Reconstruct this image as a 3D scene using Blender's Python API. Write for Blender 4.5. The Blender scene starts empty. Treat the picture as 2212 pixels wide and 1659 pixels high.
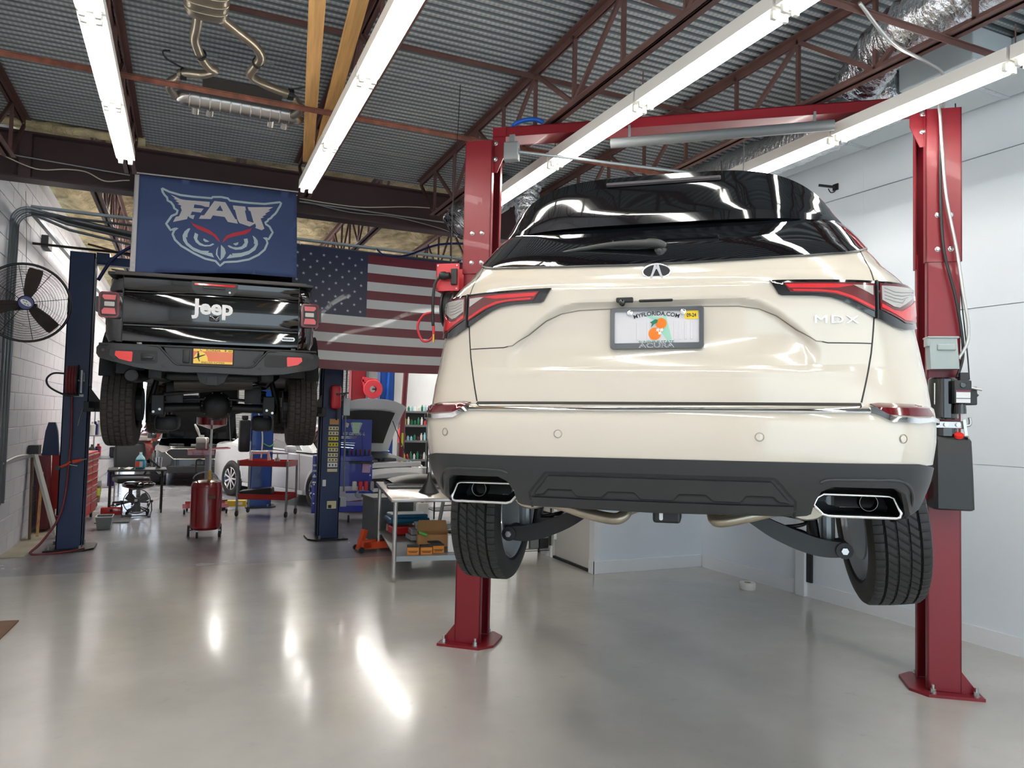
import bpy, bmesh, math, random
from mathutils import Matrix, Vector, geometry
random.seed(7)
PI = math.pi
sc = bpy.context.scene
COL = sc.collection

# ---------------------------------------------------------------- camera, world, lights, exposure
cam_d = bpy.data.cameras.new('camera'); cam = bpy.data.objects.new('camera', cam_d); COL.objects.link(cam)
cam_d.sensor_fit = 'HORIZONTAL'; cam_d.sensor_width = 36.0; cam_d.lens = 36.0*1600/2212
cam_d.clip_start = 0.05; cam_d.clip_end = 200
cam.matrix_world = Matrix(((0.91468, -0.03967, -0.40223, 0.0),
                           (-0.40349, -0.03172, -0.91443, 0.0),
                           (0.02352, 0.99871, -0.04502, 1.65),
                           (0, 0, 0, 1)))
sc.camera = cam
W = bpy.data.worlds.new('world'); sc.world = W; W.use_nodes = True
W.node_tree.nodes['Background'].inputs[0].default_value = (0.74, 0.89, 1.0, 1)
W.node_tree.nodes['Background'].inputs[1].default_value = 1.35
vs = sc.view_settings
vs.view_transform = 'Standard'; vs.look = 'None'; vs.gamma = 1.0; vs.use_curve_mapping = False
vs.exposure = 0.88
TUBE_POWER = 14.0

# ---------------------------------------------------------------- materials
MATS = {}
def _lin(c):
    return tuple(((x/12.92) if x <= 0.04045 else ((x+0.055)/1.055)**2.4) for x in c)
def rgb(r, g, b): return _lin((r/255, g/255, b/255))
def mat(name, col, rough=0.5, metal=0.0, coat=0.0, bump=0.0, bscale=30, var=0.0, vscale=4, emit=0.0, ecol=None,
        alpha=1.0, spec=None, trans=0.0, dist=0.002, stretch=None, noise2=None):
    if name in MATS: return MATS[name]
    m = bpy.data.materials.new(name); m.use_nodes = True; MATS[name] = m
    nt = m.node_tree; N = nt.nodes; L = nt.links
    b = N['Principled BSDF']
    b.inputs['Base Color'].default_value = (*col, 1)
    b.inputs['Roughness'].default_value = rough; b.inputs['Metallic'].default_value = metal
    b.inputs['Coat Weight'].default_value = coat; b.inputs['Coat Roughness'].default_value = 0.03
    if spec is not None: b.inputs['Specular IOR Level'].default_value = spec
    if trans: b.inputs['Transmission Weight'].default_value = trans
    if alpha < 1: b.inputs['Alpha'].default_value = alpha
    if emit:
        b.inputs['Emission Color'].default_value = (*(ecol or col), 1); b.inputs['Emission Strength'].default_value = emit
    tc = None
    def coords():
        nonlocal tc
        if tc is None:
            t = N.new('ShaderNodeTexCoord'); mp = N.new('ShaderNodeMapping')
            L.new(t.outputs['Object'], mp.inputs['Vector'])
            if stretch: mp.inputs['Scale'].default_value = stretch
            tc = mp.outputs['Vector']
        return tc
    if var:
        n = N.new('ShaderNodeTexNoise'); n.inputs['Scale'].default_value = vscale; n.inputs['Detail'].default_value = 5
        L.new(coords(), n.inputs['Vector'])
        r = N.new('ShaderNodeValToRGB')
        r.color_ramp.elements[0].position = 0.3; r.color_ramp.elements[1].position = 0.7
        r.color_ramp.elements[0].color = (*[c*(1-var) for c in col], 1)
        r.color_ramp.elements[1].color = (*[min(1, c*(1+var)) for c in (noise2 or col)], 1)
        L.new(n.outputs['Fac'], r.inputs['Fac']); L.new(r.outputs['Color'], b.inputs['Base Color'])
    if bump:
        n = N.new('ShaderNodeTexNoise'); n.inputs['Scale'].default_value = bscale; n.inputs['Detail'].default_value = 4
        L.new(coords(), n.inputs['Vector'])
        bp = N.new('ShaderNodeBump'); bp.inputs['Strength'].default_value = bump; bp.inputs['Distance'].default_value = dist
        L.new(n.outputs['Fac'], bp.inputs['Height']); L.new(bp.outputs['Normal'], b.inputs['Normal'])
    return m
def M(n): return MATS[n]

mat('white_paint', rgb(214, 216, 218), 0.45, bump=0.15, bscale=6, var=0.03, vscale=1.5)
mat('wall_blue_white', rgb(220, 227, 234), 0.28, bump=0.25, bscale=3, var=0.03, vscale=1.2, dist=0.01)
mat('trim_white', rgb(226, 228, 230), 0.35)
mat('block_paint', rgb(214, 212, 217), 0.55, bump=0.5, bscale=60, var=0.06, vscale=2.5)
mat('mortar', rgb(186, 184, 187), 0.8)
mat('foam_tan', rgb(196, 178, 136), 0.75, bump=1.0, bscale=7, var=0.30, vscale=5, dist=0.08, noise2=rgb(206, 190, 150))
mat('steel_brown', rgb(104, 74, 68), 0.5, bump=0.1, var=0.12, vscale=6)
mat('steel_rust', rgb(120, 72, 56), 0.6, var=0.35, vscale=14)
mat('beam_brown', rgb(78, 58, 58), 0.45, var=0.06, vscale=2)
mat('wood_pine', rgb(208, 160, 98), 0.6, var=0.22, vscale=3, stretch=(14, 0.8, 6), bump=0.1)
mat('red_lift', rgb(128, 20, 32), 0.36, coat=0.08, bump=0.02, bscale=60)
mat('red_cart', rgb(178, 40, 34), 0.35, var=0.1, coat=0.2)
mat('red_gloss', rgb(136, 14, 22), 0.22, coat=0.5)
mat('blue_lift', rgb(12, 38, 80), 0.42, coat=0.05, bump=0.03)
mat('blue_bright', rgb(22, 70, 150), 0.35, coat=0.3)
mat('blue_cart', rgb(26, 42, 158), 0.32, coat=0.3)
mat('blue_hose', rgb(24, 96, 196), 0.35)
mat('navy_hose', rgb(28, 38, 92), 0.4)
mat('chrome', (0.82, 0.82, 0.82), 0.07, 1.0)
mat('steel_bright', rgb(190, 190, 188), 0.28, 1.0)
mat('stainless', rgb(186, 182, 178), 0.26, 0.9, bump=0.06, bscale=40, var=0.05)
mat('galv', rgb(150, 156, 158), 0.4, 0.7)
mat('exhaust_steel', rgb(170, 160, 142), 0.32, 0.85, var=0.18, vscale=6)
mat('black_gloss', rgb(12, 13, 15), 0.06, coat=1.0)
mat('black_plastic', rgb(34, 35, 36), 0.42, bump=0.08, bscale=400)
mat('cladding', rgb(48, 49, 50), 0.38, bump=0.06, bscale=500, dist=0.0005)
mat('black_metal', rgb(22, 22, 24), 0.45)
mat('under_black', rgb(17, 17, 18), 0.5, var=0.3, vscale=10)
mat('rubber', rgb(36, 35, 34), 0.62, bump=0.15, bscale=200)
mat('rubber_jeep', rgb(48, 42, 38), 0.7, bump=0.15, bscale=200)
mat('pearl', rgb(207, 197, 181), 0.14, coat=1.0)
mat('pearl_gap', rgb(40, 36, 34), 0.6)
mat('gap_soft', rgb(120, 112, 100), .6)
mat('glass_dark', rgb(7, 9, 13), 0.03, coat=1.0)
mat('jeep_black', rgb(9, 9, 10), 0.07, coat=1.0)
mat('lens_red', rgb(205, 18, 28), 0.12, coat=1.0)
mat('lens_red_dark', rgb(96, 6, 14), 0.12, coat=1.0)
mat('lens_clear', rgb(172, 166, 160), 0.12, coat=1.0, bump=0.3, bscale=60)
mat('lens_pink', rgb(196, 84, 88), 0.25, coat=1.0)
mat('refl_red', rgb(200, 40, 40), 0.2, coat=1.0)
mat('foil', rgb(225, 228, 232), 0.27, 0.95, bump=1.0, bscale=16, dist=0.03, stretch=(1, 2.2, 1))
mat('light_white', rgb(228, 226, 220), 0.4)
mat('tube', (1, 1, 0.96), 0.4, emit=TUBE_POWER, ecol=(1.0, 0.985, 0.94))
mat('tube_back', (1, 1, 0.96), 0.4, emit=TUBE_POWER*2.2, ecol=(1.0, 0.985, 0.95))
mat('orange_paint', rgb(216, 76, 30), 0.4)
mat('yellow_paint', rgb(222, 190, 30), 0.4)
mat('cardboard', rgb(186, 142, 92), 0.8, var=0.08)
mat('grey_plastic', rgb(122, 124, 124), 0.5)
mat('grey_shelf', rgb(112, 114, 116), 0.5)
mat('plastic_white', rgb(226, 224, 216), 0.35)
mat('navy_flag', rgb(72, 90, 134), 0.75, bump=0.1, bscale=3, dist=0.02)
mat('flag_white', rgb(222, 216, 214), 0.7)
mat('flag_ice', rgb(196, 214, 218), 0.7)
mat('flag_red', rgb(214, 62, 72), 0.7)
mat('us_navy', rgb(26, 33, 62), 0.4, coat=0.12)
mat('us_red', rgb(104, 18, 36), 0.4, coat=0.12)
mat('us_white', rgb(196, 196, 196), 0.35, coat=0.3)
mat('us_star', rgb(170, 176, 192), 0.3)
mat('white_car', rgb(226, 228, 230), 0.16, coat=1.0)
mat('silver_car', rgb(188, 192, 196), 0.2, 0.3, coat=1.0)
mat('maroon_car', rgb(112, 38, 34), 0.2, 0.2, coat=1.0)
mat('dark_car', rgb(24, 28, 32), 0.12, coat=1.0)
mat('green_plastic', rgb(92, 190, 80), 0.4)
mat('lime', rgb(180, 200, 50), 0.4)
mat('blue_liquid', rgb(60, 170, 195), 0.2, coat=0.5)
mat('teal_plastic', rgb(16, 92, 128), 0.4)
mat('label_cream', rgb(206, 196, 158), 0.5)
mat('label_white', rgb(222, 222, 222), 0.5)
mat('label_yellow', rgb(214, 196, 60), 0.5)
mat('ink', rgb(30, 30, 32), 0.5)
mat('hose_red', rgb(116, 40, 42), 0.45)
mat('hose_bright_red', rgb(190, 40, 52), 0.4)
mat('wire_white', rgb(214, 206, 186), 0.5)
mat('conduit_flex', rgb(190, 190, 188), 0.35, 0.6, bump=1.0, bscale=1, stretch=(1, 1, 1))
mat('purple', rgb(38, 34, 120), 0.3)
mat('dark_grey', rgb(70, 72, 74), 0.5)
mat('mid_grey', rgb(96, 100, 102), 0.55, var=0.05)
mat('door_grey', rgb(204, 202, 196), 0.45)
mat('plate_orange', rgb(232, 128, 92), 0.4)
mat('plate_yellow', rgb(250, 214, 96), 0.4)
mat('plate_grey', rgb(206, 202, 204), 0.35, bump=0.2, bscale=30)
mat('orange_fruit', rgb(246, 120, 14), 0.4)
mat('leaf_green', rgb(24, 116, 84), 0.4)
mat('mint', rgb(150, 200, 176), 0.4)
mat('sticker_yellow', rgb(232, 196, 28), 0.4)
mat('wood_brown', rgb(112, 84, 60), 0.7, var=0.2)
mat('daylight', (0.75, 0.87, 1.0), 0.5, emit=1.3, ecol=(0.72, 0.86, 1.0))

# ---------------------------------------------------------------- mesh builder
class MB:
    def __init__(s): s.v = []; s.f = []
    def add(s, vs, fs):
        o = len(s.v); s.v += [tuple(p) for p in vs]; s.f += [tuple(i+o for i in f) for f in fs]; return s
    def box(s, c, d, rz=0, rx=0, ry=0, ch=0.0):
        hx, hy, hz = d[0]/2, d[1]/2, d[2]/2
        Rm = Matrix.Rotation(rz, 3, 'Z') @ Matrix.Rotation(ry, 3, 'Y') @ Matrix.Rotation(rx, 3, 'X')
        ch = min(ch, hx*.9, hy*.9, hz*.9)
        if ch <= 0:
            vs = [Vector((x*hx, y*hy, z*hz)) for z in (-1, 1) for y in (-1, 1) for x in (-1, 1)]
            fs = [(0, 2, 3, 1), (4, 5, 7, 6), (0, 1, 5, 4), (2, 6, 7, 3), (0, 4, 6, 2), (1, 3, 7, 5)]
        else:
            bm = bmesh.new(); bmesh.ops.create_cube(bm, size=1)
            for v in bm.verts: v.co = Vector((v.co.x*2*hx, v.co.y*2*hy, v.co.z*2*hz))
            bmesh.ops.bevel(bm, geom=list(bm.edges), offset=ch, segments=2 if ch > .004 else 1, profile=.5, affect='EDGES')
            vs = [v.co.copy() for v in bm.verts]; bm.verts.index_update()
            fs = [tuple(v.index for v in f.verts) for f in bm.faces]; bm.free()
        c = Vector(c)
        return s.add([c + Rm @ v for v in vs], fs)
    def b2(s, x0, x1, y0, y1, z0, z1, ch=0): return s.box(((x0+x1)/2, (y0+y1)/2, (z0+z1)/2), (abs(x1-x0), abs(y1-y0), abs(z1-z0)), ch=ch)
    def tube(s, pts, r, n=10, cap=True, closed=False, flat=None):
        pts = [Vector(p) for p in pts]; m = len(pts); rs = r if isinstance(r, (list, tuple)) else [r]*m
        vs = []; up = None
        for i, p in enumerate(pts):
            if closed: t = pts[(i+1) % m]-pts[i-1]
            else: t = (pts[min(i+1, m-1)]-pts[max(i-1, 0)])
            if t.length < 1e-9: t = Vector((0, 0, 1))
            t.normalize()
            if up is None:
                up = Vector((0, 0, 1)) if abs(t.z) < .9 else Vector((1, 0, 0))
            a = t.cross(up)
            if a.length < 1e-6: a = t.cross(Vector((0, 1, 0)))
            a.normalize(); b = a.cross(t).normalized(); up = b
            for k in range(n):
                an = 2*PI*k/n
                vs.append(p + a*math.cos(an)*rs[i] + b*math.sin(an)*rs[i]*(flat or 1))
        fs = []
        for i in range(m if closed else m-1):
            j = (i+1) % m
            for k in range(n):
                k2 = (k+1) % n; fs.append((i*n+k, i*n+k2, j*n+k2, j*n+k))
        if cap and not closed:
            fs.append(tuple(range(n-1, -1, -1))); fs.append(tuple((m-1)*n+k for k in range(n)))
        return s.add(vs, fs)
    def cyl(s, a, b, r, n=16, r2=None): return s.tube([a, b], [r, r if r2 is None else r2], n)
    def bar(s, a, b, w, h, up=(0, 0, 1)):
        a = Vector(a); b = Vector(b); t = (b-a).normalized(); x = t.cross(Vector(up))
        if x.length < 1e-5: x = t.cross(Vector((1, 0, 0)))
        x.normalize(); y = x.cross(t).normalized()
        vs = [p + x*sx*w/2 + y*sy*h/2 for p in (a, b) for sx, sy in ((-1, -1), (1, -1), (1, 1), (-1, 1))]
        return s.add(vs, [(0, 1, 2, 3), (7, 6, 5, 4), (0, 4, 5, 1), (1, 5, 6, 2), (2, 6, 7, 3), (3, 7, 4, 0)])
    def lathe(s, c, prof, n=24, ax='Z', cap=False):
        c = Vector(c); vs = []; m = len(prof)
        for r, h in prof:
            for k in range(n):
                a = 2*PI*k/n; x, y = r*math.cos(a), r*math.sin(a)
                if ax == 'Z': vs.append(c+Vector((x, y, h)))
                elif ax == 'Y': vs.append(c+Vector((x, h, y)))
                else: vs.append(c+Vector((h, x, y)))
        fs = [(i*n+k, i*n+(k+1) % n, (i+1)*n+(k+1) % n, (i+1)*n+k) for i in range(m-1) for k in range(n)]
        if cap: fs += [tuple(range(n-1, -1, -1)), tuple((m-1)*n+k for k in range(n))]
        return s.add(vs, fs)
    def prism(s, poly, fn, t0, t1):
        """poly of 2d points, fn(a,b,t)->3d, extruded between t0 and t1"""
        n = len(poly)
        vs = [fn(a, b, t0) for a, b in poly]+[fn(a, b, t1) for a, b in poly]
        fs = [tuple(range(n-1, -1, -1)), tuple(range(n, 2*n))]+[(i, (i+1) % n, n+(i+1) % n, n+i) for i in range(n)]
        return s.add(vs, fs)
    def sheet(s, rows, thick=None):
        nr = len(rows); nc = len(rows[0]); vs = [p for r in rows for p in r]
        return s.add(vs, [(i*nc+j, i*nc+j+1, (i+1)*nc+j+1, (i+1)*nc+j) for i in range(nr-1) for j in range(nc-1)])
    def build(s, name, m, parent=None, smooth=False, auto=None, loc=None):
        me = bpy.data.meshes.new(name); me.from_pydata(s.v, [], s.f); me.update()
        bm = bmesh.new(); bm.from_mesh(me); bmesh.ops.recalc_face_normals(bm, faces=bm.faces); bm.to_mesh(me); bm.free()
        if m is not None: me.materials.append(M(m) if isinstance(m, str) else m)
        if smooth: me.polygons.foreach_set('use_smooth', [True]*len(me.polygons))
        if auto: me.polygons.foreach_set('use_smooth', [True]*len(me.polygons)); me.set_sharp_from_angle(angle=math.radians(auto))
        o = bpy.data.objects.new(name, me); COL.objects.link(o)
        if parent is not None: o.parent = parent
        if loc: o.location = loc
        return o
def tag(o, label=None, cat=None, group=None, kind=None):
    if label: o['label'] = label
    if cat: o['category'] = cat
    if group: o['group'] = group
    if kind: o['kind'] = kind
    return o
def thing(name, label, cat, loc=(0, 0, 0), rz=0, group=None):
    o = bpy.data.objects.new(name, None); COL.objects.link(o); o.empty_display_size = 0.1
    o.location = loc; o.rotation_euler = (0, 0, rz)
    return tag(o, label, cat, group)
def struct(o): o['kind'] = 'structure'; return o
def kids(o): return [c for c in bpy.data.objects if c.parent == o]
def dup(root, loc=None, rz=None, label=None, group=None, name=None):
    ch = kids(root); r = root.copy(); COL.objects.link(r)
    if loc is not None: r.location = loc
    if rz is not None: r.rotation_euler = (0, 0, rz)
    if label: r['label'] = label
    if group: r['group'] = group
    for c in ch:
        g = kids(c); k = c.copy(); COL.objects.link(k); k.parent = r
        for d in g:
            e = d.copy(); COL.objects.link(e); e.parent = k
    return r
def inst(o, parent=None, loc=None, rot=None, scale=None):
    k = o.copy(); COL.objects.link(k)
    if parent is not None: k.parent = parent
    if loc is not None: k.location = loc
    if rot is not None: k.rotation_euler = rot
    if scale is not None: k.scale = scale
    return k
def text_mesh(txt, size, depth=0.002, bold=0.0, sx=1.0, shear=0.0, align='CENTER', space=1.0):
    """text laid in the XZ plane facing -Y, centred at the origin"""
    cu = bpy.data.curves.new('t', 'FONT'); cu.body = txt; cu.size = size; cu.align_x = align; cu.align_y = 'CENTER'
    cu.extrude = depth/2; cu.offset = bold; cu.shear = shear; cu.resolution_u = 3; cu.space_character = space
    o = bpy.data.objects.new('t', cu); COL.objects.link(o)
    dg = bpy.context.evaluated_depsgraph_get(); me = o.evaluated_get(dg).to_mesh()
    vs = [(v.co.x*sx, -v.co.z, v.co.y) for v in me.vertices]; fs = [tuple(p.vertices) for p in me.polygons]
    o.evaluated_get(dg).to_mesh_clear(); bpy.data.objects.remove(o); bpy.data.curves.remove(cu)
    return vs, fs
def text(name, txt, size, m, parent, loc, rz=0, depth=0.002, bold=0.0, sx=1.0, shear=0.0, rot=None, space=1.0):
    vs, fs = text_mesh(txt, size, depth, bold, sx, shear, space=space)
    o = MB().add(vs, fs).build(name, m, parent); o.location = loc
    o.rotation_euler = rot if rot else (0, 0, rz)
    return o
def arc(c, r, a0, a1, n, plane='XZ', r2=None):
    out = []
    for i in range(n+1):
        a = a0+(a1-a0)*i/n; x, y = r*math.cos(a), (r2 or r)*math.sin(a)
        out.append({'XZ': (c[0]+x, c[1], c[2]+y), 'XY': (c[0]+x, c[1]+y, c[2]), 'YZ': (c[0], c[1]+x, c[2]+y)}[plane])
    return out
def spline(pts, n=8):
    P = [Vector(p) for p in pts]; out = []
    for i in range(len(P)-1):
        p0 = P[max(i-1, 0)]; p1 = P[i]; p2 = P[i+1]; p3 = P[min(i+2, len(P)-1)]
        for k in range(n):
            t = k/n
            out.append(0.5*((2*p1)+(-p0+p2)*t+(2*p0-5*p1+4*p2-p3)*t*t+(-p0+3*p1-3*p2+p3)*t**3))
    out.append(P[-1]); return out
# ================================================================= ROOM SHELL
YB = 27.0      # far wall
YJ = 8.55      # joint between the new and the old floor coating
def floor_mat(name, base, rough, tint):
    m = bpy.data.materials.new(name); m.use_nodes = True; MATS[name] = m
    nt = m.node_tree; N = nt.nodes; L = nt.links; b = N['Principled BSDF']
    t = N.new('ShaderNodeTexCoord')
    n = N.new('ShaderNodeTexNoise'); n.inputs['Scale'].default_value = 0.9; n.inputs['Detail'].default_value = 6; n.inputs['Roughness'].default_value = .6
    L.new(t.outputs['Object'], n.inputs['Vector'])
    r = N.new('ShaderNodeValToRGB'); r.color_ramp.elements[0].position = .35; r.color_ramp.elements[1].position = .68
    r.color_ramp.elements[0].color = (*base, 1); r.color_ramp.elements[1].color = (*tint, 1)
    L.new(n.outputs['Fac'], r.inputs['Fac'])
    # small scuffs and specks of dirt
    n2 = N.new('ShaderNodeTexNoise'); n2.inputs['Scale'].default_value = 9; n2.inputs['Detail'].default_value = 8
    L.new(t.outputs['Object'], n2.inputs['Vector'])
    r2 = N.new('ShaderNodeValToRGB'); r2.color_ramp.elements[0].position = .64; r2.color_ramp.elements[1].position = .80
    r2.color_ramp.elements[0].color = (1, 1, 1, 1); r2.color_ramp.elements[1].color = (.88, .88, .88, 1)
    L.new(n2.outputs['Fac'], r2.inputs['Fac'])
    mx = N.new('ShaderNodeMixRGB'); mx.blend_type = 'MULTIPLY'; mx.inputs[0].default_value = 1
    L.new(r.outputs['Color'], mx.inputs[1]); L.new(r2.outputs['Color'], mx.inputs[2]); L.new(mx.outputs[0], b.inputs['Base Color'])
    rr = N.new('ShaderNodeMapRange'); rr.inputs['To Min'].default_value = rough*.75; rr.inputs['To Max'].default_value = rough*1.35
    L.new(n.outputs['Fac'], rr.inputs['Value']); L.new(rr.outputs[0], b.inputs['Roughness'])
    n3 = N.new('ShaderNodeTexNoise'); n3.inputs['Scale'].default_value = 5; n3.inputs['Detail'].default_value = 3
    L.new(t.outputs['Object'], n3.inputs['Vector'])
    bp = N.new('ShaderNodeBump'); bp.inputs['Strength'].default_value = .35; bp.inputs['Distance'].default_value = .006
    L.new(n3.outputs['Fac'], bp.inputs['Height']); L.new(bp.outputs['Normal'], b.inputs['Normal'])
    b.inputs['Coat Weight'].default_value = .35; b.inputs['Coat Roughness'].default_value = .12
    return m
floor_mat('floor_new', rgb(182, 179, 173), .19, rgb(196, 192, 186))
floor_mat('floor_old', rgb(148, 148, 153), .24, rgb(168, 168, 172))
def wx(y): return 5.474+(6.918-y)*0.0462      # inner face of the right wall
fl = struct(MB().b2(-3, 7, -2.5, YJ, -.12, 0).build('floor', 'floor_new'))
f2 = MB().b2(-3, 9, YJ+.006, YB, -.125, -.003).build('floor_section', 'floor_old', fl)
f2['label'] = 'older darker grey floor coating beyond the joint'
MB().b2(-3, 7, YJ, YJ+.006, -.1, -.006).build('expansion_joint', 'ink', fl)
# strip along the foot of the left wall where the coating stops
MB().b2(-1.80, -1.55, 9.6, 14, -.003, .004).build('floor_strip', mat('bare_concrete', rgb(150, 142, 124), .8, var=.2), fl)

# ---- right wall of painted panels
wr = bpy.data.objects.new('wall_right', None); COL.objects.link(wr); struct(wr)
ang = math.atan(0.0462)
def wall_pt(y, off=0.0): return (wx(y)+off, y)
MB().prism([(wx(-2.5)+.03, -2.5), (wx(8.3)+.03, 8.3), (wx(8.3)+.2, 8.3), (wx(-2.5)+.2, -2.5)], lambda a, b, t: (a, b, t), 0, 4.5).build('backing', 'white_paint', wr)
for z0, z1 in ((0, 1.37), (1.373, 2.585), (2.592, 3.775), (3.783, 4.36)):
    y = -2.5
    while y < 8.3:
        y1 = min(y+2.44, 8.3)
        p = MB().prism([(wx(y), y), (wx(y1-.0006), y1-.0006), (wx(y1)+.03, y1-.0006), (wx(y)+.03, y)], lambda a, b, t: (a, b, t), z0, z1)
        p.build('wall_panel', 'wall_blue_white', wr); y += 2.44
# baseboard right
bb = struct(MB().prism([(wx(-2.5)-.018, -2.5), (wx(5.42)-.018, 5.42), (wx(5.42), 5.42), (wx(-2.5), -2.5)], lambda a, b, t: (a, b, t), 0, .135).build('baseboard_right', 'trim_white'))
MB().prism([(wx(5.54)-.018, 5.54), (wx(6.9)-.018, 6.9), (wx(6.9), 6.9), (wx(5.54), 5.54)], lambda a, b, t: (a, b, t), 0, .135).build('baseboard_length', 'trim_white', bb)
t1 = struct(MB().b2(wx(5.48)-.05, wx(5.48), 5.42, 5.54, 0, 1.3, .004).build('trim_1', 'trim_white'))
MB().b2(wx(5.4)-.03, wx(5.4)-.004, 5.36, 5.42, .14, 1.25).build('trim_gap', 'ink', t1)
hb = MB()
for z in (.62, .645, .67): hb.cyl((wx(5.2)-.035, 5.25, z), (wx(5.2)-.035, 5.25, z+.02), .012, 10)
hb.b2(wx(5.2)-.03, wx(5.2), 5.22, 5.30, .58, .72); hb.build('hinge', 'steel_bright', t1)

# ---- small white office box in the corner (walls, door, baseboard)
ob = struct(MB().b2(4.13, 5.6, 6.95, 7.05, 0, 2.6).build('wall_office_front', 'wall_blue_white'))
MB().b2(4.06, 4.13, 6.95, 6.99, 0, 2.6).build('corner_bead', 'trim_white', ob)
ob2 = struct(MB().b2(4.06, 4.13, 6.99, 7.05, 0, 2.6).build('wall_office_side', 'trim_white'))
MB().b2(4.06, 4.13, 7.9, 8.28, 0, 2.6).build('wall_stub', 'door_grey', ob2)
MB().b2(4.06, 4.13, 7.05, 7.9, 2.12, 2.6).build('wall_header', 'trim_white', ob2)
MB().b2(4.06, 5.6, 6.95, 8.28, 2.6, 2.66).build('office_roof', 'trim_white', ob2)
dr = struct(MB().b2(4.075, 4.115, 7.07, 7.88, .03, 2.1).build('door_1', 'door_grey'))
for z in (.22, .55, 1.8): MB().b2(4.055, 4.08, 7.85, 7.89, z, z+.09, .003).cyl((4.055, 7.87, z), (4.055, 7.87, z+.09), .010, 8).build('door_hinge', 'trim_white', dr)
MB().cyl((4.0, 7.14, 1.0), (4.07, 7.14, 1.0), .028, 14).build('door_knob', 'steel_bright', dr)
MB().b2(4.055, 4.12, 7.05, 7.9, 0, .028).build('door_threshold', 'ink', dr)
bo = struct(MB().b2(4.042, 5.47, 6.93, 6.95, 0, .135, .003).build('baseboard_office', 'trim_white'))
MB().b2(4.04, 4.06, 6.93, 7.03, 0, .135, .003).build('baseboard_length', 'trim_white', bo)
MB().b2(4.04, 4.06, 7.92, 8.2, 0, .135, .003).build('baseboard_length', 'trim_white', bo)

# ---- left wall of painted concrete block
wl = bpy.data.objects.new('wall_left', None); COL.objects.link(wl); struct(wl)
XL = -1.78
MB().b2(XL-.20, XL-.012, -2.5, YB, 0, 4.6).build('backing', 'mortar', wl)
def block(y0, y1, z0, z1): return MB().b2(XL-.05, XL+random.uniform(-.0015, .0015), y0+.0022, y1-.0022, z0+.0022, z1-.0022, .003)
blk = block(0, .4, 0, .2); proto = None; cnt = 0
rest = MB()
z = 0; row = 0
while z < 4.39:
    y = 9.2-(.2 if row % 2 else 0)
    while y < YB-.4:
        if cnt < 294 and y < 14.6:
            if proto is None: proto = block(-.2, .2, 0, .2).build('block', 'block_paint', wl); o = proto
            else: o = inst(proto, wl)
            o.location = (random.uniform(-.0015, .0015), y+.2, z); cnt += 1
        else: rest.b2(XL-.05, XL, y+.0025, y+.3975, z+.0025, z+.1975)
        y += .4
    y = 9.2-(.2 if row % 2 else 0)
    while y > -2.5: rest.b2(XL-.05, XL, y-.395, y-.005, z+.005, z+.195); y -= .4
    z += .2; row += 1
o = rest.build('block_courses', 'block_paint', wl); o['kind'] = 'stuff'

# ---- front bay: steel deck, joists, bridging, beam
def deck_material():
    m = bpy.data.materials.new('deck_steel'); m.use_nodes = True; MATS['deck_steel'] = m
    nt = m.node_tree; N = nt.nodes; L = nt.links; b = N['Principled BSDF']
    t = N.new('ShaderNodeTexCoord'); sp = N.new('ShaderNodeSeparateXYZ'); L.new(t.outputs['Object'], sp.inputs[0])
    def wave(src, scale):
        a = N.new('ShaderNodeMath'); a.operation = 'MULTIPLY'; a.inputs[1].default_value = scale; L.new(src, a.inputs[0])
        s = N.new('ShaderNodeMath'); s.operation = 'SINE'; L.new(a.outputs[0], s.inputs[0]); return s.outputs[0]
    sx = wave(sp.outputs['X'], 2*PI/.034)
    gt = N.new('ShaderNodeMapRange'); gt.inputs['From Min'].default_value = -.008; gt.inputs['From Max'].default_value = -.016   # crests painted lighter, the glints of their embossing put into the colour
    gt.clamp = True; L.new(sp.outputs['Z'], gt.inputs['Value'])
    em = N.new('ShaderNodeMapRange'); em.inputs['From Min'].default_value = -1; em.inputs['From Max'].default_value = 1
    em.inputs['To Min'].default_value = .62; em.inputs['To Max'].default_value = 1.0; L.new(sx, em.inputs['Value'])
    mul = N.new('ShaderNodeMath'); mul.operation = 'MULTIPLY'; L.new(em.outputs[0], mul.inputs[0]); L.new(gt.outputs[0], mul.inputs[1])
    cr = N.new('ShaderNodeMixRGB'); cr.inputs[1].default_value = (*rgb(98, 104, 108), 1); cr.inputs[2].default_value = (*rgb(186, 190, 190), 1)
    L.new(mul.outputs[0], cr.inputs[0])
    n = N.new('ShaderNodeTexNoise'); n.inputs['Scale'].default_value = 1.3; n.inputs['Detail'].default_value = 5; L.new(t.outputs['Object'], n.inputs['Vector'])
    r = N.new('ShaderNodeMapRange'); r.inputs['To Min'].default_value = .7; r.inputs['To Max'].default_value = 1.25; L.new(n.outputs['Fac'], r.inputs['Value'])
    mm = N.new('ShaderNodeMixRGB'); mm.blend_type = 'MULTIPLY'; mm.inputs[0].default_value = 1
    L.new(cr.outputs[0], mm.inputs[1]); L.new(r.outputs[0], mm.inputs[2]); L.new(mm.outputs[0], b.inputs['Base Color'])
    b.inputs['Metallic'].default_value = .15; b.inputs['Roughness'].default_value = .45
deck_material()
cl = bpy.data.objects.new('ceiling', None); COL.objects.link(cl); struct(cl)
MB().b2(-2, 6, -2.5, 8.28, 4.42, 4.5).build('roof_board', 'dark_grey', cl)
PIT = .0762
prof = [(0, 0), (.012, 0), (.026, -.018), (.050, -.018), (.064, 0)]
y = -2.5; k = 0; DX0, DX1 = -1.83, 5.75
pr = None
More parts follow.
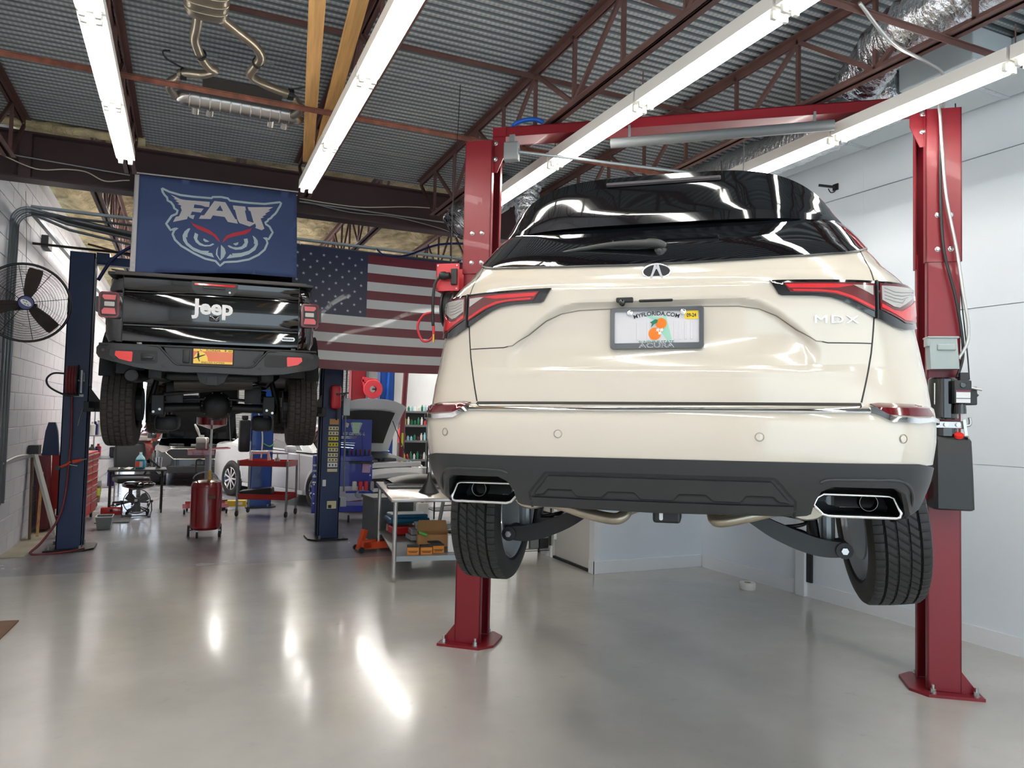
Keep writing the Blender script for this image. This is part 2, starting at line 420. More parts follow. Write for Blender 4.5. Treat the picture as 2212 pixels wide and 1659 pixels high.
while y < 8.25:
    if pr is None:
        rows = []
        for i in range(12):
            for a, zz in prof: rows.append([(DX0, i*PIT+a, zz), (DX1, i*PIT+a, zz)])
        rows.append([(DX0, 12*PIT+.008, 0), (DX1, 12*PIT+.008, 0)])
        mb = MB().sheet(rows); pr = mb.build('deck_sheet', 'deck_steel', cl); o = pr
    else: o = inst(pr, cl)
    o.location = (0, y, 4.385 + (0.004 if k % 2 else 0)); y += 12*PIT-.004; k += 1
# joists (open web) : top chord, bottom chord, web bars
JX = [(-1.50, 'leftmost open web roof joist by the block wall'), (-.55, 'open web roof joist just left of the leftmost strip light'),
      (1.03, 'open web roof joist behind the two pine planks'), (2.40, 'open web roof joist right of the planks, above the left red column'),
      (3.83, 'open web roof joist crossing the silver flexible duct')]
def joist(x, label, y0=-2.4, y1=8.22, zt=4.355, zb=3.83, m='steel_brown'):
    t = thing('roof_joist', label, 'joist', (x, (y0+y1)/2, zb), 0, 'open web joists under the deck')
    h = zt-zb; L = (y1-y0)/2
    a = MB()
    for s in (-1, 1): a.b2(s*.008, s*.058, -L, L, h-.006, h).b2(s*.008, s*.014, -L, L, h-.05, h)
    a.build('top_chord', m, t)
    a = MB()
    for s in (-1, 1): a.b2(s*.008, s*.052, -L+.55, L-.55, 0, .006).b2(s*.008, s*.014, -L+.55, L-.55, 0, .045)
    a.build('bottom_chord', m, t)
    n = int(2*(L-.55)/.62); st = 2*(L-.55)/n
    pv = pd = None
    for i in range(n+1):
        yy = -L+.55+i*st
        if pv is None: pv = MB().bar((0, 0, .01), (0, 0, h-.02), .028, .022, (0, 1, 0)).build('web_vertical', m, t); o = pv
        else: o = inst(pv, t)
        o.location = (0, yy, 0)
    a0 = None; a1 = None
    for i in range(n):
        yy = -L+.55+i*st
        if i % 2 == 0:
            if a0 is None: a0 = MB().bar((0, 0, .02), (0, st, h-.03), .03, .026, (1, 0, 0)).build('web_diagonal', m, t); o = a0
            else: o = inst(a0, t)
        else:
            if a1 is None: a1 = MB().bar((0, 0, h-.03), (0, st, .02), .03, .026, (1, 0, 0)).build('web_diagonal', m, t); o = a1
            else: o = inst(a1, t)
        o.location = (0, yy, 0)
    for s in (-1, 1): MB().bar((0, s*(L-.55), .02), (0, s*L, h-.03), .03, .026, (1, 0, 0)).build('web_diagonal', m, t)
    return t
for x, lb in JX: joist(x, lb)
# bridging angles running across the joists
def bridging(y, z, label, m, x0=-1.8, x1=5.5):
    o = MB().b2(x0, x1, y-.016, y+.016, z, z+.004).b2(x0, x1, y-.002, y+.002, z-.03, z).build('bridging_angle', m)
    return tag(o, label, 'steel angle', 'bridging angles between the joists')
bridging(5.36, 3.822, 'rusty steel angle crossing under the joists behind the hanging exhaust', 'steel_rust')
bridging(5.10, 4.30, 'brown steel angle high under the deck, parallel to the rusty one', 'steel_brown')
bridging(2.74, 3.822, 'brown steel angle crossing in front of the silver duct, upper right', 'steel_brown')
# wide flange beam across the bay
bm_ = thing('steel_beam', 'dark brown wide flange steel beam spanning the shop above the blue banner', 'beam', (1.9, 8.4, 3.83))
MB().b2(-3.68, 3.75, -.1, .1, 0, .018).build('bottom_flange', 'beam_brown', bm_)
MB().b2(-3.68, 3.75, -.1, .1, .44, .458).build('top_flange', 'beam_brown', bm_)
MB().b2(-3.68, 3.75, -.006, .006, .018, .44).build('web', 'beam_brown', bm_)
for x in (-1.5, -.55, 1.03, 2.40, 3.83, 5.15): MB().b2(x-1.9-.05, x-1.9+.05, -.095, -.006, .018, .44).build('stiffener', 'beam_brown', bm_) if x in (-1.5, 5.15) else None
fo = thing('foam_patch', 'tan strip of spray foam squeezed between beam and deck at upper left', 'foam', (-1.1, 8.25, 4.29))
rows = []
for j in range(7):
    a = PI*j/6
    rows.append([(-.62+i*.05, -.02-.05*math.sin(a)-random.random()*.015, .045*(1-math.cos(a))/2*2+random.random()*.012-.01) for i in range(26)])
MB().sheet(rows).build('foam_bead', 'foam_tan', fo, smooth=True)
# wall above the beam towards the back bay is open; right closing wall above office
struct(MB().b2(5.33, 5.6, 8.28, 8.5, 0, 4.6).build('wall_pier', 'white_paint'))

# ---- back bay: foam ceiling, far wall, right wall
cb = bpy.data.objects.new('ceiling_back', None); COL.objects.link(cb); struct(cb)
random.seed(11)
rows = []
NY, NX = 90, 60
for j in range(NY+1):
    yy = 8.5+(YB-8.5)*j/NY
    rows.append([(-2+9.5*i/NX, yy, 4.72+.05*math.sin(i*.9+j*.5)*math.sin(j*1.1)+random.uniform(-.045, .045)) for i in range(NX+1)])
MB().sheet(rows).build('foam_underside', 'foam_tan', cb, smooth=True)
MB().b2(-2, 8, 8.5, YB, 4.9, 5).build('roof_board', 'dark_grey', cb)
for x, lb in ((-1.0, 'dusty brown joist of the back bay near the block wall'), (.5, 'dusty brown joist of the back bay behind the blue banner'),
              (2.15, 'dusty brown joist of the back bay above the star field flag'), (3.75, 'dusty brown joist of the back bay right of the flag')):
    t = joist(x, lb, 8.6, 20.5, 4.66, 4.02); t['group'] = 'joists of the back bay'
struct(MB().b2(-2, 8, YB, YB+.2, 0, 5).build('wall_back', 'white_paint'))
w3 = struct(MB().b2(6.3, 6.5, 8.5, YB, 0, 5).build('wall_back_right', 'white_paint'))
struct(MB().b2(5.6, 6.5, 8.35, 8.5, 0, 5).build('wall_return', 'white_paint'))
# far roll-up doors
def rollup(x0, x1, z1, name, lit):
    d = bpy.data.objects.new(name, None); COL.objects.link(d); struct(d)
    d.location = ((x0+x1)/2, YB-.02, 0)
    w = (x1-x0)/2; sl = None; z = 0
    while z < z1:
        if sl is None: sl = MB().add([(-w, 0, 0), (w, 0, 0), (w, -.03, .02), (-w, -.03, .02), (-w, -.03, .055), (w, -.03, .055), (w, 0, .075), (-w, 0, .075)], [(0, 1, 2, 3), (3, 2, 5, 4), (4, 5, 6, 7)]).build('slat', 'trim_white', d); o = sl
        else: o = inst(sl, d)
        o.location = (0, 0, z); z += .078
    for s in (-1, 1): MB().b2(s*w, s*(w+.1), -.06, 0, 0, z1).build('door_track', 'galv', d)
    return d
rollup(-.2, 3.0, 3.3, 'door_2', 0)
rollup(3.4, 6.0, 3.3, 'door_3', 0)
# daylight through the open doorway at the far left of the back wall
wn = struct(MB().b2(-1.75, -.45, YB-.06, YB-.03, .05, 2.6).build('window_1', 'daylight'))
MB().b2(-1.16, -1.06, YB-.12, YB-.05, 0, 2.6).build('window_mullion', 'blue_bright', wn)
MB().b2(-1.78, -.42, YB-.12, YB-.05, 2.55, 2.65).build('window_head', 'blue_bright', wn)
# front wall behind the camera: open bay door, only piers and header
struct(MB().b2(-1.9, -1.2, -2.7, -2.5, 0, 4.5).build('wall_front', 'white_paint'))
struct(MB().b2(5.2, 6.0, -2.7, -2.5, 0, 4.5).build('wall_front_pier', 'white_paint'))
struct(MB().b2(-1.2, 5.2, -2.7, -2.5, 3.4, 4.5).build('wall_front_header', 'white_paint'))
# ================================================================= STRIP LIGHTS
SK = None
def strip_light(x, y0, n, label, z=3.60, group='rows of strip lights under the joists'):
    """n four-foot segments from y0 towards the camera"""
    global SK
    L = 1.2; t = thing('strip_light', label, 'light', (x, y0, z), 0, group)
    for i in range(n):
        a = -i*L
        hs = MB(); hs.prism([(-.066, .022), (.066, .022), (.062, .100), (-.062, .100)], lambda u, v, q: (u, q, v), a-.01, a-L+.01)
        h = hs.build('housing', 'light_white', t)
        for sx in (-.034, .034): MB().cyl((sx, a-.05, .004), (sx, a-L+.05, .004), .0165, 12).build('tube', 'tube' if z < 4 else 'tube_back', h)
        for e in (a-.035, a-L+.035):
            for sx in (-.034, .034):
                if SK is None: SK = MB().b2(-.016, .016, -.012, .012, -.018, .04, .003).build('lamp_socket', 'plastic_white', h); o = SK
                else: o = inst(SK, h)
                o.location = (sx, e, 0)
    for i in range(n+1):
        a = -i*L+(-.12 if i == 0 else (.12 if i == n else 0))
        MB().cyl((0, a, .10), (0, a, .235 if z < 4 else .50), .004, 6).b2(-.02, .02, a-.01, a+.01, .095, .105).build('hanger', 'steel_brown', t)
    return t
strip_light(-.51, 6.58, 7, 'leftmost row of strip lights, ending above the blue banner')
strip_light(.90, 6.68, 7, 'row of strip lights right of the pine planks')
strip_light(2.54, 6.25, 7, 'row of strip lights running above the white car past the left red column')
strip_light(4.02, 6.1, 7, 'rightmost row of strip lights crossing the right red column top')
# rows in the back bay, hidden by the beam, seen as streaks on the floor
for x, lb in ((-.53, 'back bay row of strip lights nearest the block wall, behind the beam'), (.94, 'second back bay row of strip lights behind the beam'),
              (2.645, 'third back bay row of strip lights behind the beam'), (4.3, 'rightmost back bay row of strip lights behind the beam')):
    strip_light(x, 22, 9 if x < 1.5 else 7, lb, 4.3, 'strip lights of the back bay')
# ================================================================= WHITE SUV (rear surface as a function of side offset u and height z)
def tab(t, z):
    if z <= t[0][0]: return t[0][1]
    for (a, b), (c, d) in zip(t, t[1:]):
        if z <= c: return b+(d-b)*(z-a)/(c-a)
    return t[-1][1]
WT = [(1.20, .86), (1.26, .90), (1.296, .93), (1.33, .955), (1.433, .977), (1.59, .998), (1.68, 1.0), (1.80, .988), (1.92, .968), (2.04, .945), (2.16, .940), (2.213, .905), (2.26, .864), (2.30, .848), (2.343, .832), (2.40, .815), (2.446, .796), (2.50, .766), (2.56, .71), (2.605, .63), (2.64, .46)]
WT = [(z, w*(1.0 if z < 1.25 else 1.02 if z < 2.2 else 1.02-.02*min(1, (z-2.2)/.15))) for z, w in WT]
D0T = [(1.20, .33), (1.26, .22), (1.296, .14), (1.33, .10), (1.43, .035), (1.50, .01), (1.56, 0), (1.66, .0), (1.705, .015), (1.715, .045), (1.9, .05), (2.05, .045), (2.16, .05), (2.25, .08), (2.31, .12), (2.38, .20), (2.45, .28), (2.5, .34), (2.58, .50), (2.62, .72), (2.64, 1.0)]
NT = [(1.6, 6.0), (1.85, 4.2), (2.2, 4.0), (2.4, 3.6)]
CT = [(1.3, .36), (2.2, .42), (2.5, .40)]
FT = [(1.9, 4.70), (2.0, 4.55), (2.06, 4.0), (2.10, 3.55), (2.3, 3.15), (2.5, 2.75), (2.64, 2.2)]
def recess(u, z):
    """number-plate recess pressed into the tailgate"""
    a = abs(u)
    zt = 2.110 if a < .30 else tab([(.30, 2.110), (.37, 2.095), (.43, 2.062), (.50, 2.003), (.565, 1.940), (.585, 1.930)], a)
    if a > .585 or z > zt: return 0.0
    d = (zt-z)*(.66 if a > .44 else (1-.34*max(0, (a-.30)/.14)))
    edge = min(1.0, d/.026); edge = edge*edge*(3-2*edge); fade = max(0.0, min(1.0, (z-1.80)/.20)); fade = fade*fade*(3-2*fade)
    side = max(0.0, min(1.0, (.585-a)/.05))
    return .030*edge*fade*side
_cache = {}
def prof_at(z):
    k = round(z, 3)
    if k in _cache: return _cache[k]
    w = tab(WT, k); n = tab(NT, k); c = tab(CT, k); d0 = tab(D0T, k); pts = []; q = 0; last = None
    for i in range(61):
        t = PI/2*i/60; x = w*math.sin(t)**(2/n); y = d0+c*(1-math.cos(t))
        if last: q += math.hypot(x-last[0], y-last[1])
        pts.append((q, x, y)); last = (x, y)
    _cache[k] = pts; return pts
def suv_pt(q, z, off=0.0, rec=True):
    """q = signed arc length along the plan curve from the centre line"""
    pts = prof_at(z); a = abs(q); s = 1 if q >= 0 else -1
    if a >= pts[-1][0]:
        x, y = pts[-1][1], pts[-1][2]+(a-pts[-1][0]); nx, ny = 1, 0
    else:
        for p, r in zip(pts, pts[1:]):
            if a <= r[0]:
                f = (a-p[0])/max(1e-9, r[0]-p[0]); x = p[1]+(r[1]-p[1])*f; y = p[2]+(r[2]-p[2])*f
                tx, ty = r[1]-p[1], r[2]-p[2]; l = math.hypot(tx, ty) or 1; nx, ny = ty/l, -tx/l; break
    if rec: y += recess(x, z)
    return Vector((s*(x+nx*off), y+ny*off, z))
def q_of(u, z):
    a = abs(u); pts = prof_at(z)
    if a >= pts[-1][1]: return math.copysign(pts[-1][0], u)
    for p, r in zip(pts, pts[1:]):
        if a <= r[1]: return math.copysign(p[0]+(r[0]-p[0])*(a-p[1])/max(1e-9, r[1]-p[1]), u)
def Q(poly): return [(q_of(u, z), z) for u, z in poly]
def cdt(loops, step):
    """triangulate a region (first loop outside, others holes) with inner points; returns 2d verts, faces, boundary loops"""
    vs = []; es = []; bl = []
    for lp in loops:
        o = len(vs); pts = []
        for i, p in enumerate(lp):
            r = lp[(i+1) % len(lp)]; n = max(1, int(math.hypot(r[0]-p[0], r[1]-p[1])/step))
            pts += [(p[0]+(r[0]-p[0])*k/n, p[1]+(r[1]-p[1])*k/n) for k in range(n)]
        vs += pts; es += [(o+i, o+(i+1) % len(pts)) for i in range(len(pts))]
    nb = len(vs)
    def inside(x, y, lp):
        c = False; j = len(lp)-1
        for i in range(len(lp)):
            if (lp[i][1] > y) != (lp[j][1] > y) and x < (lp[j][0]-lp[i][0])*(y-lp[i][1])/(lp[j][1]-lp[i][1])+lp[i][0]: c = not c
            j = i
        return c
    x0 = min(p[0] for p in loops[0]); x1 = max(p[0] for p in loops[0]); y0 = min(p[1] for p in loops[0]); y1 = max(p[1] for p in loops[0])
    y = y0+step*.5
    while y < y1:
        x = x0+step*.5
        while x < x1:
            if inside(x, y, loops[0]) and not any(inside(x, y, h) for h in loops[1:]):
                if min((x-v[0])**2+(y-v[1])**2 for v in vs[:nb]) > (step*.45)**2: vs.append((x, y))
            x += step
        y += step
    ov, oe, of, *_ = geometry.delaunay_2d_cdt([Vector(v) for v in vs], es, [], 0, 1e-6)
    keep = []
    for f in of:
        cx = sum(ov[i][0] for i in f)/len(f); cy = sum(ov[i][1] for i in f)/len(f)
        if inside(cx, cy, loops[0]) and not any(inside(cx, cy, h) for h in loops[1:]): keep.append(tuple(f))
    return [tuple(v) for v in ov], keep
def plate(mb, loops, fn, off, back, step=.03):
    """a conforming plate: front at off, sides running back to back"""
    v, f = cdt(loops, step); used = sorted({i for t in f for i in t}); ix = {i: k for k, i in enumerate(used)}
    f = [tuple(ix[i] for i in t) for t in f]; v = [v[i] for i in used]
    ec = {}
    for t in f:
        for i in range(len(t)):
            a, b = t[i], t[(i+1) % len(t)]; ec[(a, b)] = ec.get((a, b), 0)+1
    n = len(v); bd = [(a, b) for (a, b) in ec if (b, a) not in ec]
    vs = [fn(x, y, off) for x, y in v]+[fn(x, y, back) for x, y in v]
    fs = list(f)+[tuple(i+n for i in reversed(t)) for t in f]+[(b, a, a+n, b+n) for a, b in bd]
    return mb.add(vs, fs)
def mirror(poly): return [(-a, b) for a, b in reversed(poly)]
def line_on(mb, pts, w, off=.0006, back=-.004, fn=suv_pt, step=.02):
    """thin strip laid along a path on the surface"""
    P = []
    for (a, b), (c, d) in zip(pts, pts[1:]):
        n = max(1, int(math.hypot(c-a, d-b)/step)); P += [(a+(c-a)*k/n, b+(d-b)*k/n) for k in range(n)]
    P.append(pts[-1]); L = []; R = []
    for i, p in enumerate(P):
        a = P[max(i-1, 0)]; b = P[min(i+1, len(P)-1)]; l = math.hypot(b[0]-a[0], b[1]-a[1]) or 1
        nx, ny = -(b[1]-a[1])/l*w/2, (b[0]-a[0])/l*w/2
        L.append((p[0]+nx, p[1]+ny)); R.append((p[0]-nx, p[1]-ny))
    n = len(P)
    vs = [fn(x, y, off) for x, y in L]+[fn(x, y, off) for x, y in R]+[fn(x, y, back) for x, y in L]+[fn(x, y, back) for x, y in R]
    fs = []
    for i in range(n-1): fs += [(i, i+1, n+i+1, n+i), (2*n+i, 3*n+i, 3*n+i+1, 2*n+i+1), (i, 2*n+i, 2*n+i+1, i+1), (n+i, n+i+1, 3*n+i+1, 3*n+i)]
    fs += [(0, n, 3*n, 2*n), (n-1, 3*n-1, 4*n-1, 2*n-1)]
    return mb.add(vs, fs)

suv = thing('sport_utility_vehicle', 'pearl white sport utility vehicle raised on the red two-post lift, seen from behind', 'car', (1.584, 2.290, 0))
piv = Vector((0, 0, 1.8825)); Rm = Matrix.Rotation(-0.67474, 4, 'Z') @ Matrix.Rotation(-0.01317, 4, 'Y')
suv.matrix_world = Matrix.Translation(Vector((1.584, 2.290, 0))+piv-(Rm @ piv)) @ Rm

# --- body shell
def ring(z):
    """full closed plan ring of the body at height z"""
    pts = prof_at(z); w = pts[-1][1]; yb = pts[-1][2]; F = tab(FT, z); out = []
    for i in range(0, 61, 1): out.append((pts[i][1], pts[i][2]))
    n = 30; cf = .7; wf = w*.97
    for k in range(1, n+1): out.append((w+(wf-w)*k/n, yb+(F-cf-yb)*k/n))
    for k in range(1, 13):
        a = PI/2*k/12; out.append((wf*(math.cos(a)**.45 if k < 12 else 0), F-cf+cf*math.sin(a)))
    return out
rear_u = [i*.0125 for i in range(0, 61)]
def full_ring(z, rear_only=False):
    h = ring(z); pts = prof_at(z); w = pts[-1][1]
    # regular columns for the flat part so that the recess keeps a crisp edge
    flat = [(u, 0) for u in rear_u if u < .63*w/.95]
    us = []
    for u, _ in flat:
        q = q_of(u, z); p = suv_pt(q, z); us.append((p.x, p.y))
    m = len(us)
    return us
zs = [1.27, 1.29, 1.32, 1.38, 1.44, 1.50, 1.54, 1.58, 1.62, 1.66, 1.69, 1.705, 1.715, 1.74]
z = 1.76
while z < 2.16: zs.append(round(z, 4)); z += .0075
zs += [2.175, 2.19, 2.205, 2.22, 2.24, 2.26, 2.28, 2.30, 2.32, 2.343, 2.365, 2.387, 2.41, 2.446, 2.487, 2.52, 2.552, 2.58, 2.60, 2.62, 2.64]
half = []
for z in zs:
    pts = prof_at(z); qe = pts[-1][0]; r = []
    n1 = 72
    for i in range(n1+1):
        p = suv_pt(.66*i/n1*min(1, pts[-1][1]/.9), z); r.append((p.x, p.y))
    q0 = .66*min(1, pts[-1][1]/.9)
    for i in range(1, 25):
        p = suv_pt(q0+(qe-q0)*i/24, z); r.append((p.x, p.y))
    w, yb = pts[-1][1], pts[-1][2]; F = tab(FT, z); cf = .7; wf = w*.97
    for k in range(1, 45): r.append((w+(wf-w)*k/44, yb+(F-cf-yb)*k/44))
    for k in range(1, 13):
        a = PI/2*k/12; r.append((wf*(math.cos(a)**.45 if k < 12 else 0), F-cf+cf*math.sin(a)))
    half.append(r)
NC = len(half[0]); body = MB(); idx = {}; vs = []; fs = []
for j, z in enumerate(zs):
    for i, (x, y) in enumerate(half[j]): vs.append((x, y, z))
    for i, (x, y) in enumerate(half[j][1:-1]): vs.append((-x, y, z))
RW = NC+NC-2
def vid(j, i, s):
    if s > 0 or i == 0 or i == NC-1: return j*RW+i
    return j*RW+NC+i-1
arch = []
for j in range(len(zs)-1):
    for i in range(NC-1):
        x, y = half[j][i]; zc = zs[j]
        if x > .85 and any(math.hypot(y-yc, zc-1.30) < .43 for yc in (1.02, 3.85)): continue
        if zc < 1.495 and i < 97: continue      # cladding replaces the lower bumper
        for s in (1, -1):
            q = (vid(j, i, s), vid(j, i+1, s), vid(j+1, i+1, s), vid(j+1, i, s)); fs.append(q if s > 0 else q[::-1])
top = len(zs)-1
cen = len(vs); vs.append((0, 1.5, 2.675))
for i in range(NC-1):
    for s in (1, -1): fs.append((vid(top, i, s), vid(top, i+1, s), cen) if s > 0 else (vid(top, i+1, s), vid(top, i, s), cen))
body.v = [tuple(v) for v in vs]; body.f = fs
body_o = body.build('body', 'pearl', suv, auto=32)
# --- glass house : rear window, side windows, roof panel and spoiler
QW = 1.02
glow = [(-.80, 2.352), (-.775, 2.330), (-.735, 2.304), (-.68, 2.286), (-.55, 2.268), (-.35, 2.256), (-.12, 2.250), (.12, 2.250), (.35, 2.256), (.55, 2.268), (.68, 2.286), (.735, 2.304), (.775, 2.330), (.80, 2.352)]
qs = [(q_of(u, z), z) for u, z in glow]
qe = prof_at(2.36)[-1][0]
poly = [(-qe-.02, 2.375)]+qs[1:-1]+[(qe+.02, 2.375), (qe-.04, 2.46), (qe-.10, 2.50), (qe-.20, 2.515), (.3, 2.522), (0, 2.524), (-.3, 2.522), (-qe+.20, 2.515), (-qe+.10, 2.50), (-qe+.04, 2.46)]
plate(MB(), [poly], suv_pt, .006, -.004, .035).build('rear_window', 'glass_dark', suv, auto=30)
line = MB(); line_on(line, qs, .007, .0075, -.003); line.build('window_seal', 'black_plastic', suv)
for s in (-1, 1):
    a = [(s*(qe+.16), 2.28), (s*(qe+2.5), 2.22), (s*(qe+2.55), 2.30), (s*(qe+2.1), 2.50), (s*(qe+.16), 2.49), (s*(qe+.08), 2.40)]
    plate(MB(), [a if s > 0 else a[::-1]], suv_pt, .004, -.004, .08).build('side_window', 'glass_dark', suv, auto=30)
# spoiler: black wing overhanging the window
sp = MB(); rows = []
def wing(u, k):
    """k 0..1 around the spoiler section, from the lower lip up and over to the roof"""
    a = abs(u)/.70; drop = .155*a**4.6
    sec = [(0.36, 2.500), (.270, 2.453), (.258, 2.456), (.259, 2.50), (.268, 2.60), (.276, 2.652), (.340, 2.674), (.50, 2.686), (.80, 2.700), (1.4, 2.70), (1.9, 2.67)]
    i = min(int(k*(len(sec)-1)), len(sec)-2); f = k*(len(sec)-1)-i
    y = sec[i][0]+(sec[i+1][0]-sec[i][0])*f; z = sec[i][1]+(sec[i+1][1]-sec[i][1])*f
    wrap = .27*(a**4.0)
    top = max(0, (z-2.45)/.23)
    w = .733-.030*top
    x = u/.70*w*(1.0)
    zz = z-drop*top+.026*a**4*(1-top)
    return (x, y+wrap*(1 if y < .9 else max(0, 1-(y-.9))), zz+.012*(1-a*a)*top)
NU = 56
for j in range(41):
    rows.append([wing(-.70+1.4*i/NU, j/40) for i in range(NU+1)])
sp.sheet(rows); sp.build('roof_spoiler', 'black_gloss', suv, auto=40)
bl = MB(); bl.box((.01, .262, 2.628), (.46, .02, .013), rx=-.5, ch=.004); bl.build('brake_light_bar', mat('bar_smoke', rgb(86, 80, 80), .12, coat=1), suv)

# --- panel gaps and creases
gp = []
for s in (-1, 1):
    gp.append(([(s*q_of(.755, 2.31), 2.312), (s*q_of(.776, 2.168), 2.168)], .006))
    gp.append(([(s*q_of(.770, 2.030), 2.030), (s*q_of(.766, 1.985), 1.985), (s*q_of(.756, 1.90), 1.90), (s*q_of(.745, 1.845), 1.845), (s*q_of(.714, 1.722), 1.722)], .006))
    gp.append(([(s*q_of(.759, 1.9365), 1.9365), (s*q_of(.605, 1.9365), 1.9365), (s*q_of(.585, 1.941), 1.941)], .004))
for p, w in gp:
    mb = MB(); line_on(mb, p, w, .0007, -.003); mb.build('panel_gap', 'pearl_gap', suv)
for s in (-1, 1):
    mb = MB(); line_on(mb, [(s*q_of(u, z), z) for u, z in ((.585, 1.941), (.565, 1.943), (.545, 1.957), (.50, 1.984), (.43, 2.038), (.37, 2.066), (.30, 2.078), (.10, 2.082))], .003, .0022, -.003); mb.build('panel_gap', 'gap_soft', suv)
mb = MB(); line_on(mb, [(-.714, 1.7145), (.714, 1.7145)], .012, .001, -.02); mb.build('panel_gap', 'pearl_gap', suv)
# crease ridges of the tailgate: shallow raised strips
for zc, ue, h in ((2.190, .74, .0035), (1.836, .74, .003)):
    rows = []
    qe2 = q_of(ue, zc)
    for dz, o in ((-.035, -.001), (-.012, h*.55), (0, h), (.010, h*.35), (.03, -.001)):
        rows.append([suv_pt(-qe2+2*qe2*i/90, zc+dz, o*(1-abs(-1+2*i/90)**6)) for i in range(91)])
    MB().sheet(rows).build('crease_ridge', 'pearl', suv, smooth=True)

# --- tail lamps
TL = [(.405, 2.1668), (.62, 2.1665), (.777, 2.1675), (.93, 2.178), (.963, 2.19), (.985, 2.165), (.992, 2.10), (.975, 2.030), (.93, 2.003), (.879, 1.993), (.84, 2.001), (.768, 2.031), (.70, 2.066), (.655, 2.088), (.615, 2.100), (.56, 2.106), (.447, 2.109), (.436, 2.114)]
def tq(poly, s): 
    r = []
    for u, z in poly:
        pts = prof_at(z)
        qq = q_of(min(u, pts[-1][1]), z) + max(0, u-pts[-1][1]+.0)*2.2
        r.append((s*qq, z))
    return r if s > 0 else r[::-1]
for s in (-1, 1):
    lamp = plate(MB(), [tq(TL, s)], suv_pt, .010, -.006, .02).build('tail_lamp', 'black_gloss', suv, auto=35)
    inner = [(.452, 2.156), (.62, 2.156), (.766, 2.157), (.766, 2.055), (.735, 2.069), (.68, 2.096), (.63, 2.112), (.59, 2.118), (.475, 2.121)]
    outer = [(.786, 2.159), (.90, 2.166), (.955, 2.170), (.975, 2.130), (.965, 2.070), (.925, 2.022), (.885, 2.020), (.786, 2.062)]
    plate(MB(), [tq(inner, s)], suv_pt, .0135, .004, .02).build('lens', 'lens_red_dark', lamp, auto=35)
    plate(MB(), [tq(outer, s)], suv_pt, .0135, .004, .02).build('lens', 'lens_red_dark', lamp, auto=35)
    bar = [(.458, 2.150), (.62, 2.150), (.70, 2.148), (.640, 2.136), (.57, 2.1345), (.472, 2.136)]
    b2 = [(.482, 2.131), (.570, 2.129), (.635, 2.124), (.69, 2.106), (.763, 2.070), (.763, 2.060), (.735, 2.073), (.68, 2.100), (.63, 2.1155), (.59, 2.121), (.488, 2.124)]
    clr = [(.690, 2.148), (.760, 2.148), (.760, 2.112)]
    clo = [(.792, 2.150), (.945, 2.160), (.930, 2.130), (.858, 2.074), (.835, 2.076), (.792, 2.097)]
    edge = [(.790, 2.069), (.880, 2.030), (.922, 2.032), (.955, 2.080), (.967, 2.135), (.955, 2.150), (.940, 2.118), (.868, 2.062), (.835, 2.062), (.790, 2.084)]
    for nm, pl, mm in (('light_bar', bar, 'lens_red'), ('light_bar', b2, 'lens_red'), ('light_bar', edge, 'lens_red'), ('clear_lens', clr, 'lens_clear'), ('clear_lens', clo, 'lens_clear')):
        plate(MB(), [tq(pl, s)], suv_pt, .0155, .008, .02).build(nm, mm, lamp, auto=35)
    mb = MB(); line_on(mb, [(s*q_of(.776, 2.170), 2.170), (s*q_of(.774, 2.028), 2.028)], .006, .0165, .002); mb.build('lamp_gap', 'ink', lamp)
    mb = MB()
    for k in range(4):
        z0 = 2.142-k*.013; pp = [(.80, z0), (.84, z0-.012+k*.001), (.87, z0-.010), (.93-k*.016, z0+.004)]
        line_on(mb, tq(pp, 1) if s > 0 else tq(pp, -1), .002, .0160, .012)
    mb.build('lens_fluting', 'mid_grey', lamp); None

# --- chrome strip, reflectors
cs = MB(); rows = []
for z, o in ((1.684, .0), (1.6845, .010), (1.690, .014), (1.697, .010), (1.7005, .006), (1.708, .004), (1.709, 0)):
    rows.append([suv_pt(-.735+1.47*i/80, z, o) for i in range(81)])
cs.sheet(rows); cs.build('chrome_strip', 'chrome', suv, auto=50)
for s in (-1, 1):
    a = [(.735, 1.709), (.748, 1.709), (.775, 1.690), (.81, 1.674), (.90, 1.668), (.965, 1.672), (1.04, 1.650), (1.10, 1.635), (1.04, 1.640), (.955, 1.656), (.90, 1.650), (.80, 1.656), (.765, 1.674), (.735, 1.684)]
    plate(MB(), [tq([(u if u < .97 else .98+(u-.98), z) for u, z in a], s)], suv_pt, .011, -.004, .02).build('reflector_trim', 'chrome', suv, auto=35)
    r = [(.742, 1.7185), (.77, 1.722), (.90, 1.7185), (.955, 1.706), (.975, 1.676), (.90, 1.675), (.80, 1.680), (.775, 1.693)]
    plate(MB(), [tq(r, s)], suv_pt, .007, -.004, .02).build('reflector', 'lens_red_dark', suv, auto=35)
# --- parking sensors
for u in (-.845, -.365, .365, .845):
    c = suv_pt(q_of(u, 1.596), 1.596); d = suv_pt(q_of(u, 1.596), 1.596, .01)-c; a = math.atan2(d.x, -d.y)
    mb = MB(); mb.lathe((0, 0, 0), [(.0160, 0), (.0160, -.0010), (.0148, -.0010), (.0144, 0)], 28, 'Y'); g = mb.build('sensor_ring', 'gap_soft', suv)
    g.location = c; g.rotation_euler = (0, 0, a)
    MB().lathe((0, 0, 0), [(.0118, 0), (.0118, -.002), (.011, -.0028), (.0001, -.0032)], 24, 'Y').build('parking_sensor', 'pearl', g)

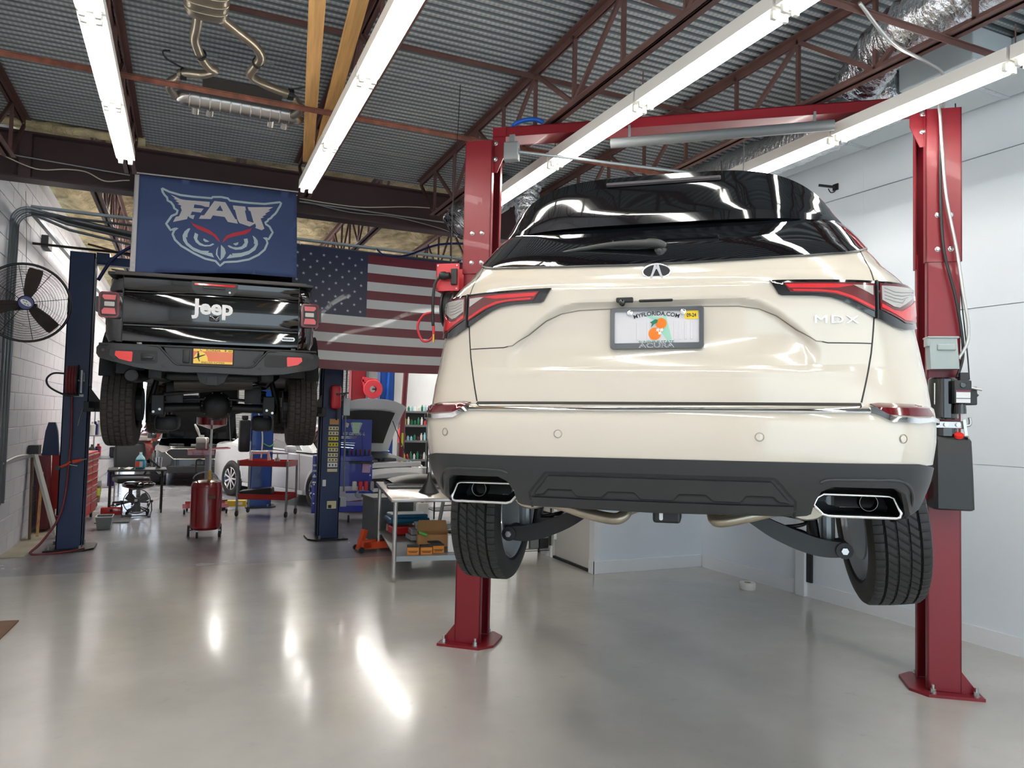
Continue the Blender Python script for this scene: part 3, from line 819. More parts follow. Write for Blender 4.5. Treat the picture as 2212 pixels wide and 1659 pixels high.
# --- lower cladding, with pockets for the exhaust tips
def cq(u, z):
    pts = prof_at(z)
    return math.copysign(q_of(min(abs(u), pts[-1][1]), z)+max(0, abs(u)-pts[-1][1]), u)
pk = [(.548, 1.318), (.556, 1.365), (.575, 1.405), (.612, 1.424), (.825, 1.421), (.862, 1.400), (.893, 1.330), (.915, 1.262)]
def clad_fn(q, z, off): return suv_pt(q, z, off, False)
QE = {z: prof_at(z)[-1][0] for z in (1.26, 1.30, 1.38, 1.46, 1.50)}
def side(s):
    o = [(cq(.80, 1.509), 1.509), (cq(.90, 1.507), 1.507), (cq(.965, 1.494), 1.494), (QE[1.46]+.02, 1.468), (QE[1.38]+.06, 1.41), (QE[1.38]+.20, 1.37), (QE[1.30]+.20, 1.30), (QE[1.26]+.08, 1.258), (cq(.90, 1.256)+.02, 1.256)]
    p = [(cq(u, z), z) for u, z in reversed(pk)]
    return [(s*a, b) for a, b in o+p+[(cq(.535, 1.310), 1.310), (cq(.50, 1.305), 1.305)]]
right = side(1); left = side(-1)
outl = right+[(.0, 1.296)]+left[::-1]+[(-.3, 1.509), (.3, 1.509)]
plate(MB(), [outl[::-1]], clad_fn, .006, -.012, .028).build('bumper_cladding', 'cladding', suv, auto=30)
for s in (-1, 1):
    # brow over the exhaust pocket
    path = [(.915, 1.29), (.900, 1.36), (.885, 1.41), (.86, 1.438), (.82, 1.450), (.75, 1.451), (.68, 1.451), (.60, 1.449), (.57, 1.438)]
    P = [suv_pt(s*cq(u, z), z, .0055, False) for u, z in path]
    P = spline(P, 6); MB().tube(P, .006, 8, flat=1).build('pocket_brow', 'cladding', suv, smooth=True)
    # pocket lining
    pp = [(u, z) for u, z in pk]; rows = []
    for dep in (0, .03, .14): rows.append([suv_pt(s*cq(u, z), z, .004 if dep == 0 else -.002, False)+Vector((0, dep, 0)) for u, z in pp])
    MB().sheet(rows).build('pocket_lining', 'under_black', suv, smooth=True)
# diffuser panel in the middle
df = [(-.492, 1.312), (-.492, 1.360), (-.415, 1.442), (.415, 1.442), (.492, 1.360), (.492, 1.312), (0, 1.302)]
plate(MB(), [df[::-1]], clad_fn, .004, -.012, .03)
g = MB(); line_on(g, [(-.492, 1.30), (-.492, 1.362), (-.417, 1.447), (.417, 1.447), (.492, 1.362), (.492, 1.30)], .009, .0068, .004, clad_fn); g.build('diffuser_groove', 'ink', suv)
df2 = [(-.47, 1.362), (-.405, 1.434), (.405, 1.434), (.47, 1.362)]
up = [(.47, 1.358), (.435, 1.362), (.413, 1.382), (.322, 1.382), (.300, 1.356), (.208, 1.356), (.180, 1.380), (.083, 1.380), (.058, 1.354), (-.058, 1.354), (-.083, 1.380), (-.180, 1.380), (-.208, 1.356), (-.300, 1.356), (-.322, 1.382), (-.413, 1.382), (-.435, 1.362), (-.47, 1.358)]
plate(MB(), [[(a, b) for a, b in df2[1:3][::-1]]+[( -.47, 1.362)][:0]+up[::-1]], clad_fn, .014, -.004, .03).build('diffuser_panel', 'cladding', suv, auto=25)
lowp = [(-.486, 1.318), (-.486, 1.345), (-.300, 1.343), (.300, 1.343), (.486, 1.345), (.486, 1.318), (0, 1.304)]
plate(MB(), [lowp[::-1]], clad_fn, .012, -.004, .03).build('skid_edge', 'cladding', suv, auto=25)
g = MB(); line_on(g, [(u, z-.006) for u, z in up], .006, .0085, .003, clad_fn); g.build('diffuser_groove', 'ink', suv)

# --- exhaust tips
tip = [(.566, 1.343), (.580, 1.372), (.602, 1.385), (.835, 1.381), (.852, 1.374), (.878, 1.318), (.872, 1.303), (.860, 1.300), (.620, 1.305), (.600, 1.312)]
for s in (-1, 1):
    yb = .19
    def tp(u, z, d, k=1.0):
        cu, cz = .72, 1.342
        return Vector((s*(cu+(u-cu)*k), yb+(abs(u)-.56)*.22+d, cz+(z-cz)*k))
    t = MB().tube([tp(u, z, 0) for u, z in tip], .0068, 8, closed=True).build('exhaust_tip', 'chrome', suv, smooth=True)
    rows = [[tp(u, z, d, k) for u, z in tip+tip[:1]] for d, k in ((0, .985), (.02, .97), (.16, .93), (.165, .60))]
    MB().sheet(rows).build('tip_liner', 'under_black', t, auto=40)
    rows = [[tp(u, z, d, k) for u, z in tip+tip[:1]] for d, k in ((.0, 1.02), (.10, 1.05), (.26, .92))]
    MB().sheet(rows).build('tip_sleeve', 'exhaust_steel', t, auto=40)
    c = tp(.785, 1.344, .145)
    MB().lathe(c, [(.030, .02), (.030, -.035), (.0335, -.035), (.0335, .02)], 24, 'Y').build('tail_pipe', 'under_black', t, smooth=True)
    MB().lathe(c, [(.0335, -.036), (.0325, -.039), (.031, -.036)], 24, 'Y').build('pipe_rim', 'steel_bright', t, smooth=True)
# --- wiper
arm = [(.022, .130, 2.328), (-.005, .112, 2.338), (-.06, .116, 2.342), (-.16, .126, 2.345), (-.27, .142, 2.340), (-.38, .156, 2.328), (-.52, .180, 2.300)]
A = spline(arm, 8)
w = MB().tube(A, [.020]*14+[.017+(.004-.017)*i/(len(A)-15) for i in range(len(A)-14)], 8, flat=.9).build('wiper_arm', mat('wiper_grey', rgb(62, 62, 60), .5), suv, smooth=True)
MB().lathe((.012, .12, 2.30), [(.0001, .02), (.024, .015), (.022, 0), (.019, -.02)], 18, 'Z').build('wiper_cap', 'black_plastic', w, smooth=True)
MB().tube(spline([(-.02, .155, 2.318), (-.2, .175, 2.325), (-.38, .19, 2.318), (-.52, .21, 2.300)], 6), [.006]*19, 8).build('wiper_blade', 'rubber', w, smooth=True)
# --- badge: chrome ring with a caliper-like A
bz = 2.2175; by = tab(D0T, bz)-.006
rng = [(.050*math.cos(a)*(1+.06*math.cos(2*a)), .0285*math.sin(a)) for a in [2*PI*k/40 for k in range(40)]]
rg = MB().tube([(x, by, bz+z) for x, z in rng], .0042, 8, closed=True).build('emblem', 'chrome', suv, smooth=True)
MB().prism([(x*.97, z*.97) for x, z in rng], lambda a, b, t: (a, by+t, bz+b), -.001, .006).build('emblem_field', 'ink', rg)
for s in (-1, 1):
    MB().prism([(s*.001, .027), (s*.008, .027), (s*.017, -.005), (s*.026, -.027), (s*.018, -.0275), (s*.002, .008), (0, .008), (0, .012)], lambda a, b, t: (a, by+t, bz+b), -.007, .002).build('emblem_leg', 'chrome', rg)
# --- model lettering
def badge_text(txt, u, z, h, sx, sp=1.0):
    vs, fs = text_mesh(txt, h, .004, 0, sx, space=sp); out = []
    for x, y, zz in vs: out.append(suv_pt(q_of(u, z)+x, z+zz, .0022-y))
    return MB().add(out, fs).build('model_lettering', 'chrome', suv)
badge_text('MDX', .635, 2.020, .040, 1.72, 1.15)
# --- camera, tailgate release
y0 = .048
cm = MB().b2(-.150, -.086, y0-.012, y0+.03, 2.100, 2.118, .003).build('backup_camera', 'black_plastic', suv)
MB().lathe((-.128, y0-.010, 2.099), [(.0001, -.012), (.010, -.010), (.0125, 0), (.0125, .02)], 18, 'Y').build('camera_lens', 'glass_dark', cm, smooth=True)
MB().b2(-.066, .062, y0-.001, y0+.03, 2.100, 2.1115, .004).build('tailgate_switch', 'ink', suv)
# --- licence plate
def rrect(w, h, r, n=5):
    o = []
    for cx, cz, a in ((w-r, h-r, 0), (-w+r, h-r, PI/2), (-w+r, -h+r, PI), (w-r, -h+r, 3*PI/2)):
        o += [(cx+r*math.cos(a+PI/2*k/n), cz+r*math.sin(a+PI/2*k/n)) for k in range(n+1)]
    return o
py = .058; pz = 2.0005
pf = MB(); outer = rrect(.1745, .080, .013); inn = rrect(.157, .0605, .004)
vs = []; 
for poly_, yy, dz in ((outer, .012, 0), (outer, -.004, 0), ([(a*.985, b*.97) for a, b in outer], -.010, 0), (inn, -.010, .0035), (inn, -.002, .0035)):
    vs.append([Vector((a, py+yy, pz+b+dz)) for a, b in poly_]+[Vector((poly_[0][0], py+yy, pz+poly_[0][1]+dz))])
pf.sheet(vs); plf = pf.build('plate_frame', mat('frame_chrome', rgb(120, 122, 122), .12, 1.0), suv, auto=30)  # chrome with the reflection of the dark floor put into its colour
MB().prism(rrect(.166, .074, .008), lambda a, b, t: (a, py+t, pz+b), -.003, .004).build('licence_plate', 'plate_grey', plf)
def flat_poly(name, poly, m, parent, y, c=(0, 0), t=.0008):
    return MB().prism([(a+c[0], b+c[1]) for a, b in poly], lambda a, b, k: (a, y-k, b), 0, t).build(name, m, parent)
yp = py-.0032
mint = [(-.042, .048), (-.016, .048), (-.013, .044), (.026, .042), (.027, .049), (.036, .049), (.044, .012), (.054, -.030), (.057, -.045), (.040, -.048), (.020, -.020), (.008, .022), (-.020, .036), (-.030, .042), (-.040, .044)]
flat_poly('state_map', mint, 'mint', plf, yp, (0, pz))
circ = lambda r, n=24: [(r*math.cos(2*PI*k/n), r*math.sin(2*PI*k/n)) for k in range(n)]
flat_poly('orange_print', circ(.0235), 'orange_fruit', plf, yp-.001, (-.006, pz-.022))
flat_poly('orange_print', circ(.0205), 'orange_fruit', plf, yp-.0016, (.018, pz+.017))
flat_poly('leaf_print', [(-.018, .024), (-.004, .033), (.006, .030), (.004, .020), (-.008, .014), (-.020, .002), (-.016, .016), (-.024, .022)], 'leaf_green', plf, yp-.0022, (.0, pz))
for cx, cz in ((.006, -.008), (.020, -.008), (.013, -.020)):
    flat_poly('blossom_print', [((.0085 if k % 2 == 0 else .0045)*math.cos(2*PI*k/10), (.0085 if k % 2 == 0 else .0045)*math.sin(2*PI*k/10)) for k in range(10)], 'plastic_white', plf, yp-.0026, (cx, pz+cz))
def arc_text(txt, size, r, cz, m, parent, y, sx=1.0, cx=0.0):
    vs, fs = text_mesh(txt, size, .0008, .0004, sx)
    out = [(cx+(r+z)*math.sin(x/r), y+yy, cz+(r+z)*math.cos(x/r)-r) for x, yy, z in vs]
    return MB().add(out, fs).build('plate_lettering', m, parent)
arc_text('MYFLORIDA.COM', .021, .30, pz+.0545, 'ink', plf, yp-.001, 1.04)
text('plate_lettering', 'SUNSHINE STATE', .017, 'leaf_green', plf, (0, yp-.001, pz-.0545), depth=.0006)
text('frame_lettering', 'ACURA', .0235, 'black_gloss', plf, (.0, py-.0115, pz-.0685), depth=.002, sx=1.65, bold=-.0003)
text('frame_lettering', 'ACURA', .0235, 'chrome', plf, (.0006, py-.011, pz-.0680), depth=.003, sx=1.65, bold=.0004)
flat_poly('sticker', [(-.024, -.016), (.024, -.016), (.024, .016), (-.024, .016)], 'sticker_yellow', plf, yp-.001, (.129, pz+.047))
text('sticker_lettering', '09-24', .020, 'ink', plf, (.129, yp-.0022, pz+.045), depth=.0006, sx=.75, bold=.0005)
for s in (-1, 1):
    MB().lathe((s*.099, py-.008, pz+.0585), [(.0115, .006), (.0115, -.002), (.009, -.0035), (.004, -.003), (.0001, -.005)], 18, 'Y').build('plate_screw', 'chrome', plf, smooth=True)
# faint embossed blank ridges
for x in (-.075, -.035, .064, .082, .103, .125): MB().b2(x, x+.010, yp-.001, yp+.001, pz-.045, pz+.026, .0008).build('plate_ridge', 'plate_grey', plf)

# --- underside
MB().b2(-.88, .88, .60, 4.4, 1.36, 1.44, .02).build('underbody', 'under_black', suv)
MB().b2(-.50, .50, .22, .60, 1.33, 1.37, .01).build('underbody', 'under_black', suv)
MB().b2(-.02, .085, .16, .30, 1.255, 1.33, .01).build('tow_bracket', 'black_metal', suv)
MB().prism(rrect(.007, .017, .006), lambda a, b, t: (a+.012, .159-t, 1.283+b), 0, .001).build('tow_slot', 'label_white', suv)
for s in (-1, 1):
    # muffler and pipes
    m = MB().lathe((s*.57, 0, 0), [(.0001, .42), (.07, .42), (.082, .44), (.085, .80), (.07, .84), (.0001, .84)], 20, 'Y')
    m.v = [(x, y, z*.62+1.305) for x, y, z in m.v]; mu = m.build('muffler', 'exhaust_steel', suv, auto=40)
    P = [(s*.56, .54, 1.285), (s*.45, .52, 1.268), (s*.34, .50, 1.240), (s*.215, .48, 1.222), (s*.170, .49, 1.235), (s*.145, .52, 1.262), (s*.06, .60, 1.285)] if s < 0 else [(s*.53, .50, 1.300), (s*.44, .47, 1.283), (s*.34, .45, 1.258), (s*.25, .44, 1.238), (s*.215, .46, 1.240), (s*.205, .56, 1.262), (s*.20, .75, 1.30)]
    MB().tube(spline(P, 6), .026, 12).build('exhaust_pipe', 'exhaust_steel', mu, smooth=True)
    # lower control arm: pressed steel, curved
    arm = spline([(s*.30, .80, 1.265), (s*.38, .82, 1.215), (s*.47, .85, 1.160), (s*.60, .87, 1.105), (s*.70, .88, 1.080), (s*.79, .88, 1.080)], 6); rows = []
    for p in arm:
        k = (abs(p.x)-.30)/.49; h = .05+.035*math.sin(PI*min(1, k*.9))
        rows.append([p+Vector((0, -.045, h*.55)), p+Vector((0, -.05, -h*.45)), p+Vector((0, .05, -h*.5)), p+Vector((0, .05, h*.5)), p+Vector((0, -.045, h*.55))])
    ca = MB().sheet(rows).build('control_arm', 'black_metal', suv, auto=40)
    MB().cyl((s*.775, .82, 1.080), (s*.775, .98, 1.080), .036, 16).build('bushing', 'black_metal', ca)
    MB().cyl((s*.775, .806, 1.080), (s*.775, .821, 1.080), .016, 6).build('bolt', 'steel_bright', ca)
    # coil spring and damper
    sp_ = MB(); hel = [(s*.575+.055*math.cos(a), .93+.055*math.sin(a), 1.13+a*.0095) for a in [k*PI/7 for k in range(84)]]
    sp_.tube(hel, .009, 6); sp_.build('coil_spring', 'black_metal', suv, smooth=True)
    MB().cyl((s*.68, 1.0, 1.07), (s*.62, 1.04, 1.50), .024, 12).build('damper', 'black_metal', suv)
    MB().bar((s*.25, 1.05, 1.33), (s*.72, 1.05, 1.27), .03, .03).build('lateral_link', 'black_metal', suv)
    MB().bar((s*.30, .70, 1.34), (s*.74, .86, 1.26), .025, .03).build('lateral_link', 'black_metal', suv)
    MB().b2(s*.70, s*.76, .96, 1.08, 1.06, 1.36, .02).build('knuckle', 'galv', suv)
MB().b2(.565, .595, .862, .868, 1.345, 1.37).build('tag', 'label_yellow', suv)
MB().bar((-.42, .80, 1.345), (.42, .80, 1.345), .09, .06).build('subframe', 'under_black', suv)
MB().tube(spline([(.30, .42, 1.325), (.0, .52, 1.325), (-.25, .46, 1.33)], 6), .022, 10).build('exhaust_pipe', 'exhaust_steel', suv, smooth=True)

# --- wheels
def tyre(R, wd, rim, grooves, nblk, notch=.004, shoulder=.03, name='tyre', m='rubber', crown=.006, zig=0.0):
    hw = wd/2; prof = []
    g = []
    for gx in grooves: g += [(gx-.0055, 0), (gx-.004, -.008), (gx+.004, -.008), (gx+.0055, 0)]
    xs = sorted([(x, 0) for x in [hw*.8*k/6 for k in range(-6, 7)] if all(abs(x-gx) > .008 for gx in grooves)]+g)
    prof = [(rim, -hw*.80), (rim+.02, -hw*.96), (R-.075, -hw*1.0), (R-.03, -hw*.97), (R-.012, -hw*.90)]
    prof += [(R-crown*(x/hw)**2*1.0+d, x) for x, d in xs]
    prof += [(R-.012, hw*.90), (R-.03, hw*.97), (R-.075, hw*1.0), (rim+.02, hw*.96), (rim, hw*.80)]
    n = nblk*4; vs = []; fs = []; mP = len(prof)
    for k in range(n):
        for i, (r, x) in enumerate(prof):
            out = 5 <= i < mP-5 or 3 < i < mP-4
            lane = sum(1 for gx in grooves if x > gx)
            ph = (k+lane*2) % 4
            a = 2*PI*(k+(0.0))/n+(x*2.2 if lane in (1, 2, 3) and not zig else (zig*math.sin(k*PI/2+lane)/R))
            rr = r-notch if (out and ph == 0) else r
            if out and ph == 1: a -= 2*PI/n*.72
            vs.append((x, rr*math.cos(a), rr*math.sin(a)))
    for k in range(n):
        k2 = (k+1) % n
        for i in range(mP-1): fs.append((k*mP+i, k*mP+i+1, k2*mP+i+1, k2*mP+i))
    return MB().add(vs, fs)
suv_tyre = None
for s, cam_, ty_ in ((-1, .03, -.02), (1, -.10, .05)):
    for yc in (1.02, 3.85):
        wz = 1.195 if yc < 2 else 1.23
        wh = bpy.data.objects.new('wheel', None); COL.objects.link(wh); wh.parent = suv
        if suv_tyre is None: suv_tyre = tyre(.375, .245, .255, (-.068, -.024, .024, .068), 62).build('tyre', 'rubber', wh, auto=30); o = suv_tyre
        else: o = inst(suv_tyre, wh)
        rim = MB(); rim.lathe((0, 0, 0), [(.255, -.10), (.262, -.11), (.262, .11), (.255, .105), (.245, .08), (.235, .02), (.23, -.06), (.245, -.09), (.255, -.10)], 40, 'X')
        for k in range(10):
            a = 2*PI*k/10; c, d = math.cos(a), math.sin(a); rim.bar((s*.03, .04*c, .04*d), (s*.07, .245*c, .245*d), .035, .02, (1, 0, 0))
        rim.cyl((-.02, 0, 0), (s*.06, 0, 0), .07, 20)
        rim.build('rim', 'silver_car', wh, auto=40)
        MB().cyl((s*-.09, 0, 0), (s*-.10, 0, 0), .17, 32).build('brake_disc', 'galv', wh)
        wh.location = (.952 if s > 0 else -.905, yc, wz); wh.rotation_euler = (0, cam_ if yc < 2 else 0, ty_ if yc < 2 else 0)
# arch liners
for s in (-1, 1):
    for yc in (1.02, 3.85):
        rows = [[(s*x, yc+.43*math.cos(a), 1.30+.43*math.sin(a)) for a in [PI*k/20 for k in range(21)]] for x in (.70, .985)]
        MB().sheet(rows).build('wheel_arch', 'under_black', suv, smooth=True)
# door mirrors
for s in (-1, 1): MB().box((s*1.03, 3.0, 2.24), (.16, .10, .13), ch=.03).build('door_mirror', 'pearl', suv, auto=40)
# ================================================================= TWO-POST LIFTS
LA = .66
def lift_root(name, label, u, w, a=LA):
    x = u*math.cos(a)+w*math.sin(a); y = -u*math.sin(a)+w*math.cos(a)
    return thing(name, label, 'vehicle lift', (x, y, 0), -a)
def channel(mb, s, w, d, z0, z1, t=.009, lip=.045):
    """C column; s=+1 opens towards +x; w size in x, d size in y"""
    o = -s*w/2
    mb.b2(o, o+s*t, -d/2, d/2, z0, z1)
    for k in (-1, 1): mb.b2(o, -o, k*d/2, k*(d/2-t), z0, z1)
    for k in (-1, 1): mb.b2(-o-s*t, -o, k*d/2, k*(d/2-lip), z0, z1)
def post(s, root, red, h0, h1, wd=.19, d=.27, upper=True, split=2.70, plate_m=None):
    mb = MB(); channel(mb, s, wd, d, .02, split+.1 if upper else h1); mb.build('column', red, root, auto=30)
    if upper:
        mb = MB(); channel(mb, s, wd+.018, d+.018, split, h1, .008, .05); mb.b2(-wd/2, wd/2, -d/2, d/2, h1-.008, h1-.001); mb.build('column_extension', red, root, auto=30)
        for z in (split+.08, split+.30):
            for x in (-.035, .040):
                MB().lathe((x, -d/2-.010, z), [(.0001, -.010), (.010, -.008), (.012, -.002), (.017, 0), (.017, .002)], 14, 'Y').build('bolt', 'steel_bright', root, auto=40)
    pl = [(-s*.205, -.20), (s*.11, -.215), (s*.195, -.12), (s*.195, .13), (s*.11, .22), (-s*.205, .205)]
    MB().prism(pl, lambda a, b, t: (a, b, t), 0, .018).build('base_plate', plate_m or red, root)
    for x, y in ((-s*.165, -.165), (s*.075, -.175), (-s*.165, .165), (s*.075, .18)):
        MB().cyl((x, y, .018), (x, y, .024), .022, 14).cyl((x, y, .024), (x, y, .045), .016, 6).cyl((x, y, .045), (x, y, .070), .009, 10).build('anchor_bolt', 'steel_bright', root, auto=40)
    for y in (-.135, .12): MB().prism([(0, 0), (s*-.10, 0), (0, .13)], lambda a, b, t: (-s*wd/2+a, y+t, .018+b), 0, .010).build('gusset', red, root)
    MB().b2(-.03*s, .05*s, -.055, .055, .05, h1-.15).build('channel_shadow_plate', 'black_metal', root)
    MB().cyl((s*.06, -.075, .10), (s*.06, -.075, h1-.06), .0045, 6).build('cable', 'steel_bright', root)
    MB().lathe((s*.062, -.075, .085), [(.0001, -.012), (.03, -.012), (.045, -.009), (.036, 0), (.045, .009), (.03, .012), (.0001, .012)], 20, 'X').build('pulley', 'galv', root, auto=40)
L1 = lift_root('lift_column', 'left red steel column of the two-post lift, standing before the steel worktable', -1.590, 5.315)
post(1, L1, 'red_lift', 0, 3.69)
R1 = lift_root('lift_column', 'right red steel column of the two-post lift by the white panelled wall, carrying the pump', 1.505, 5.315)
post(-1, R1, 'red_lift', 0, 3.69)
for r_ in (L1, R1): r_['group'] = 'columns of the red lift'
# overhead beam with padded shut-off bar
ob_ = lift_root('lift_crossbeam', 'red overhead crossbeam joining the two red lift columns under the joists', -.04, 5.315)
mb = MB(); mb.b2(-1.46, 1.45, -.09, .09, 3.795, 3.802).b2(-1.46, 1.45, -.09, -.083, 3.725, 3.802).b2(-1.46, 1.45, .083, .09, 3.725, 3.802).b2(-1.46, 1.45, -.083, .083, 3.727, 3.731)
mb.build('beam', 'red_lift', ob_)
MB().b2(-1.46, 1.45, -.0905, -.10, 3.725, 3.732).build('beam_lip', 'red_lift', ob_)
for s in (-1, 1):
    MB().prism([(s*1.46, 3.80), (s*1.36, 3.80), (s*1.36, 3.60), (s*1.42, 3.46), (s*1.46, 3.46)], lambda a, b, t: (a, -.10+t, b), 0, .008).build('end_bracket', 'red_lift', ob_)
    for x, z in ((1.435, 3.68), (1.435, 3.56)):
        MB().lathe((s*x, -.10, z), [(.0001, -.022), (.012, -.020), (.012, -.008), (.018, -.006), (.018, 0)], 12, 'Y').build('bolt', 'steel_bright', ob_, auto=40)
MB().tube([(-.58, -.115, 3.615), (.90, -.115, 3.64)], .036, 14).build('padded_bar', 'mid_grey', ob_, smooth=True)
for x in (-.45, .78): MB().b2(x-.008, x+.008, -.12, -.09, 3.63, 3.74).build('bar_strap', 'galv', ob_)
MB().lathe((-1.36, -.05, 3.74), [(.0001, 0)]*1+[(.018, 0), (.018, .03), (.008, .05), (.008, .07), (.0001, .07)], 10).build('pin', 'steel_bright', ob_, auto=40)
# blue air hose looped over the beam
bh = MB().tube(spline([(2.22, 5.06, 3.80), (2.20, 5.10, 3.87), (2.27, 5.04, 3.905), (2.36, 4.98, 3.90), (2.44, 4.95, 3.84), (2.46, 4.95, 3.805)], 8), .016, 10).build('air_hose', 'blue_hose', None, smooth=True)
tag(bh, 'short loop of bright blue air hose over the red crossbeam', 'hose')
# galvanised switch box + conduit run
jb = lift_root('junction_box', 'grey galvanised switch box under the left end of the red crossbeam', -1.345, 5.19); jb['category'] = 'junction box'
MB().b2(-.055, .055, -.03, .03, 3.53, 3.665, .004).build('box', 'galv', jb)
MB().b2(-.05, .05, -.034, -.03, 3.535, 3.66, .001).build('cover', 'galv', jb)
MB().b2(-.02, .02, .0, .03, 3.66, 3.73).build('mounting_strap', 'galv', jb)
MB().b2(.055, .062, -.01, .01, 3.575, 3.62).build('knockout_plug', 'galv', jb)
cd_ = MB().tube([(2.12, 4.80, 3.56), (3.66, 4.53, 3.545), (4.0, 4.47, 3.545)], .0115, 8).b2(3.60, 3.73, 4.48, 4.60, 3.53, 3.56, .003).build('electrical_conduit', 'galv')
tag(cd_, 'thin steel conduit running right from the grey switch box below the red crossbeam', 'conduit')
MB().tube([(3.9, 4.49, 3.545), (3.9, 4.49, 3.83)], .005, 6).build('hanger_rod', 'galv', cd_)
# carriages and swing arms under the white vehicle
def carriage(s, root, z, m='red_lift', armm='red_lift', reach=(.62, -1.05, .9), zt=0):
    c = MB().b2(-s*.05, s*.10, -.115, .115, z-.35, z+.35, .004).build('carriage', armm, root)
    MB().b2(s*.09, s*.20, -.20, .20, z-.42, z-.30, .004).build('carriage_head', armm, root)
    for dx, dy in ((reach[0], reach[1]), (reach[0]*.9, reach[2])):
        MB().bar((s*.17, .15*(1 if dy > 0 else -1), z-.34), (s*(.17+dx), dy, z-.34), .10, .07).build('swing_arm', m, root)
        MB().cyl((s*(.17+dx), dy, z-.33), (s*(.17+dx), dy, z-.33+zt), .05, 16).build('lift_pad', 'black_plastic', root)
carriage(1, L1, 1.62, zt=.085); carriage(-1, R1, 1.62, zt=.085)
# electrical disconnect and hydraulic power unit on the right column
dc = lift_root('disconnect_switch', 'pale grey electrical disconnect box on the right red column above the pump', 1.478, 5.115); dc['category'] = 'switch box'
MB().prism([(-.078, 2.01), (.080, 2.012), (.066, 2.205), (-.088, 2.205)], lambda a, b, t: (a, t, b), -.055, .04).build('box', mat('disc_grey', rgb(160, 170, 168), .4), dc)
MB().b2(-.10, .078, -.065, .045, 2.200, 2.212, .004).build('rain_lid', M('disc_grey'), dc)
MB().b2(-.045, .060, -.068, -.05, 2.125, 2.165, .010).build('handle', M('disc_grey'), dc)
MB().b2(-.100, -.085, -.06, .02, 2.15, 2.205, .003).build('side_lug', M('disc_grey'), dc)
pu = lift_root('power_unit', 'black hydraulic pump with motor and tall reservoir on the right red column', 1.50, 5.06); pu['category'] = 'pump'
MB().lathe((-.035, 0, 0), [(.0001, 1.955), (.07, 1.955), (.080, 1.945), (.082, 1.71), (.07, 1.70), (.0001, 1.70)], 28).build('motor', 'black_gloss', pu, auto=40)
MB().b2(-.010, .085, -.125, -.06, 1.795, 1.935, .008).build('control_box', 'black_plastic', pu, auto=40)
MB().lathe((.037, -.126, 1.905), [(.0001, -.006), (.014, -.005), (.017, 0)], 18, 'Y').build('push_button', 'black_gloss', pu)
MB().b2(.000, .076, -.1275, -.1255, 1.800, 1.875).build('warning_label', 'label_white', pu)
MB().b2(.000, .076, -.1285, -.127, 1.864, 1.876).build('label_band', 'us_red', pu)
MB().b2(.000, .076, -.1285, -.127, 1.824, 1.828).build('label_line', 'ink', pu)
MB().b2(-.098, -.076, -.055, -.02, 1.79, 1.92).build('side_label', 'label_white', pu)
MB().lathe((.035, -.08, 0), [(.0001, 1.795), (.030, 1.795), (.034, 1.76), (.034, 1.735), (.0001, 1.73)], 20).build('capacitor', 'black_gloss', pu, auto=40)
MB().b2(.085, .135, -.06, .05, 1.79, 1.90, .006).build('limit_box', 'black_plastic', pu)
MB().b2(.06, .11, .0, .05, 1.86, 1.99, .003).build('bracket_plate', 'black_plastic', pu)
MB().cyl((.09, -.09, 1.892), (.148, -.09, 1.880), .008, 8).build('lever', 'steel_bright', pu)
MB().lathe((.142, -.03, 1.85), [(.0001, -.012), (.012, 0), (.0001, .012)], 12, 'X').build('knob', 'black_gloss', pu, smooth=True)
vb = MB().b2(-.110, .075, -.055, .045, 1.645, 1.690, .004).build('valve_block', 'stainless', pu)
for x in (-.085, -.035, .03): MB().cyl((x, -.056, 1.668), (x, -.068, 1.668), .013, 14).build('valve_plug', 'steel_bright', vb)
MB().tube(spline([(.075, -.03, 1.665), (.10, -.03, 1.668), (.105, -.03, 1.69), (.10, -.03, 1.715)], 4), .009, 8).build('elbow_fitting', 'steel_bright', vb, smooth=True)
MB().bar((.058, -.075, 1.70), (.070, -.075, 1.60), .016, .006, (0, 1, 0)).build('release_lever', 'steel_bright', vb)
MB().lathe((.072, -.078, 1.592), [(.0001, -.014), (.013, 0), (.0001, .014)], 12, 'Y').build('lever_knob', 'black_gloss', vb, smooth=True)
MB().lathe((-.03, 0, 0), [(.075, 1.648), (.075, 1.60)], 20).build('pump_neck', 'black_gloss', pu)
rs = MB(); rows = []
for z, k, t in ((1.165, 0, .0), (1.155, 0, .008), (1.152, .1, 0)): pass
sec = lambda z, x0, x1, y0, y1, r=.02: [(x0+r, y0, z), (x1-r, y0, z), (x1, y0+r, z), (x1, y1-r, z), (x1-r, y1, z), (x0+r, y1, z), (x0, y1-r, z), (x0, y0+r, z), (x0+r, y0, z)]
rows = [[(0, 0, 1.155)]*9, sec(1.155, -.10, .105, -.08, .06), sec(1.165, -.108, .112, -.095, .068), sec(1.35, -.108, .108, -.09, .068), sec(1.57, -.108, .100, -.085, .068), sec(1.592, -.108, .092, -.07, .068), sec(1.604, -.10, .07, -.05, .06), [(0, 0, 1.604)]*9]
rs.sheet(rows); rs.build('reservoir', 'black_plastic', pu, auto=35)
MB().cyl((.032, -.060, 1.596), (.032, -.070, 1.612), .026, 22).build('filler_cap', mat('cap_red', rgb(240, 52, 40), .35), pu)
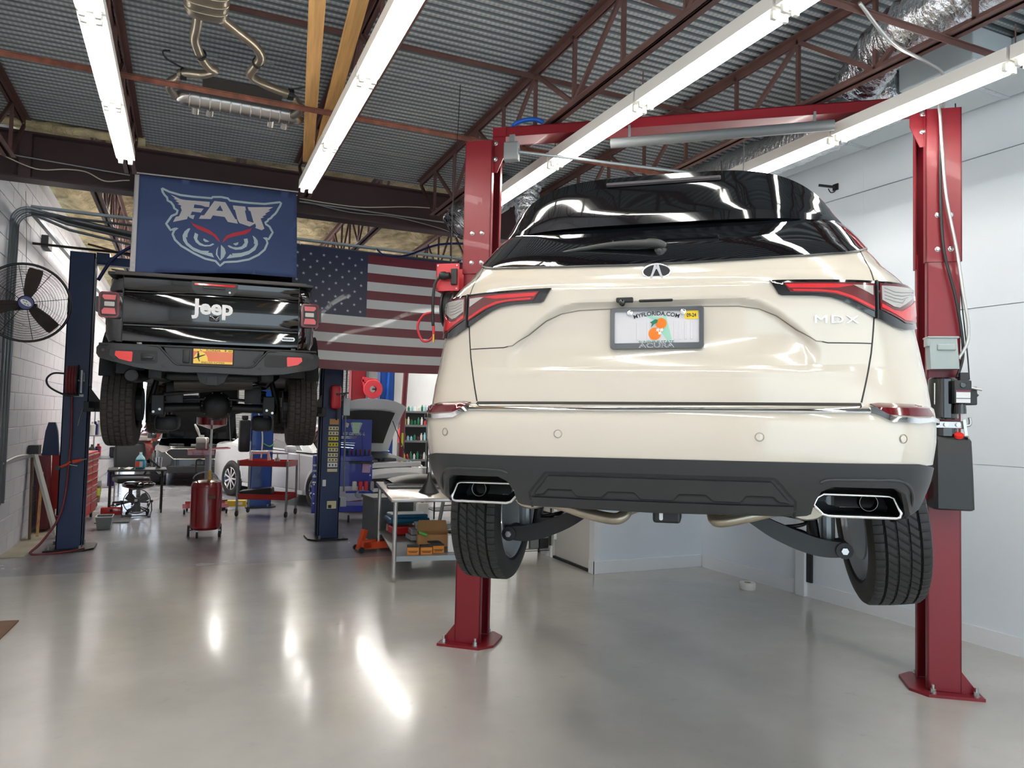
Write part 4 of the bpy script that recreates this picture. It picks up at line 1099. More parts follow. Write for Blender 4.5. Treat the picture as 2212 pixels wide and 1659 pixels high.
# cables down the right column
def ltube(name, pts, r, m, label, cat, n=8):
    P = [(u*math.cos(LA)+w*math.sin(LA), -u*math.sin(LA)+w*math.cos(LA), z) for u, w, z in pts]
    o = MB().tube(spline(P, 8), r, n).build(name, m, None, smooth=True); return tag(o, label, cat)
ltube('flexible_conduit', [(1.44, 5.14, 3.86), (1.47, 5.13, 3.66), (1.482, 5.13, 3.47), (1.507, 5.13, 3.116), (1.566, 5.13, 2.76), (1.60, 5.12, 2.47), (1.625, 5.12, 2.295), (1.62, 5.12, 2.18), (1.57, 5.12, 2.08)], .0095, 'conduit_flex', 'ribbed silver flexible conduit hanging down the right red column to the grey box', 'conduit')
ltube('black_cable', [(1.48, 5.15, 3.66), (1.482, 5.15, 3.48), (1.480, 5.15, 3.123), (1.50, 5.15, 2.767), (1.56, 5.14, 2.473), (1.595, 5.14, 2.24), (1.60, 5.14, 2.09), (1.55, 5.08, 1.96)], .009, 'black_plastic', 'thick black cable hanging down the face of the right red column', 'cable')
ltube('thin_cable', [(1.60, 5.26, 3.75), (1.612, 5.25, 3.40), (1.622, 5.25, 3.105), (1.617, 5.24, 2.896), (1.60, 5.22, 2.70), (1.612, 5.18, 2.40), (1.63, 5.15, 2.1), (1.63, 5.12, 1.95)], .004, 'ink', 'thin dark wire behind the ribbed conduit at the right column edge', 'cable')
# black retractable reel with red bracket on the left column
rl = lift_root('cord_reel', 'red bracketed black cord reel with plug on the left red column', -1.775, 5.20); rl['category'] = 'reel'
rp = MB(); rp.b2(-.09, .085, -.12, -.112, 2.56, 2.76).b2(-.09, -.082, -.12, .10, 2.56, 2.76).b2(-.09, .085, .09, .10, 2.30, 2.76)
rp.build('bracket', mat('reel_red', rgb(202, 58, 66), .35), rl)
for x in (-.075, .07):
    for z in (2.575, 2.745): MB().cyl((x, -.121, z), (x, -.126, z), .006, 10).build('screw', 'steel_bright', rl)
MB().lathe((0, 0, 2.44), [(.0001, -.05), (.03, -.05), (.145, -.05), (.15, -.045), (.15, -.035), (.09, -.035), (.09, .035), (.15, .035), (.15, .05), (.0001, .05)], 32, 'X').build('spool', 'black_metal', rl, auto=40)
cw = MB()
for k in range(6): cw.lathe((-.028+k*.011, 0, 2.44), [(.125, -.005), (.131, 0), (.125, .005)], 32, 'X')
cw.build('wound_cord', 'black_plastic', rl, smooth=True)
MB().lathe((-.02, -.15, 2.665), [(.0001, -.03), (.022, -.03), (.030, -.02), (.032, .01), (.024, .02), (.024, .045), (.0001, .045)], 18, 'X').build('plug', 'ink', rl, auto=50)
MB().b2(.03, .075, -.145, -.11, 2.60, 2.72, .006).build('socket_block', 'black_plastic', rl)
MB().tube(spline([(-.045, -.15, 2.665), (-.085, -.155, 2.60), (-.098, -.15, 2.45), (-.095, -.14, 2.30)], 8), .011, 10).build('cord', 'black_plastic', rl, smooth=True)
MB().tube(spline([(-.095, -.14, 2.40), (-.17, -.14, 2.38), (-.215, -.14, 2.30), (-.18, -.14, 2.20), (-.13, -.14, 2.19), (-.092, -.14, 2.22)], 8), .009, 10).build('air_hose', 'hose_bright_red', rl, smooth=True)
MB().cyl((-.092, -.14, 2.30), (-.090, -.14, 2.24), .010, 10).build('hose_coupling', 'refl_red', rl)
MB().cyl((-.090, -.14, 2.24), (-.089, -.14, 2.18), .009, 8).build('brass_fitting', mat('brass', rgb(200, 160, 80), .3, .9), rl)
rc = [(-1.80, 5.32, 4.2), (-1.80, 5.28, 3.7), (-1.80, 5.22, 3.2), (-1.79, 5.2, 2.76)]
ltube('reel_wire', rc, .003, 'ink', 'thin dark wire dropping to the cord reel beside the left red column', 'wire', 6)

# ---------------- blue lift under the black pickup
def blue_post(x, y, s, label, group='columns of the dark blue lift', h=3.47, col='blue_lift', wd=.26, d=.30, rz=0):
    t = thing('lift_column', label, 'vehicle lift', (x, y, 0), rz, group)
    mb = MB(); channel(mb, s, wd, d, .02, h, .01, .06); mb.build('column', col, t, auto=30)
    MB().prism([(-s*.24, -.26), (s*.16, -.28), (s*.26, -.16), (s*.26, .2), (-s*.24, .26)], lambda a, b, q: (a, b, q), 0, .02).build('base_plate', 'black_metal', t)
    for a, b in ((-s*.19, -.2), (s*.12, -.21), (-s*.19, .2), (s*.12, .2)): MB().cyl((a, b, .02), (a, b, .06), .015, 8).build('anchor_bolt', 'galv', t)
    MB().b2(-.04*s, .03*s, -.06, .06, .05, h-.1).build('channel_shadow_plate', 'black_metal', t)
    return t
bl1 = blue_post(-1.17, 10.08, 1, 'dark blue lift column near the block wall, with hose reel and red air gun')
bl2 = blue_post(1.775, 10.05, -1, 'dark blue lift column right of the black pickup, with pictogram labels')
for t, s in ((bl1, 1), (bl2, -1)):
    carriage(s, t, 2.02, 'under_black', 'under_black', (.45, -.9, .9), .16)
    MB().prism([(s*.13, 1.9), (s*.26, 1.72), (s*.26, 1.60), (s*.13, 1.60)], lambda a, b, q: (a, q, b), -.14, -.13).build('arm_gusset', 'under_black', t)
xb = thing('lift_crossbeam', 'dark blue overhead crossbeam of the lift behind the black pickup', 'vehicle lift', (.3, 10.1, 3.36))
MB().b2(-1.34, 1.34, -.06, .06, 0, .10, .005).build('beam', 'blue_lift', xb)
MB().b2(-1.34, -1.20, -.07, .07, .02, .14).build('end_plate', 'blue_lift', xb); MB().b2(1.20, 1.34, -.07, .07, .02, .14).build('end_plate', 'blue_lift', xb)
nh = MB().tube(spline([(-1.0, 9.92, 3.15), (-.85, 9.9, 3.42), (-.6, 9.9, 3.62), (-.3, 9.9, 3.70), (.0, 9.95, 3.66)], 8), .020, 10).build('air_hose', 'navy_hose', None, smooth=True)
tag(nh, 'dark blue hose arching over the blue crossbeam left of the banner', 'hose')
tag(MB().tube([(-1.03, 9.90, 3.40), (-1.03, 9.90, 2.6), (-1.02, 9.9, 1.9)], .010, 8).build('steel_pipe', 'steel_bright'), 'shiny thin pipe down the right edge of the left dark blue column', 'pipe')
# hose reel with red hose and air gun on the left blue column
hr = thing('hose_reel', 'small open hose reel wound with dark red hose on the left dark blue column', 'reel', (-1.17, 9.86, 1.93))
cw = MB()
for k in range(4): cw.lathe((-.075+k*.028, 0, .03), [(.155, -.014), (.172, 0), (.155, .014)], 28, 'X')
o = cw.build('wound_hose', 'hose_red', hr, smooth=True); o['kind'] = 'stuff'
MB().lathe((0, 0, .03), [(.0001, .02), (.18, .02), (.18, .026), (.0001, .026)], 28, 'X').lathe((0, 0, .03), [(.06, -.09), (.06, .02)], 16, 'X').build('drum', 'black_metal', hr, auto=40)
MB().b2(.05, .075, -.05, .09, -.12, .15, .004).b2(-.02, .08, .04, .1, -.16, -.13).build('bracket', 'galv', hr)
MB().cyl((.02, 0, .03), (.09, 0, .03), .014, 10).bar((.085, 0, .03), (.085, -.05, .12), .012, .008).build('crank', 'steel_bright', hr)
MB().tube(spline([(-.09, -.02, .10), (-.22, -.02, .10), (-.285, -.02, .03), (-.25, -.02, -.06), (-.10, -.02, -.14), (.04, -.02, -.14)], 8), .011, 8).build('hose_tail', 'black_plastic', hr, smooth=True)
tag(MB().tube(spline([(-1.20, 9.85, 1.80), (-1.19, 9.87, 1.3), (-1.20, 9.86, .95), (-1.22, 9.83, .60), (-1.28, 9.80, .35), (-1.42, 9.76, .12), (-1.50, 9.72, .012), (-1.2, 9.75, .012), (-1.0, 9.85, .03)], 10), .013, 8).build('air_hose', 'hose_red', None, smooth=True), 'dark red air hose trailing down the left blue column to the floor', 'hose')
ag = thing('air_gun', 'orange red air blow gun hung on the left dark blue column', 'air gun', (-1.17, 9.85, 1.02))
MB().tube([(.01, 0, .0), (.10, 0, .025)], [.022, .018], 10).build('barrel', 'orange_paint', ag)
MB().cyl((.10, 0, .025), (.15, 0, .035), .006, 8).build('nozzle', 'steel_bright', ag)
MB().tube([(-.01, 0, .01), (-.05, 0, -.03), (-.11, 0, -.06)], .014, 8).build('grip', 'orange_paint', ag)
MB().lathe((-.135, 0, -.07), [(.0001, -.015), (.028, -.015), (.028, .01), (.0001, .01)], 14, 'Y').build('gauge', 'black_plastic', ag)
MB().bar((-.02, -.005, -.03), (.06, -.005, -.045), .006, .004).build('trigger', 'steel_bright', ag)
tag(MB().tube([(-1.10, 9.918, 1.60), (-1.12, 9.90, 1.50), (-1.135, 9.90, 1.43)], .006, 6).cyl((-1.10, 9.91, 1.60), (-1.085, 9.915, 1.66), .010, 8).build('hook_tool', 'steel_bright'), 'small pick tool clipped on the left dark blue column', 'tool')
tag(MB().tube(arc((-1.29, 9.905, .42), .022, PI*.9, PI*2.1, 8), .005, 6).b2(-1.315, -1.305, 9.90, 9.93, .42, .48).build('wall_hook', 'steel_bright'), 'small steel hook near the foot of the left dark blue column', 'hook')
# labels, switches on the right blue column
def on_post(name, x0, x1, z0, z1, m, y=9.895, t=.004): return MB().b2(x0-1.775, x1-1.775, y-10.05-t, y-10.05, z0, z1).build(name, m, bl2)
zz = [1.50, 1.425, 1.36, 1.29, 1.21, 1.145, 1.075, 1.01, .94, .88]; hh = [.075, .05, .05, .05, .055, .05, .05, .05, .06, .04]
mm = ['cardboard', 'label_cream', 'label_cream', 'label_yellow', 'label_yellow', 'label_cream', 'label_cream', 'label_cream', 'label_white', 'label_cream']
for a, h, m in zip(zz, hh, mm):
    o = on_post('safety_label', 1.735 if m != 'cardboard' else 1.745, 1.865, a, a+h, m)
    if m != 'cardboard' and a > .9:
        for k in range(3):
            MB().b2(.0+1.745+k*.04-1.775+.01, 1.745+k*.04-1.775+.024, -.161, -.158, a+.014, a+.012+h*.5).build('pictogram', 'ink', o)
MB().box((-.075, -.16, .735), (.045, .004, .085), ch=.002).build('sticker', 'label_white', bl2)
on_post('switch_plate', 1.745, 1.865, .40, .50, 'label_cream', t=.012); MB().b2(1.76-1.775, 1.80-1.775, -.19, -.16, .41, .45, .004).build('switch', 'ink', bl2)
MB().b2(.14, .22, -.17, -.08, .42, .54, .004).build('outlet_box', 'galv', bl2)
cr = thing('cable_reel', 'small red enclosed reel with black hook high on the right dark blue column', 'reel', (1.80, 9.84, 1.86))
MB().b2(-.07, .07, -.07, .05, -.16, .16, .045).build('casing', mat('reel_red2', rgb(196, 36, 48), .35), cr, auto=40)
MB().bar((.0, -.09, .04), (.15, -.09, .06), .05, .02).bar((.10, -.09, .05), (.07, -.09, -.05), .03, .02).build('hook', 'black_plastic', cr)
MB().tube([(.02, -.02, -.16), (.02, -.02, -.30)], .012, 8).build('cord_stub', 'black_plastic', cr)
tag(MB().tube([(1.60, 9.88, 2.23), (1.52, 9.86, 1.70)], .008, 6).build('steel_rod', 'steel_bright'), 'thin bright rod slanting beside the top of the right dark blue column', 'rod')
# vertical pipes and box right of it
tag(MB().tube([(1.99, 10.1, 2.3), (1.99, 10.1, 1.2), (2.0, 10.1, .6)], .012, 6).b2(1.95, 2.04, 10.06, 10.14, 1.62, 1.86, .004).build('electrical_conduit', 'galv'), 'grey conduit with a small box right of the labelled blue column', 'conduit')
# ================================================================= BLACK PICKUP
jp = thing('pickup_truck', 'black pickup truck raised on the dark blue lift, tailgate towards the viewer', 'truck', (0, 0, 0))
pv_ = Vector((0, 0, 2.3)); Rj = Matrix.Rotation(-0.06493, 4, 'Z') @ Matrix.Rotation(-0.01115, 4, 'Y')
jp.matrix_world = Matrix.Translation(Vector((0.2044, 7.1519, 0))+pv_-(Rj @ pv_)) @ Rj
BK = 'jeep_black'
def jb(name, x0, x1, y0, y1, z0, z1, m, ch=0.0, parent=None, auto=None): return MB().b2(x0, x1, y0, y1, z0, z1, ch).build(name, m, parent or jp, auto=auto or (35 if ch else None))
# tailgate: profile in (y,z) swept across, with two pressed creases
tg = [(.035, 2.238), (.020, 2.245), (.016, 2.355), (.026, 2.372), (.040, 2.382), (.040, 2.392), (.026, 2.402), (.018, 2.420), (.018, 2.640), (.024, 2.662), (.046, 2.676), (.046, 2.684), (.030, 2.694), (.018, 2.712), (.010, 2.795), (.022, 2.812), (.06, 2.815)]
rows = []
for i in range(41):
    u = -.733+1.466*i/40; rows.append([(u, y+.012*(u/.73)**4, z) for y, z in tg])
MB().sheet(rows).build('tailgate', BK, jp, auto=35)
jb('tailgate_core', -.73, .73, .06, .09, 2.24, 2.81, BK)
for s in (-1, 1):
    # corner quarter panels
    sec = [(.740, 0), (.80, .005), (.845, .03), (.872, .08), (.885, .16)]
    rows = []
    for z, k, dy in ((2.215, .90, .03), (2.235, .97, .02), (2.30, 1.0, .015), (2.385, 1.0, .02), (2.40, 1.005, .02), (2.66, 1.0, .02), (2.675, .985, .035), (2.70, .975, .025), (2.78, .955, .02), (2.81, .93, .03), (2.822, .90, .06)):
        rows.append([(s*(.740+(x-.740)*1.0 if i < 1 else x*k), y+dy, z) for i, (x, y) in enumerate(sec)]+[(s*.885*k, 1.70, z)])
    MB().sheet(rows).build('corner_panel', BK, jp, auto=35)
    jb('corner_gap', s*.733, s*.741, .035, .045, 2.235, 2.815, 'ink')
    jb('bed_rail', s*.74, s*.86, .02, 1.70, 2.815, 2.842, 'black_plastic', .006)
    jb('bed_side', s*.80, s*.87, .30, 1.70, 2.20, 2.82, BK)
    # fender flare
    fl_ = MB(); rows = []
    for a in [PI*.02+PI*.96*k/16 for k in range(17)]: rows.append([(s*.86, .95+.52*math.cos(a), 1.93+.50*math.sin(a)), (s*.965, .95+.56*math.cos(a), 1.92+.52*math.sin(a)), (s*.965, .95+.50*math.cos(a), 1.92+.47*math.sin(a)), (s*.86, .95+.47*math.cos(a), 1.93+.45*math.sin(a))])
    fl_.sheet(rows); fl_.build('fender_flare', 'black_plastic', jp, auto=40)
    # tail lamp
    def rr(x0, x1, z0, z1, r=.02, n=4):
        o = []
        for cx, cz, a in ((x1-r, z1-r, 0), (x0+r, z1-r, PI/2), (x0+r, z0+r, PI), (x1-r, z0+r, 3*PI/2)):
            o += [(s*(cx+r*math.cos(a+PI/2*k/n)), cz+r*math.sin(a+PI/2*k/n)) for k in range(n+1)]
        return o
    P = lambda poly, y0, y1: MB().prism(poly, lambda a, b, t: (a, t, b), y0, y1)
    tl = P(rr(.755, .915, 2.432, 2.655, .03), -.035, .10).build('tail_lamp', 'lens_red_dark', jp, auto=40)
    P(rr(.772, .900, 2.448, 2.640, .022), -.039, -.03).build('lamp_field', 'ink', tl)
    P([(s*a, b) for a, b in ((.780, 2.628), (.880, 2.628), (.886, 2.610), (.868, 2.586), (.786, 2.586))], -.043, -.036).build('lens', 'lens_pink', tl)
    P(rr(.790, .868, 2.530, 2.568, .006), -.045, -.036).build('reverse_lens', 'lens_clear', tl)
    P([(s*a, b) for a, b in ((.778, 2.462), (.884, 2.462), (.888, 2.490), (.870, 2.514), (.788, 2.514))], -.043, -.036).build('lens', 'lens_pink', tl)
    P(rr(.908, .935, 2.478, 2.612, .010), -.030, .08).build('marker_housing', 'black_plastic', tl)
jb('tonneau_lip', -.80, .80, -.004, .06, 2.815, 2.848, mat('grey_rubber', rgb(66, 62, 62), .55), .006)
jb('tonneau_cover', -.76, .76, .06, 1.70, 2.835, 2.860, 'black_plastic', .004)
MB().box((-.78, .02, 2.852), (.10, .05, .006), ry=.1).build('cover_flap', 'black_plastic', jp)
# handle, camera, lettering, badge
hd = MB().prism([(-.188, 2.800), (.192, 2.800), (.198, 2.786), (.192, 2.735), (.150, 2.690), (-.150, 2.690), (-.185, 2.735), (-.194, 2.786)], lambda a, b, t: (a, t, b), .000, .02).build('handle_bezel', 'black_plastic', jp, auto=30)
jb('brake_light', -.170, .175, -.004, .004, 2.766, 2.786, 'lens_red', .003, hd)
jb('handle_recess', -.10, .09, -.0015, .006, 2.712, 2.736, 'ink', .0, hd)
jb('pull_handle', -.10, .09, -.008, .004, 2.738, 2.760, 'black_plastic', .004, hd)
MB().cyl((.128, -.004, 2.716), (.128, .004, 2.716), .0095, 14).build('lock', 'steel_bright', hd)
text('lettering', 'Jeep', .185, 'label_white', jp, (-.004, .0125, 2.570), depth=.006, bold=.0065, sx=1.03)
bd_ = MB().prism([(a*1.0, b) for a, b in [(.580+.0, 2.32)]][:0]+[(.644+(.062-.018)*sx+.018*math.cos(a), 2.318+.018*math.sin(a)) for sx, aa in ((1, -PI/2), (-1, PI/2)) for a in [aa+PI*k/8 for k in range(9)]], lambda a, b, t: (a, t, b), .010, .018).build('trim_badge', 'steel_bright', jp)
jb('badge_field', .596, .692, .008, .012, 2.311, 2.326, 'ink', 0, bd_)
text('badge_lettering', 'OVERLAND', .014, 'label_white', bd_, (.644, .0075, 2.3185), depth=.001, sx=1.15)
MB().box((.004, .01, 2.472), (.085, .02, .05), ch=.008).lathe((.004, -.004, 2.463), [(.0001, -.004), (.008, 0), (.010, .01)], 12, 'Y').build('backup_camera', 'black_gloss', jp, auto=40)
# bumper: steel-look plastic swept beam
BU = [(-.905, 2.205), (-.880, 2.214), (-.450, 2.204), (-.425, 2.194), (-.405, 2.170), (-.315, 2.062), (-.290, 2.046), (-.26, 2.042), (.30, 2.036), (.335, 2.040), (.36, 2.056), (.445, 2.165), (.465, 2.188), (.49, 2.196), (.885, 2.190), (.915, 2.178), (.932, 2.155), (.932, 2.105), (.915, 2.062), (.88, 2.040), (.62, 1.988), (.42, 1.975), (.30, 1.975), (-.30, 1.985), (-.42, 1.988), (-.60, 2.010), (-.84, 2.070), (-.905, 2.092), (-.928, 2.125), (-.928, 2.180)]
def bfn(x, z, off): return Vector((x, -.075+max(0, abs(x)-.72)**2*2.4-off, z))
mb = MB(); plate(mb, [BU], bfn, 0, -.15, .05); mb.build('rear_bumper', 'cladding', jp, auto=40)
bp_ = [(a, b) for a, b in BU]
rim_ = [bfn(x*.995, z-.003 if z > 2.1 else z+.003, .003) for x, z in BU]
MB().tube([rim_[i] for i in range(0, 15)], .008, 8).build('bumper_ridge', 'cladding', jp, smooth=True)
mid = MB().prism([(-.40, 2.200), (.44, 2.192), (.36, 2.05), (-.32, 2.05)], lambda a, b, t: (a, t, b), -.035, .02).build('bumper_centre', 'cladding', jp)
jb('step_pad', -.90, .90, -.05, .10, 2.195, 2.215, 'black_plastic', .006)
for s in (-1, 1):
    pk_ = [(s*.805, 2.158), (s*.815, 2.115), (s*.780, 2.085), (s*.60, 2.048), (s*.455, 2.046), (s*.440, 2.060), (s*.440, 2.150), (s*.452, 2.160)]
    MB().prism(pk_, lambda a, b, t: (a, t, b), -.0775, -.06).build('lamp_pocket', 'ink', jp)
    rp_ = [(s*.765, 2.145), (s*.640, 2.145), (s*.634, 2.138), (s*.638, 2.060), (s*.650, 2.058), (s*.735, 2.078), (s*.770, 2.110)]
    MB().prism(rp_, lambda a, b, t: (a, t, b), -.083, -.07).build('reflector', mat('jeep_refl', rgb(226, 52, 46), .3, coat=.5), jp)
    for x, z in ((.86, 2.15), (.40, 2.03)): MB().cyl((s*x, -.082, z), (s*x, -.07, z), .013, 16).build('parking_sensor', 'black_plastic', jp)
    MB().bar((s*.42, -.045, 2.155), (s*.36, -.045, 2.085), .05, .02, (0, 1, 0)).build('side_slot', 'black_metal', jp)
jb('tow_hook_pocket', -.575, -.455, -.0795, -.06, 2.065, 2.135, 'black_metal', .008)
jb('tow_hook', -.565, -.475, -.10, -.07, 2.085, 2.110, 'black_plastic', .008)
jb('socket_cover', -.243, -.187, -.048, -.03, 2.065, 2.182, 'black_plastic', .012)
# plate
pl_ = jb('licence_plate', -.158, .170, -.043, -.030, 2.060, 2.196, 'plate_orange', .003)
jb('plate_bracket', -.170, .178, -.040, -.028, 2.035, 2.200, 'black_metal', .004)
MB().prism([(.06*math.cos(PI*k/14), 2.085+.085*math.sin(PI*k/14)) for k in range(15)], lambda a, b, t: (a-.096, t, b), -.0445, -.042).build('sun_print', 'plate_yellow', pl_)
MB().b2(-.156, .168, -.0442, -.042, 2.064, 2.084).build('plate_band', 'plate_yellow', pl_); MB().b2(-.156, .168, -.0442, -.042, 2.172, 2.193).build('plate_band', 'plate_yellow', pl_)
MB().prism([(.052*math.cos(2*PI*k/20)*.98+.012*math.sin(2*PI*k/20), .010*math.sin(2*PI*k/20)+.018*math.cos(2*PI*k/20)) for k in range(20)], lambda a, b, t: (a-.108, t, b+2.125), -.0465, -.044).build('surfer_print', 'ink', pl_)
MB().prism([(-.008, 0), (.006, 0), (.008, .03), (.003, .05), (-.006, .05), (-.010, .03)], lambda a, b, t: (a-.115, t, b+2.110), -.0465, -.044).prism([(-.004, 0), (.010, -.03), (.016, -.03), (.004, .004)], lambda a, b, t: (a-.118, t, b+2.112), -.0465, -.044).lathe((-.118, -.045, 2.166), [(.0001, -.001), (.006, -.001), (.006, .001)], 10, 'Y').build('surfer_print', 'ink', pl_)
MB().b2(-.040, .166, -.0445, -.042, 2.086, 2.170).build('plate_field', 'plate_orange', pl_)
text('plate_lettering', 'FLORIDA', .026, 'ink', pl_, (.006, -.045, 2.181), depth=.001, sx=1.15)
text('plate_lettering', 'ENDLESS SUMMER', .020, 'ink', pl_, (.006, -.045, 2.073), depth=.001, sx=1.2)
text('dealer_lettering', 'Jeep', .024, 'ink', pl_, (.006, -.043, 2.047), depth=.001, bold=.001, sx=1.1)
MB().b2(.128, .164, -.0465, -.042, 2.168, 2.190).build('sticker', 'sticker_yellow', pl_)
text('sticker_lettering', '10-25', .013, 'ink', pl_, (.146, -.0475, 2.179), depth=.001)
for x in (-.094, .108): MB().lathe((x, -.045, 2.184), [(.0001, -.005), (.008, -.003), (.010, .002)], 12, 'Y').build('plate_screw', 'chrome', pl_, smooth=True)
# hitch, exhaust, frame, axle
ht = MB().prism([(-.13, 1.985), (.14, 1.985), (.10, 1.90), (.05, 1.875), (-.04, 1.875), (-.10, 1.90)], lambda a, b, t: (a, t, b), .0, .10).build('hitch_bracket', 'black_metal', jp)
MB().prism([(-.038, 1.875), (.046, 1.875), (.046, 1.95), (-.038, 1.95)], lambda a, b, t: (a, t, b), -.05, .02).build('receiver', 'black_metal', ht); jb('receiver_hole', -.026, .034, -.052, -.04, 1.886, 1.938, 'ink', 0, ht)
MB().tube([(-.66, .08, 1.945), (-.62, .40, 1.95), (-.58, .80, 2.0)], [.058, .055, .05], 20).lathe((-.66, .078, 1.945), [(.0001, .01), (.05, .005), (.058, -.004)], 20, 'Y').build('tail_pipe', 'under_black', jp, auto=40)
MB().cyl((-.661, .070, 1.945), (-.661, .076, 1.945), .048, 20).build('pipe_mouth', 'ink', jp)
MB().tube([(-.35, .62, 1.90), (.35, .62, 1.93)], [.12, .12], 20, flat=.6).build('muffler', mat('dull_metal', rgb(70, 66, 62), .45, .5), jp, auto=40)
for s in (-1, 1):
    jb('frame_rail', s*.42, s*.53, .12, 5.2, 1.93, 2.07, 'under_black', .01)
    MB().tube(spline([(s*.60, 1.0, 1.665), (s*.30, 1.0, 1.675), (s*.12, 1.0, 1.68)], 4), .048, 14).build('axle_tube', 'under_black', jp, smooth=True)
    MB().cyl((s*.66, 1.0, 1.70), (s*.71, 1.0, 1.70), .16, 24).build('brake_disc', 'black_metal', jp)
    sp_ = MB(); sp_.tube([(s*.43+.06*math.cos(a), 1.0+.06*math.sin(a), 1.72+a*.0065) for a in [k*PI/7 for k in range(84)]], .010, 6); sp_.build('coil_spring', 'black_metal', jp, smooth=True)
    MB().tube([(s*.62, 1.14, 1.52), (s*.60, 1.08, 1.75), (s*.52, 1.0, 2.05)], [.032, .032, .022], 12).build('shock_absorber', 'under_black', jp, smooth=True)
    MB().b2(s*.46, s*.58, .88, .90, 1.60, 1.80, .01).build('spring_perch', 'under_black', jp)
    for x, z in ((.50, 1.655), (.555, 1.63)): MB().cyl((s*x, .870, z), (s*x, .885, z), .013, 8).build('bolt', 'steel_bright', jp)
    MB().bar((s*.50, 1.1, 1.60), (s*.50, 2.3, 1.85), .05, .05).build('control_arm', 'under_black', jp)
    jb('air_tank', s*.36, s*.58, 1.2, 1.7, 1.43, 1.60, 'under_black', .05)
    jb('body_mount', s*.60, s*.84, .5, 5.1, 1.98, 2.2, 'under_black')
    jb('bracket', s*.28, s*.44, .75, .78, 1.72, 1.90, 'under_black', .01)
MB().tube(spline([(-.56, .92, 1.70), (-.42, .90, 1.735), (-.2, .88, 1.76), (.2, .88, 1.76), (.45, .90, 1.73), (.58, .92, 1.69)], 6), .014, 8).build('sway_bar', 'black_metal', jp, smooth=True)
MB().tube([(-.45, .7, 1.80), (.42, .72, 1.90)], .018, 8).build('track_bar', 'under_black', jp)
df_ = MB(); df_.lathe((.02, 0, 1.695), [(.0001, .80), (.07, .805), (.12, .84), (.145, .90), (.15, 1.0), (.13, 1.12), (.08, 1.2), (.0001, 1.3)], 24, 'Y').build('differential', 'under_black', jp, auto=40)
for k in range(10):
    a = 2*PI*k/10; MB().cyl((.02+.135*math.cos(a), .865, 1.695+.135*math.sin(a)), (.02+.135*math.cos(a), .885, 1.695+.135*math.sin(a)), .009, 6).build('cover_bolt', 'black_metal', jp)
jb('spare_tyre_carrier', -.40, .40, .25, .50, 1.93, 1.99, 'under_black', .02)
MB().prism([(-.36, 1.685), (.42, 1.690), (.36, 1.65), (.16, 1.60), (-.10, 1.60), (-.30, 1.645)], lambda a, b, t: (a, t, b), 1.9, 2.3).build('transfer_skid', 'under_black', jp)
jb('underbody', -.80, .80, .30, 5.2, 2.07, 2.20, 'under_black')
jb('gearbox', -.22, .22, 2.2, 3.6, 1.72, 2.05, 'under_black', .05)
# cab and hood
cabp = [(1.75, 2.18), (1.72, 2.95), (1.80, 3.00), (1.92, 3.31), (3.35, 3.33), (3.75, 2.98), (4.95, 2.90), (5.05, 2.75), (5.08, 2.25), (4.9, 2.15)]
MB().prism(cabp, lambda a, b, t: (t, a, b), -.775, .775).build('cab', BK, jp, auto=35)
MB().box((0, 1.82, 3.15), (1.25, .02, .26), rx=-.33).build('rear_glass', 'glass_dark', jp)
for s in (-1, 1):
    MB().prism([(1.98, 3.05), (2.04, 3.27), (3.25, 3.28), (3.50, 3.05)], lambda a, b, t: (t, a, b), s*.772, s*.782).build('side_window', 'glass_dark', jp)
    MB().prism([(3.75, 2.9), (4.2, 2.98), (5.0, 2.88), (5.0, 2.5), (3.75, 2.5)], lambda a, b, t: (t, a, b), s*.77, s*.93).build('front_fender', BK, jp, auto=35)
jt = None
for s in (-1, 1):
    for yc in (.98, 4.45):
        wh = bpy.data.objects.new('wheel', None); COL.objects.link(wh); wh.parent = jp
        if jt is None: jt = tyre(.415, .285, .22, (-.075, -.026, .026, .075), 44, notch=.006, zig=.0035).build('tyre', 'rubber_jeep', wh, auto=30); o = jt
        else: o = inst(jt, wh)
        MB().lathe((0, 0, 0), [(.22, -.12), (.225, -.125), (.225, .125), (.215, .1), (.20, .0), (.205, -.09), (.22, -.12)], 36, 'X').cyl((0, 0, 0), (s*.05, 0, 0), .20, 30).build('rim', 'black_metal', wh, auto=40)
        wh.location = (s*.838, yc, 1.705 if yc < 2 else 1.73)
